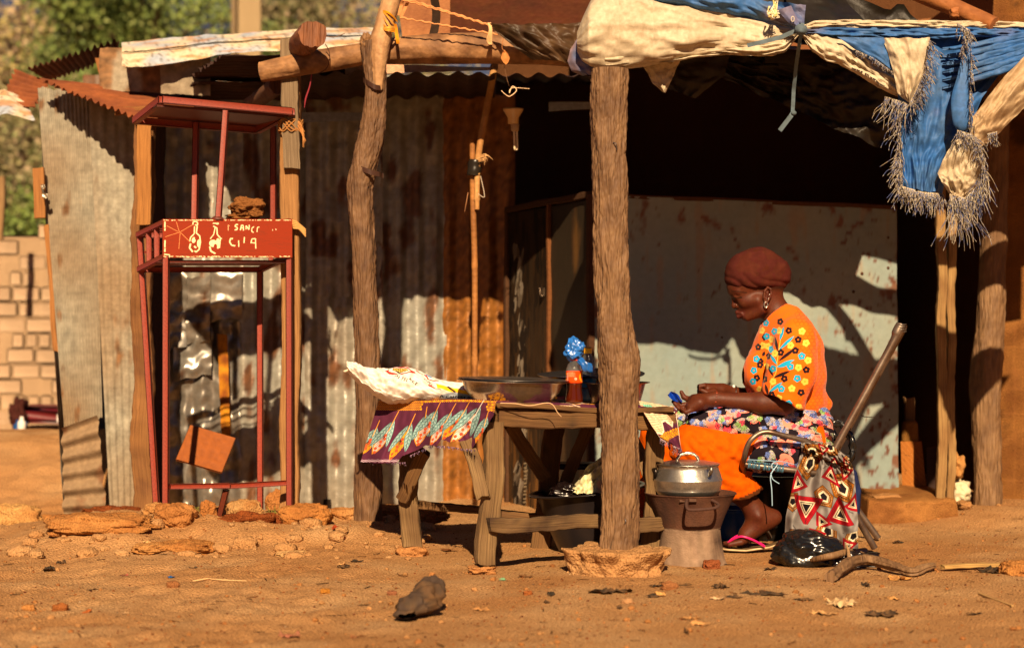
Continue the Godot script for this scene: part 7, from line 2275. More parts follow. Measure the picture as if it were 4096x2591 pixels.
	mb.grid(90, 70, func(u: float, w: float) -> Vector3:
		var l := lin([Vector2(0, 3212), Vector2(0.1, 3202), Vector2(0.35, 3172), Vector2(0.75, 3148), Vector2(1, 3146)], w)
		var r := lin([Vector2(0, 3392), Vector2(0.1, 3408), Vector2(0.35, 3420), Vector2(0.7, 3440), Vector2(1, 3438)], w)
		var yt := 1766 + 60 * smoothstep(0.15, 0.9, u) + 12 * sin(u * 9)
		var yb := lin([Vector2(0, 2162), Vector2(0.4, 2184), Vector2(0.65, 2200), Vector2(0.85, 2208), Vector2(1, 2196)], u)
		var f := 0.03 * sin(u * 15.0 + 1.5 * nz.get_noise_2d(u * 2, w * 2)) * smoothstep(0.0, 0.35, w) + 0.02 * nz.get_noise_2d(u * 6, w * 5) + 0.02 * nz.get_noise_2d(u * 16, w * 14) * smoothstep(0.4, 0.0, w)
		return at(lerpf(l, r, u) + 6 * sin(w * 5 + u * 7), lerpf(yt, yb, w), 6.9 - f - 0.03 * w), Color.WHITE, false, Vector2(1.0, 1.25))
	part(hc, "panel", mb, M.chair_cloth_print)
	mb = MB.new()
	mb.grid(40, 16, func(u: float, w: float) -> Vector3:
		var y := 1762 + 70 * u + 42 * w - 26 * sin(PI * u) * (1 - w)
		return at(lerpf(3206, 3398, u), y, 6.88 - 0.03 * sin(PI * w) - 0.022 * nz.get_noise_2d(u * 9, w * 4)), Color.WHITE, false, Vector2(0.9, 0.3))
	part(hc, "top_fold", mb, M.chair_cloth_print)
	mb = MB.new()
	drape(mb, [Vector3(3384, 1836, 6.98), Vector3(3410, 1880, 6.98), Vector3(3420, 1960, 6.98), Vector3(3430, 2060, 6.98)], [Vector3(3396, 1840, 7.0), Vector3(3430, 1890, 7.0), Vector3(3446, 1960, 7.0), Vector3(3440, 2060, 7.0)], 8, 24, 0.01, 0.01, Vector2(2, 4), S(40, 52, 96))
	solo("blue_cloth", mb, M.cloth, "strip of dark blue cloth showing behind the right edge of the patterned cloth", "cloth")
	mb = MB.new()
	for q in [[[3322, 1730], [3330, 1700], [3352, 1692], [3376, 1706], [3392, 1726]], [[3326, 1712], [3338, 1742], [3360, 1748], [3388, 1734], [3402, 1752]], [[3398, 1736], [3412, 1770], [3410, 1812], [3392, 1838], [3376, 1820]]]:
		var pts := []
		for v in q:
			pts.append(at4(v[0], v[1], 7.2, 0.013))
		pts[0].w = 0.004
		mb.tube(spline(pts, 36), 20, func(a: float, s: float, _p: Vector3) -> float: return 0.008 * nz.get_noise_3d(cos(a) * 1.8, sin(a) * 1.8, s * 24), S(26, 24, 22), true, 0.5)
	solo("hanging_black_bag", mb, M.bag, "thin black plastic bag tied behind the chair's back tube", "bag")

# ---------------------------------------------------------------- the woman
func make_woman() -> void:
	var dn := 6.98
	var dm := 7.17
	var df := 7.34
	var she := thing("person", "person on the metal chair in orange embroidered blouse and brown head wrap, looking down", "person", at(3060, 2195, 7.1))
	var skin := S(90, 43, 25)
	var tonefn := func(p: Vector3) -> Color: return skin * (1.0 + 0.16 * fbm(p, 12.0))
	var body := MB.new()
	# head and neck
	var h := Field.new()
	var P := func(x: float, y: float, z: float) -> Vector3: return at(x, y, dm) + Vector3(0, 0, z)
	h.cone(P.call(2995, 1118, 0), P.call(3066, 1112, 0), 0.08, 0.082, 0.03, Vector3(1, 1, 1.12))
	h.cone(P.call(2960, 1150, 0), P.call(2966, 1165, 0), 0.05, 0.048, 0.03, Vector3(1, 1, 0.92))
	h.cone(P.call(2996, 1200, 0), P.call(3032, 1205, 0), 0.042, 0.056, 0.03)
	h.cone(P.call(2976, 1238, 0), P.call(3010, 1238, 0), 0.026, 0.04, 0.025)
	h.cone(P.call(3078, 1185, 0), P.call(3132, 1310, 0), 0.05, 0.058, 0.03)
	h.cone(P.call(3135, 1300, 0), P.call(3170, 1370, 0), 0.06, 0.1, 0.05)
	for s in [-1, 1]:
		h.cone(P.call(3044, 1236, 0.05 * s), P.call(2990, 1268, 0.018 * s), 0.02, 0.0165, 0.02)
		h.cone(P.call(2974, 1211, 0.036 * s), P.call(3022, 1202, 0.055 * s), 0.0155, 0.018, 0.028)
		h.cone(P.call(2929, 1171, 0.01 * s), P.call(2948, 1166, 0.045 * s), 0.0125, 0.012, 0.01)
		h.ball(P.call(2944, 1187, 0.031 * s), 0.0128, 0.004)
	h.ball(P.call(2981, 1266, 0), 0.0165, 0.012)
	h.cone(P.call(2933, 1177, 0), P.call(2941, 1221, 0), 0.0078, 0.0125, 0.007)
	h.ball(P.call(2939, 1223, 0), 0.0128, 0.004)
	for s in [-1, 1]:
		h.ball(P.call(2948, 1224, 0.0125 * s), 0.0092, 0.004)
		h.cone(P.call(2951, 1249, 0.0), P.call(2966, 1254, 0.021 * s), 0.0092, 0.0055, 0.003)
		h.cone(P.call(2956, 1265, 0.0), P.call(2969, 1260, 0.019 * s), 0.0102, 0.006, 0.003)
	# near ear
	var ez := 0.079
	var er := [Vector2(3050, 1212), Vector2(3046, 1192), Vector2(3048, 1166), Vector2(3060, 1151), Vector2(3073, 1158), Vector2(3074, 1178), Vector2(3066, 1196), Vector2(3056, 1212)]
	for i in er.size() - 1:
		h.cone(P.call(er[i].x, er[i].y, ez - (0.008 if i < 1 else 0.0)), P.call(er[i + 1].x, er[i + 1].y, ez), 0.0046, 0.0046, 0.003)
	h.cone(P.call(3058, 1165, ez - 0.014), P.call(3058, 1200, ez - 0.012), 0.011, 0.008, 0.006)
	h.cone(P.call(3060, 1172, ez - 0.004), P.call(3064, 1188, ez - 0.004), 0.004, 0.003, 0.003)
	h.cone(P.call(3052, 1208, ez - 0.004), P.call(3053, 1218, ez - 0.003), 0.0062, 0.005, 0.004)
	var facetone := func(p: Vector3) -> Color:
		var q := p - at(0, 0, dm) + Vector3(0, 0, 0)
		var px := CX + p.x * F / (dm + shift)
		var py := CY - (p.y - EYE) * F / (dm + shift)
		var c := skin * (1.0 + 0.14 * fbm(p, 14.0))
		if px < 2978 and py > 1241 and py < 1277 and px < 2950 + absf(p.z + dm + shift) * 900.0 + 12.0:
			c = c.lerp(S(88, 38, 36), 0.7)
		if px < 2962 and absf(py - 1191.5 + (px - 2950) * 0.1) < 2.0 and px > 2932:
			c = S(28, 14, 10)
		if px < 2980 and absf(py - 1168 - (px - 2950) * 0.12) < 3.0 and px > 2922:
			c = c.lerp(S(36, 18, 12), 0.6)
		if px > 3060 and py < 1172 and py > 1120:
			c = c.lerp(S(30, 18, 13), 0.75 * smoothstep(1172, 1150, py) * smoothstep(3060, 3080, px))
		return c
	h.nets(body, at(2885, 1340, dm) + Vector3(0, 0, -0.1), at(3200, 1040, dm) + Vector3(0, 0, 0.1), 0.0027, facetone)
	# near arm and hand
	var a := Field.new()
	a.cone(at(3188, 1380, 6.99), at(3136, 1606, 6.94), 0.05, 0.044, 0.03)
	a.cone(at(3136, 1610, 6.94), at(3050, 1612, 6.94), 0.044, 0.042, 0.03)
	a.cone(at(3050, 1612, 6.94), at(2865, 1596, 6.96), 0.041, 0.0265, 0.02)
	a.cone(at(2862, 1596, 6.96), at(2790, 1607, 6.95), 0.0265, 0.03, 0.02)
	a.cone(at(2850, 1596, 6.985), at(2778, 1600, 6.985), 0.024, 0.024, 0.02)
	a.cone(at(2800, 1610, 6.95), at(2764, 1626, 6.95), 0.03, 0.022, 0.016)
	a.cone(at(2800, 1612, 6.925), at(2766, 1630, 6.93), 0.022, 0.018, 0.014)
	for q in [[2756, 1615, 6.99, 2718, 1622, 2694, 1606, 0.0098], [2757, 1628, 6.968, 2722, 1634, 2700, 1614, 0.0102], [2760, 1637, 6.945, 2730, 1644, 2710, 1627, 0.0098], [2768, 1640, 6.922, 2744, 1648, 2727, 1635, 0.0088]]:
		a.cone(at(q[0], q[1], q[2]), at(q[3], q[4], q[2] - 0.004), q[7] * 1.08, q[7], 0.004)
		a.cone(at(q[3], q[4], q[2] - 0.004), at(q[5], q[6], q[2] + 0.006), q[7], q[7] * 0.84, 0.003)
	a.cone(at(2800, 1592, 7.0), at(2752, 1596, 7.015), 0.016, 0.0115, 0.012)
	a.cone(at(2752, 1596, 7.015), at(2736, 1588, 7.02), 0.0112, 0.0105, 0.003)
	a.cone(at(2736, 1588, 7.02), at(2726, 1568, 7.02), 0.0102, 0.008, 0.003)
	a.nets(body, at(2668, 1690, 7.09), at(3200, 1545, 6.86), 0.0036, tonefn)
	# far arm and hand
	var b := Field.new()
	b.cone(at(3165, 1380, 7.34), at(3105, 1625, 7.33), 0.05, 0.042, 0.03)
	b.cone(at(3105, 1625, 7.33), at(2990, 1588, 7.27), 0.042, 0.034, 0.03)
	b.cone(at(2990, 1588, 7.27), at(2892, 1560, 7.21), 0.034, 0.0235, 0.02)
	b.cone(at(2892, 1560, 7.21), at(2822, 1553, 7.19), 0.024, 0.022, 0.018)
	b.cone(at(2880, 1558, 7.19), at(2830, 1554, 7.165), 0.02, 0.019, 0.018)
	for i in 4:
		var dz: float = 7.152 + i * 0.0195
		b.cone(at(2818, 1542 + i, dz), at(2794, 1546 + i, dz), 0.0102, 0.0098, 0.004)
		b.cone(at(2794, 1546 + i, dz), at(2791, 1562 + i, dz - 0.004), 0.0098, 0.009, 0.003)
		b.cone(at(2791, 1562 + i, dz - 0.004), at(2806, 1569, dz - 0.006), 0.009, 0.0078, 0.003)
	b.cone(at(2858, 1566, 7.15), at(2828, 1570, 7.128), 0.014, 0.0105, 0.008)
	b.cone(at(2828, 1570, 7.128), at(2806, 1560, 7.13), 0.0105, 0.0085, 0.003)
	b.nets(body, at(2766, 1665, 7.42), at(3120, 1515, 7.07), 0.0042, tonefn)
	# near leg and foot
	var l := Field.new()
	l.cone(at(3220, 1790, 7.07), at(2790, 1780, 7.0), 0.08, 0.06, 0.03)
	l.cone(at(2790, 1780, 7.0), at(2962, 1962, 7.02), 0.058, 0.046, 0.03)
	l.cone(at(2962, 1962, 7.02), at(3022, 2044, 7.03), 0.045, 0.0375, 0.03)
	l.cone(at(3022, 2048, 7.03), at(3094, 2070, 7.04), 0.038, 0.034, 0.03)
	l.ball(at(3036, 2066, 6.992), 0.012, 0.02)
	for s in [-1, 1]:
		l.cone(at(3060, 2086, 7.035 + 0.008 * s), at(2970, 2160, 7.035 + 0.02 * s), 0.03, 0.0185, 0.03)
	l.cone(at(3030, 2082, 7.035), at(2985, 2130, 7.03), 0.036, 0.026, 0.03)
	for i in 5:
		var dz: float = 6.998 + i * 0.0185
		l.cone(at(2966 - i * 2, 2168, dz), at(2918 - i * 5, 2178, dz), 0.0125 + (0.002 if i == 4 else 0.0), 0.0098 + (0.003 if i == 4 else 0.0), 0.005)
	l.nets(body, at(2876, 2200, 7.12), at(3145, 1935, 6.95), 0.0042, tonefn)
	# torso, hips, far leg under the clothes
	var t := Field.new()
	t.cone(at(3165, 1360, dm), at(3160, 1560, dm), 0.1, 0.1, 0.05, Vector3(1, 1, 0.7))
	t.cone(at(3165, 1560, dm), at(3230, 1750, dm), 0.1, 0.11, 0.05, Vector3(1, 1, 0.7))
	t.cone(at(3230, 1770, 7.28), at(2660, 1770, df), 0.075, 0.06, 0.04)
	t.cone(at(2660, 1770, df), at(2610, 2120, df), 0.055, 0.04, 0.03)
	t.cone(at(2610, 2140, df), at(2540, 2165, df), 0.032, 0.02, 0.02)
	t.nets(body, at(2500, 2200, 7.46), at(3340, 1290, 6.96), 0.016, tonefn)
	part(she, "body", body, M.skin)
	# head wrap
	var w := Field.new()
	w.cone(at(2987, 1094, dm), at(3040, 1086, dm), 0.088, 0.0945, 0.03, Vector3(1, 1, 0.98))
	w.cone(at(3040, 1086, dm), at(3098, 1092, dm), 0.0925, 0.064, 0.03)
	w.ball(at(3112, 1098, dm), 0.05, 0.016)
	w.cone(at(3085, 1125, dm), at(3104, 1132, dm), 0.04, 0.028, 0.015)
	w.plane(Vector3(-0.06, -1, 0), at(2995, 1149, dm), 0.01)
	var fold := func(p: Vector3) -> float:
		var px := CX + p.x * F / (dm + shift)
		var py := CY - (p.y - EYE) * F / (dm + shift)
		var low := smoothstep(1070.0, 1140.0, py)
		var s := sin((py * 0.085 - px * 0.036) + 2.2 * n3(p, 5.0))
		return -0.0052 * low * absf(s) - 0.0012 * n3(p, 26.0) - 0.003 * bell(py - 1080.0 + (px - 3110.0) * 0.9, 0.0, 10.0) * smoothstep(3080.0, 3120.0, px)
	w.wob = fold
	var wm := MB.new()
	w.nets(wm, at(2885, 1175, dm) + Vector3(0, 0, -0.12), at(3180, 980, dm) + Vector3(0, 0, 0.12), 0.0042, func(p: Vector3) -> Color: return S(84, 40, 31).lerp(S(76, 36, 28), clampf(0.5 + fbm(p, 10.0), 0, 1)))
	part(she, "head_wrap", wm, M.cloth)
	# blouse body
	var bl := Field.new()
	var sq := Vector3(1, 1, 0.8)
	bl.cone(at(3146, 1318, dm), at(3152, 1400, dm), 0.1, 0.136, 0.04, sq)
	bl.cone(at(3152, 1400, dm), at(3142, 1500, dm), 0.136, 0.157, 0.04, sq)
	bl.cone(at(3142, 1500, dm), at(3164, 1600, dm), 0.157, 0.142, 0.04, sq)
	bl.cone(at(3240, 1590, dm), at(3292, 1618, dm), 0.07, 0.044, 0.03, sq)
	for s in [-1, 1]:
		bl.cone(at(3142, 1288, dm + 0.05 * s), at(3186, 1345, dm + 0.16 * s), 0.05, 0.078, 0.04)
		bl.ball(at(3040, 1500, dm + 0.07 * s), 0.07, 0.04)
	bl.cut(at(3062, 1190, dm), at(3120, 1292, dm), 0.062, 0.062, 0.006)
	bl.plane(Vector3(-0.277, -0.96, 0), at(3160, 1624, dm))
	var folds := func(p: Vector3) -> float:
		var s := sin((p.x * 60.0 + p.y * 26.0) + 3.0 * n3(p, 3.5))
		return -0.0028 * s * smoothstep(0.35, 0.75, 0.5 + n3(p, 5.0)) - 0.0055 * n3(p, 8.0) - 0.002 * n3(p, 24.0)
	bl.wob = folds
	var uvb := func(p: Vector3) -> Vector2:
		var o := at(2900, 1220, dm)
		return Vector2((p.x - o.x + 0.22 * (p.z + 6.95)) / 0.5133, (o.y - p.y) / 0.5133)
	var bm := MB.new()
	var white := func(_p: Vector3) -> Color: return Color.WHITE
	bl.nets(bm, at(2960, 1680, dm) + Vector3(0, 0, -0.26), at(3360, 1210, dm) + Vector3(0, 0, 0.27), 0.0075, white, uvb)
	part(she, "blouse", bm, M.blouse_print)
	for s in [0, 1]:
		var sv := Field.new()
		if s == 0:
			sv.cone(at(3188, 1352, 7.0), at(3168, 1470, 6.93), 0.082, 0.096, 0.02, Vector3(1, 1, 1.0))
			sv.cone(at(3168, 1470, 6.93), at(3136, 1600, 6.93), 0.096, 0.09, 0.02)
			sv.plane(Vector3(-0.385, -0.92, 0), at(3122, 1602, 6.93))
			sv.cut(at(3160, 1500, 6.93), at(3104, 1720, 6.93), 0.066, 0.07)
		else:
			sv.cone(at(3170, 1360, 7.33), at(3130, 1480, 7.37), 0.08, 0.088, 0.02)
			sv.cone(at(3130, 1480, 7.37), at(3085, 1580, 7.36), 0.088, 0.084, 0.02)
			sv.plane(Vector3(-0.385, -0.92, 0), at(3080, 1585, 7.36))
			sv.cut(at(3110, 1520, 7.36), at(3060, 1700, 7.36), 0.06, 0.064)
		sv.wob = folds
		var sm := MB.new()
		var c := at(3150, 1480, 6.95 if s == 0 else 7.36)
		sv.nets(sm, c + Vector3(-0.19, -0.2, -0.13), c + Vector3(0.17, 0.24, 0.13), 0.0068, white, uvb)
		part(she, "sleeve", sm, M.blouse_print)
	# trousers
	var tr := Field.new()
	tr.cone(at(3230, 1790, 7.06), at(2778, 1785, 6.99), 0.1, 0.086, 0.03)
	tr.cone(at(2778, 1785, 6.99), at(2850, 1880, 7.0), 0.088, 0.084, 0.03)
	tr.cone(at(2850, 1880, 7.0), at(3000, 1995, 7.02), 0.09, 0.068, 0.03)
	tr.plane(Vector3(0.35, -0.93, 0), at(2990, 1981, 7.0), 0.003)
	tr.cut(at(2960, 1950, 7.02), at(3080, 2150, 7.02), 0.06, 0.062)
	tr.wob = func(p: Vector3) -> float:
		var s := sin(p.x * 38.0 + p.y * 62.0 + 3.5 * n3(p, 3.0))
		return -0.008 * absf(s) * smoothstep(0.3, 0.7, 0.5 + n3(p, 4.0)) - 0.009 * n3(p, 5.5) - 0.006 * absf(n3(p * Vector3(1, 1.5, 1), 13.0)) - 0.0025 * n3(p, 30.0)
	var cuff := at(2990, 1981, 7.0)
	var orange := func(p: Vector3) -> Color:
		var e := Vector3(0.35, -0.93, 0).normalized().dot(p - cuff)
		if e > -0.012:
			return S(92, 52, 24)
		return S(222, 94, 6)
	var tm := MB.new()
	tr.nets(tm, at(2660, 2040, 7.15), at(3320, 1670, 6.87), 0.0068, orange)
	part(she, "trouser_leg", tm, M.cloth)
	var t2 := Field.new()
	t2.cone(at(3230, 1780, 7.28), at(2655, 1765, 7.32), 0.1, 0.09, 0.03)
	t2.cone(at(2655, 1765, 7.32), at(2610, 2060, 7.32), 0.088, 0.08, 0.03)
	t2.wob = tr.wob
	var t2m := MB.new()
	t2.nets(t2m, at(2500, 2180, 7.46), at(3320, 1640, 7.14), 0.015, orange)
	part(she, "trouser_leg", t2m, M.cloth)
	# wrapper
	var wr := Field.new()
	wr.cone(at(3232, 1690, dm), at(3236, 1800, dm), 0.098, 0.112, 0.04, Vector3(1, 1, 0.68))
	wr.cone(at(3190, 1700, 7.03), at(2960, 1682, 6.985), 0.08, 0.062, 0.03)
	wr.cone(at(2960, 1682, 6.985), at(2776, 1686, 6.98), 0.062, 0.03, 0.02)
	wr.cone(at(3180, 1690, 7.3), at(2700, 1690, 7.3), 0.08, 0.068, 0.03)
	wr.cone(at(3200, 1795, 7.0), at(3060, 1806, 6.985), 0.1, 0.086, 0.03)
	wr.cone(at(3060, 1806, 6.985), at(2948, 1845, 6.985), 0.074, 0.042, 0.02)
	wr.plane(Vector3(0, -1, 0), at(3000, 1886, 7.0))
	wr.wob = func(p: Vector3) -> float:
		var py := CY - (p.y - EYE) * F / 7.0
		return -0.004 * sin(py * 0.13 + p.x * 12.0 + 2.0 * n3(p, 4.0)) * smoothstep(1800.0, 1720.0, py) - 0.006 * n3(p, 7.0) - 0.003 * n3(p, 18.0)
	var wmb := MB.new()
	wr.nets(wmb, at(2615, 1905, 7.44), at(3380, 1570, 6.83), 0.0095, white, func(p: Vector3) -> Vector2: return Vector2(p.x + 0.4 * p.z, p.y - 0.5 * p.z) / 0.3)
	part(she, "wrapper", wmb, M.wrapper_print)
	# trinkets and sandal
	var ear := MB.new()
	var pts := []
	for i in 12:
		var an := i * TAU / 13.0
		pts.append(v4(P.call(3053, 1212, ez + 0.002) + Vector3(cos(an + 1.7) * 0.007, sin(an + 1.7) * 0.011 - 0.008, 0.0), 0.0034))
	ear.tube(spline(pts, 30), 8, null, S(226, 220, 206))
	for q in [[3062, 1198], [3067, 1180]]:
		ear.blob(P.call(q[0], q[1], ez + 0.005), Vector3.ONE * 0.003, func(_d: Vector3) -> float: return 0.0, 8, 6, S(230, 224, 212))
	ear.blob(P.call(2944, 1219, 0.0235), Vector3.ONE * 0.0019, func(_d: Vector3) -> float: return 0.0, 8, 6, S(230, 224, 212))
	part(she, "earring", ear, M.stain_steel)
	var br := MB.new()
	for i in 30:
		var an := i * TAU / 30.0
		br.blob(at(2862 + 5 * cos(an), 1596, 6.96) + Vector3(0, cos(an) * 0.0285, sin(an) * 0.0285), Vector3.ONE * (0.0034 if i % 3 else 0.0046), func(_d: Vector3) -> float: return 0.0, 8, 6, S(150, 62, 34) if i % 2 else S(90, 38, 26))
	part(she, "bead_bracelet", br, M.gloss, "reddish bead bracelet")
	var wb := MB.new()
	pts = []
	for i in 25:
		var an := i * TAU / 24.0
		pts.append(v4(at(2940 + 5 * cos(an), 1575, 7.235) + Vector3(0, cos(an) * 0.0315, sin(an) * 0.0315), 0.0022))
	wb.tube(spline(pts, 40), 6, null, S(50, 36, 32))
	wb.blob(at(2936, 1546, 7.22), Vector3(0.006, 0.007, 0.005), func(_d: Vector3) -> float: return 0.0, 10, 8, S(226, 222, 214))
	part(she, "string_bracelet", wb, M.gloss, "dark string bracelet with a white bead")
	var so := MB.new()
	so.grid(40, 20, func(u: float, w2: float) -> Vector3:
		var f := u
		var a2 := w2 * TAU
		var wd := lin([Vector2(0, 0.012), Vector2(0.06, 0.034), Vector2(0.25, 0.045), Vector2(0.55, 0.034), Vector2(0.85, 0.035), Vector2(0.97, 0.026), Vector2(1, 0.008)], f)
		var q := at(lerpf(2888, 3152, f), lin([Vector2(0, 2194), Vector2(0.35, 2198), Vector2(0.7, 2186), Vector2(1, 2160)], f), 7.04)
		return q + Vector3(0, 0.0055 * signf(sin(a2)) * pow(absf(sin(a2)), 0.4), wd * signf(cos(a2)) * pow(absf(cos(a2)), 0.5)), func(_u: float, w3: float, _p: Vector3) -> Color: return S(216, 190, 150) if absf(w3 - 0.02) < 0.05 or w3 > 0.95 else S(112, 90, 66))
	var sd := part(she, "sandal", so, M.cloth)
	var st := MB.new()
	for q in [[2920, 2190, 7.03, 2912, 2172, 7.02, 2960, 2146, 6.99, 3010, 2158, 6.985, 3060, 2186, 6.995], [2920, 2190, 7.03, 2916, 2168, 7.04, 2960, 2140, 7.08, 3010, 2154, 7.085, 3060, 2184, 7.075]]:
		var sp := []
		for i in range(0, 15, 3):
			sp.append(at4(q[i], q[i + 1], q[i + 2], 0.0045))
		var spl := spline(sp, 30)
		st.tube(spl, 10, null, S(214, 30, 106), true, 1.0)
	part(sd, "strap", st, M.gloss, "bright pink thong strap")
	var bs := MB.new()
	bs.grid(14, 10, func(u: float, w4: float) -> Vector3:
		var q := at(lerpf(2678, 2728, u), lerpf(1572, 1608, u), 6.975)
		return q + Vector3(0.016, 0.014, 0).rotated(Vector3(0, 0, 1), 0.2 * u) * (w4 - 0.5) * 1.3 * (0.5 + sin(PI * clampf(u + 0.12, 0, 1)) * 0.6) + Vector3(0, 0, 0.012 * sin(u * 5 + w4 * 6)), S(16, 66, 186))
	solo("blue_scrap", bs, M.bag, "small folded bright blue plastic scrap held in the woman's fingers", "plastic scrap")

# ---------------------------------------------------------------- stones and litter on the ground
func scrap(mb: MB, px: float, py: float, w: float, h: float, sd: int, col: Color, lift := 0.02, jag := 0.35) -> void:
	var o := on_ground(px, py)
	var sc := -o.z / F
	var rx := w * sc * 0.5
	var rz := maxf(h * sc * 1.6, 0.008)
	var off := sd * 7.3
	mb.grid(34, 8, func(u: float, q: float) -> Vector3:
		var a := u * TAU
		var r := q * (1.0 + jag * (nz.get_noise_2d(cos(a) * 1.4 + off, sin(a) * 1.4) + 0.9 * nz.get_noise_2d(cos(a) * 4.5 + off, sin(a) * 4.5 + 3.0) + 0.35 * nz.get_noise_2d(cos(a) * 11.0 + off, sin(a) * 11.0)))
		var x := cos(a) * r * rx
		var z := sin(a) * r * rz
		var y := lift * (0.45 + 0.9 * nz.get_noise_2d(x * 26.0 + off, z * 26.0) + 0.6 * nz.get_noise_2d(x * 70.0 + off, z * 70.0 + 5.0))
		return o + Vector3(x, maxf(y, 0.002), z), func(_u: float, _q: float, p: Vector3) -> Color: return col.lerp(S(128, 97, 67), clampf(0.25 + 0.9 * n3(p, 30.0), 0, 0.7)), true)

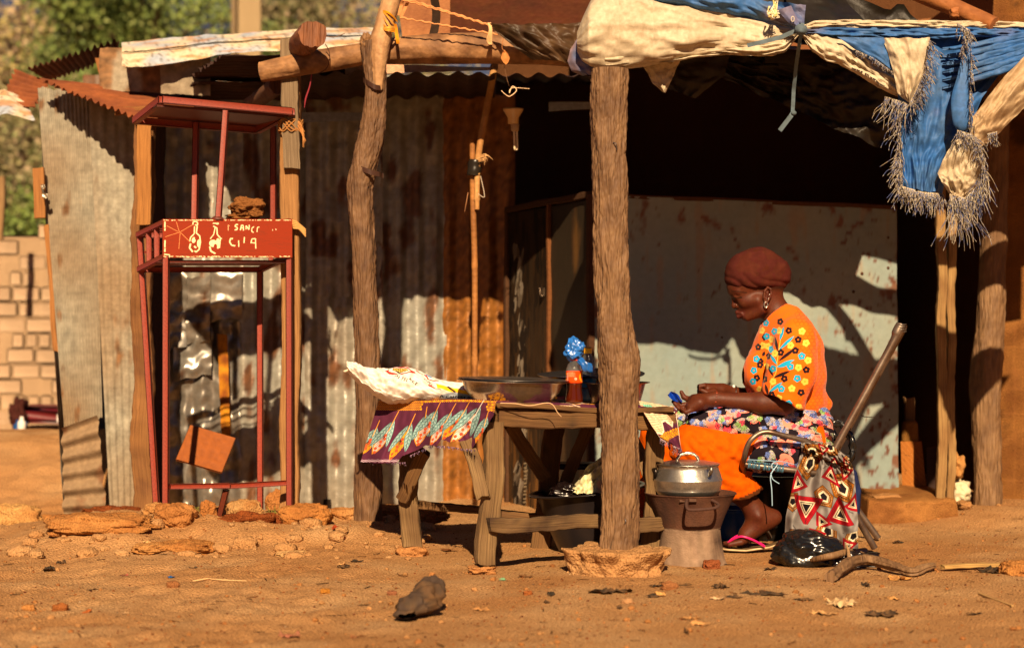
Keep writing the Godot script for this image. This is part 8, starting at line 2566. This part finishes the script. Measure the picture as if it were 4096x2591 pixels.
func make_litter() -> void:
	# rocks round the foot of the stand
	for q in [
		[20, 2110, 8.0, 0.16, 0.085, 0.14, 41, 0.3, S(222, 174, 110), "big pale rock at the left edge in front of the dirt mound"],
		[175, 2085, 8.35, 0.055, 0.04, 0.06, 43, 0.8, S(208, 146, 82), "orange angular rock leaning on the big pale rock at left"],
		[400, 2190, 7.05, 0.225, 0.05, 0.12, 45, -0.12, S(198, 141, 82), "long slab-like rock jutting left from the bank below the red stand"],
		[618, 2108, 7.35, 0.045, 0.035, 0.05, 47, 0.0, S(204, 153, 95), "small round rock between the left legs of the red stand"],
		[700, 2130, 7.15, 0.085, 0.06, 0.08, 49, 0.2, S(198, 141, 85), "smooth domed rock just right of the stand's front left leg"],
		[830, 2105, 7.3, 0.036, 0.062, 0.03, 51, 0.6, S(194, 129, 72), "pointed upright rock by the bent stub of the stand"],
		[975, 2085, 7.45, 0.08, 0.06, 0.07, 53, 0.5, S(204, 160, 105), "rounded tan rock near the stand's back right leg"],
		[1105, 2060, 7.75, 0.05, 0.065, 0.03, 57, 0.4, S(198, 136, 80), "slanted flat rock behind the stand's right legs"],
		[1215, 2125, 7.3, 0.11, 0.055, 0.09, 59, 0.1, S(198, 136, 75), "low earthy rock mound right of the stand's right leg"],
		[1375, 2100, 7.5, 0.07, 0.03, 0.05, 61, 0.2, S(210, 155, 97), "low flat rock beside the base of the crooked pole"],
		[1560, 2105, 7.7, 0.24, 0.045, 0.1, 63, 0.05, S(184, 125, 70), "long low earthen ridge behind the table's left end"],
		[740, 2225, 6.85, 0.11, 0.03, 0.09, 65, 0.2, S(200, 143, 82), "half buried tan rock in the slope below the stand"],
		[600, 2235, 6.8, 0.07, 0.022, 0.06, 66, 0.9, S(204, 150, 90), "low buried stone at the toe of the slope left of the stand"],
		[1170, 2225, 6.8, 0.06, 0.016, 0.05, 67, 0.4, S(220, 178, 122), "pale flat stone flush in the dirt below the plank post"],
		[4075, 2310, 6.25, 0.06, 0.04, 0.06, 69, 0.4, S(192, 134, 75), "round brown stone at the right edge of the picture"],
	]:
		var mb := MB.new()
		var o := at(q[0], q[1], q[2])
		o.y = gh(o.x, q[2]) + q[4] * 0.2
		var c0: Color = q[8]
		stone(mb, o, Vector3(q[3], q[4], q[5]), q[6], func(_u: float, _w: float, p: Vector3) -> Color: return c0.lerp(S(172, 113, 62), clampf(0.4 + fbm(p, 7.0), 0, 1)), 0.17, q[7], 64, 44, 0.35)
		solo("rock", mb, M.earth, q[9], "rock", "rocks along the foot of the shack")
	var rub := MB.new()
	var r0 := RandomNumberGenerator.new()
	r0.seed = 17
	for i in 150:
		var d0 := r0.randf_range(6.65, 7.6)
		var x0 := r0.randf_range(-1.95, -0.35)
		var sz := lerpf(0.008, 0.04, pow(r0.randf(), 2.5))
		stone(rub, Vector3(x0, gh(x0, d0) + sz * 0.1, -d0), Vector3(sz * 1.4, sz * 0.7, sz), i * 1.3, func(_u: float, _w: float, p: Vector3) -> Color: return earth_tone(p + Vector3(i, 0, 0)), 0.22, r0.randf() * 3.0, 14, 9, 0.4)
	solo("rubble", rub, M.earth, "small half-buried stones and crumbs in the earth bank below the shack", "rubble", "", "stuff")
	# clod heaps
	for q in [[1000, 2150, 7.2, 0.13, 0.05, 71, "reddish crumbly clod heap beside the stand's rear leg"], [440, 2105, 7.9, 0.13, 0.03, 73, "reddish crumbly clod heap left of the brown post"]]:
		var mb := MB.new()
		var o := at(q[0], q[1], q[2])
		o.y = gh(o.x, q[2])
		stone(mb, o, Vector3(q[3], q[4], 0.1), q[5], func(_u: float, _w: float, p: Vector3) -> Color: return S(166, 92, 48).lerp(S(136, 74, 42), clampf(0.5 + fbm(p, 20.0), 0, 1)), 0.3, 0.2, 90, 60, 0.1)
		solo("clod_heap", mb, M.mud, q[6], "clods")
	# red brick piece under the stove
	var mb := MB.new()
	stone(mb, on_ground(2846, 2272) + Vector3(0, 0.012, 0), Vector3(0.028, 0.018, 0.025), 75, S(168, 98, 62), 0.2, 0.4, 36, 24, 0.85)
	solo("brick_piece", mb, M.mud, "broken reddish brick piece wedged under the rim of the stove", "brick")
	# foam sole or crushed grey shoe in front
	mb = MB.new()
	var o := on_ground(1692, 2455)
	mb.grid(70, 36, func(u: float, w: float) -> Vector3:
		var l := lerpf(-1.0, 1.0, w)
		var wd := lin([Vector2(-1, 0.03), Vector2(-0.75, 0.06), Vector2(-0.3, 0.066), Vector2(0.05, 0.055), Vector2(0.3, 0.045), Vector2(0.75, 0.036), Vector2(1, 0.008)], l)
		var a := u * TAU
		var y := lin([Vector2(-1, 0.02), Vector2(-0.4, 0.03), Vector2(0.2, 0.04), Vector2(0.6, 0.055), Vector2(1, 0.075)], l)
		var th := lin([Vector2(-1, 0.012), Vector2(-0.4, 0.03), Vector2(0.3, 0.028), Vector2(1, 0.006)], l)
		var p := Vector3(cos(a) * wd, y + sin(a) * th, 0).rotated(Vector3(0, 0, 1), 0.15) + Vector3(l * 0.035, 0.018 * maxf(l, 0), -l * 0.13)
		var n := 0.024 * n3(p + Vector3(2, 0, 0), 9.0) - 0.03 * absf(n3(p + Vector3(0, 0, 5), 12.0)) + 0.008 * n3(p, 34.0) + 0.008
		return o + p + Vector3(cos(a), maxf(sin(a), 0.0), 0) * n, func(_u: float, _w: float, p: Vector3) -> Color: return S(78, 66, 56).lerp(S(112, 84, 58), clampf(0.3 + fbm(p, 12.0), 0, 1)), true)
	solo("grey_rag", mb, M.cloth, "crumpled dusty dark grey rag lying alone on the bare dirt in front", "rag")
	# black bag and the branch
	mb = MB.new()
	o = on_ground(3240, 2265)
	mb.blob(o + Vector3(0, 0.05, -0.04), Vector3(0.125, 0.075, 0.09), func(d: Vector3) -> float: return 0.16 * n3(d, 1.3) + 0.09 * absf(n3(d, 2.6)) + 0.03 * absf(n3(d * Vector3(1, 2, 1), 6.5)) + 0.1 * smoothstep(0.0, -0.8, d.y), 90, 60, S(24, 22, 22))
	mb.blob(o + Vector3(0.15, 0.02, -0.02), Vector3(0.12, 0.04, 0.07), func(d: Vector3) -> float: return 0.26 * n3(d, 1.8) + 0.14 * absf(n3(d, 3.2)) + 0.03 * absf(n3(d, 8.0)), 80, 50, S(22, 20, 20))
	solo("black_plastic_bag", mb, M.bag, "shiny black plastic bag slumped on the ground below the patterned cloth", "bag")
	mb = MB.new()
	bark_tube(mb, [v4(on_ground(3325, 2330) + Vector3(0, 0.018, 0), 0.017), v4(on_ground(3365, 2312) + Vector3(0, 0.03, 0), 0.0165), v4(on_ground(3405, 2290) + Vector3(0, 0.04, 0), 0.016), v4(on_ground(3480, 2280) + Vector3(0, 0.038, 0), 0.0135), v4(on_ground(3570, 2295) + Vector3(0, 0.03, 0), 0.012), v4(on_ground(3650, 2305) + Vector3(0, 0.02, 0), 0.0105), v4(on_ground(3700, 2295) + Vector3(0, 0.024, 0), 0.0085), v4(on_ground(3740, 2285) + Vector3(0, 0.026, 0), 0.006)], 120, 0.005, S(150, 112, 76), S(116, 82, 54), 30, 18.0)
	mb.tube(spline([v4(on_ground(3400, 2290) + Vector3(0, 0.045, 0), 0.008), v4(on_ground(3394, 2270) + Vector3(0, 0.06, 0), 0.006), v4(on_ground(3388, 2262) + Vector3(0, 0.075, 0), 0.004)], 8), 10, null, S(206, 160, 110))
	solo("forked_branch", mb, M.bark, "curved broken brown branch lying in front of the black bag", "branch")
	mb = MB.new()
	bark_tube(mb, [v4(on_ground(3240, 2268) + Vector3(0, 0.03, 0.03), 0.006), v4(on_ground(3320, 2268) + Vector3(0, 0.045, 0.03), 0.011), v4(on_ground(3420, 2262) + Vector3(0, 0.05, 0), 0.012), v4(on_ground(3500, 2270) + Vector3(0, 0.02, 0), 0.006)], 40, 0.002, S(156, 116, 78), S(126, 90, 58), 14, 12.0)
	solo("thin_branch", mb, M.bark, "thinner brown stick lying across the black bag behind the curved branch", "branch")
	mb = MB.new()
	var s0 := on_ground(3770, 2287) + Vector3(0, 0.01, 0)
	var s1 := on_ground(4110, 2268) + Vector3(0, 0.016, 0)
	beam(mb, s0, s1, 0.03, 0.014, Vector3.UP, 0.003, S(214, 164, 96))
	solo("wood_splinter", mb, M.wood, "long pale wood splinter lying at the right edge of the ground", "splinter")
	mb = MB.new()
	beam(mb, on_ground(3920, 2378) + Vector3(0, 0.006, 0), on_ground(4050, 2430) + Vector3(0, 0.006, 0), 0.008, 0.006, Vector3.UP, 0.001, S(222, 170, 104))
	solo("thin_splinter", mb, M.wood, "thin pale sliver of wood on the dirt at lower right", "splinter")
	# dark scraps, each where it lies
	var dk := S(58, 50, 44)
	for q in [
		[2440, 2370, 140, 26, 1, "large torn black plastic scrap in front of the mud footing"],
		[2630, 2346, 70, 12, 2, "small black scrap by the brown pebble right of the mud footing"],
		[2735, 2342, 58, 10, 3, "star-shaped black scrap in front of the stove"],
		[2620, 2388, 60, 14, 4, "black scrap tangled with pale husk in front of the stove"],
		[2885, 2352, 56, 30, 5, "upright curled black scrap right of the stove front"],
		[2940, 2390, 60, 12, 6, "ragged black scrap trailing toward the larger torn strip"],
		[3065, 2378, 170, 22, 7, "long torn black strip between the stove and the branch"],
		[3215, 2402, 74, 18, 8, "shaggy black scrap right of the long torn strip"],
		[3520, 2460, 110, 26, 9, "holed black scrap below the pale paper"],
		[3900, 2458, 54, 14, 10, "small black scrap at lower right near the pale sliver"],
		[3965, 2290, 100, 34, 11, "dark rag heap on the pale splinter at the right edge"],
		[3080, 2278, 46, 14, 12, "grey frayed tuft left of the black bag"],
		[3188, 2262, 52, 34, 13, "grey leaf-like scrap standing against the black bag"],
		[3594, 2172, 40, 12, 14, "lone dark scrap on the open dirt right of the chair"],
		[3465, 2345, 24, 22, 15, "small upright black scrap below the curved branch"],
		[2745, 2530, 16, 26, 16, "narrow black scrap near the bottom of the picture"],
		[196, 2278, 46, 26, 17, "burnt black scrap at the left end of the slab-like rock"],
		[245, 2252, 36, 16, 18, "small burnt scrap tucked under the slab-like rock"],
		[372, 2360, 54, 6, 19, "thin curved black strip on the dirt at left"],
		[1372, 2268, 46, 16, 20, "black scrap beside a pale pebble left of the table"],
		[1430, 2248, 44, 18, 21, "shiny dark shard left of the table's prop stones"],
		[2205, 2380, 26, 22, 22, "small black curl left of the large torn scrap"],
		[2185, 2410, 26, 14, 23, "tiny black curl in front of the torn scrap"],
		[770, 2275, 34, 12, 24, "dark flake on the slope below the red stand"],
		[2478, 2432, 22, 12, 25, "dark flake below the large torn scrap"],
		[2100, 2308, 60, 12, 26, "brown root-like shred left of the mud footing"],
		[1800, 2206, 70, 12, 27, "brown fibrous shred under the table"],
	]:
		mb = MB.new()
		scrap(mb, q[0], q[1], q[2], q[3], q[4], dk if q[4] < 26 else S(110, 70, 40), 0.003 + q[3] * 0.0003, 0.42)
		solo("black_scrap" if q[4] < 26 else "brown_shred", mb, M.cloth, q[5], "scrap", "scraps littering the dirt")
	for q in [
		[3370, 2420, 110, 34, 31, S(226, 196, 150), "crumpled pale paper curling on the dirt at lower right", "pale_paper"],
		[3300, 2458, 90, 16, 32, S(206, 162, 110), "shredded pale husk left of the crumpled paper", "pale_husk"],
		[3600, 2320, 80, 20, 33, S(206, 150, 84), "crisp tan husk under the end of the curved branch", "tan_husk"],
		[3570, 2398, 50, 14, 34, S(206, 156, 96), "little tan husk below the curved branch", "tan_husk"],
		[2795, 2500, 70, 16, 35, S(206, 156, 100), "curled tan husk near the bottom middle", "tan_husk"],
		[2755, 2478, 80, 12, 36, S(200, 148, 92), "flat tan shred beside the curled husk", "tan_husk"],
		[2635, 2385, 40, 20, 37, S(222, 170, 104), "pale husk tuft among the black scraps by the stove", "tan_husk"],
		[2875, 2398, 50, 10, 38, S(214, 182, 140), "whitish husk flake right of the tuft", "tan_husk"],
		[1935, 2442, 60, 14, 39, S(206, 150, 90), "frilly tan husk right of the grey rag", "tan_husk"],
		[1155, 2548, 90, 20, 40, S(168, 108, 86), "pinkish dry leaf at the bottom left of middle", "dry_leaf"],
		[1342, 2132, 26, 24, 41, S(190, 70, 36), "curled red leaf at the foot of the crooked pole", "red_leaf"],
		[1370, 2122, 22, 18, 42, S(196, 76, 50), "second red leaf just right of the curled one", "red_leaf"],
		[1430, 2550, 60, 10, 43, S(150, 92, 58), "curled brown leaf on the bare dirt near the bottom", "dry_leaf"],
		[345, 2452, 34, 14, 44, S(166, 92, 46), "small rust-brown leaf on the dirt at left", "dry_leaf"],
		[500, 2455, 30, 8, 45, S(222, 180, 130), "pale stub of straw on the dirt at left", "straw_stub"],
		[495, 2290, 34, 8, 46, S(170, 96, 80), "dull red shred on the slope at left", "red_shred"],
		[685, 2312, 24, 6, 47, S(46, 92, 150), "tiny blue plastic bit on the dirt below the stand", "blue_bit"],
		[590, 2208, 36, 10, 48, S(226, 180, 120), "pale shell-like flake on the slope below the stand", "pale_husk"],
		[2010, 2322, 24, 10, 49, S(120, 170, 130), "tiny green shred beside the prop stones", "green_shred"],
		[1365, 2262, 30, 16, 50, S(226, 176, 116), "pale pebble-like chip left of the table", "pale_chip"],
	]:
		mb = MB.new()
		scrap(mb, q[0], q[1], q[2], q[3], q[4], q[5], 0.004 + q[3] * 0.0004, 0.45)
		solo(q[7], mb, M.cloth, q[6], "litter", "scraps littering the dirt")
	mb = MB.new()
	mb.tube(spline([v4(on_ground(770, 2328) + Vector3(0, 0.004, 0), 0.0018), v4(on_ground(830, 2330) + Vector3(0, 0.004, 0), 0.0018), v4(on_ground(850, 2318) + Vector3(0, 0.005, 0), 0.0018), v4(on_ground(900, 2324) + Vector3(0, 0.004, 0), 0.0018), v4(on_ground(985, 2318) + Vector3(0, 0.004, 0), 0.0014)], 30), 5, null, S(222, 182, 130))
	solo("pale_string", mb, M.thread, "thin pale string snaking over the dirt below the plank post", "string")
	for q in [[2678, 2355, 0.022, S(180, 122, 78), "round brown pebble between black scraps by the stove"], [112, 2438, 0.016, S(214, 150, 86), "tan pebble at the far left of the bare dirt"], [690, 2350, 0.017, S(172, 116, 74), "reddish pebble on the dirt below the stand"], [1300, 2380, 0.013, S(206, 140, 60), "yellowish pebble left of the grey rag"], [1568, 2378, 0.013, S(170, 112, 80), "dull red pebble just above the grey rag"], [2508, 2412, 0.014, S(214, 164, 116), "pale upright pebble below the large torn scrap"], [2112, 2378, 0.012, S(176, 104, 56), "brown pebble left of the large torn scrap"], [240, 2440, 0.02, S(176, 108, 60), "broad reddish stone half sunk at left"]]:
		mb = MB.new()
		stone(mb, on_ground(q[0], q[1]) + Vector3(0, q[2] * 0.3, 0), Vector3(q[2] * 1.3, q[2] * 0.8, q[2]), q[0] * 0.01, q[3], 0.2, 0.3, 22, 14, 0.4)
		solo("pebble", mb, M.mud, q[4], "pebble", "pebbles on the dirt")
	# tufts of grass by the post
	for q in [[1105, 2115, "little green grass tuft beside the stand's right leg"], [788, 2100, "tiny green grass tuft between rocks under the stand"]]:
		mb = MB.new()
		for i in 26:
			var b := at(q[0] + rng.randf_range(-22, 22), q[1], 7.45)
			b.y = gh(b.x, 7.45)
			var tip := b + Vector3(rng.randf_range(-0.03, 0.03), rng.randf_range(0.02, 0.06), rng.randf_range(-0.02, 0.03))
			mb.tube(spline([v4(b, 0.0018), v4(b.lerp(tip, 0.6) + Vector3(0, 0.008, 0), 0.0016), v4(tip, 0.0005)], 5), 4, null, S(104, 112, 44).lerp(S(150, 130, 60), rng.randf()))
		solo("grass_tuft", mb, M.leaf, q[2], "grass", "", "")
	mb = MB.new()
	var r := RandomNumberGenerator.new()
	r.seed = 31
	for i in 90:
		var px := r.randf_range(210, 530)
		var b := at(px, 2065, r.randf_range(7.9, 8.3))
		b.y = gh(b.x, -b.z)
		stone(mb, b, Vector3(0.014, 0.009, 0.012) * r.randf_range(0.6, 1.6), i, S(206, 140, 60) if i % 3 else S(176, 106, 50), 0.2, r.randf(), 8, 6, 0.3)
	solo("fallen_leaves", mb, M.mud, "ochre leaf crumbs and small stones gathered at the foot of the tin wall", "debris", "", "stuff")
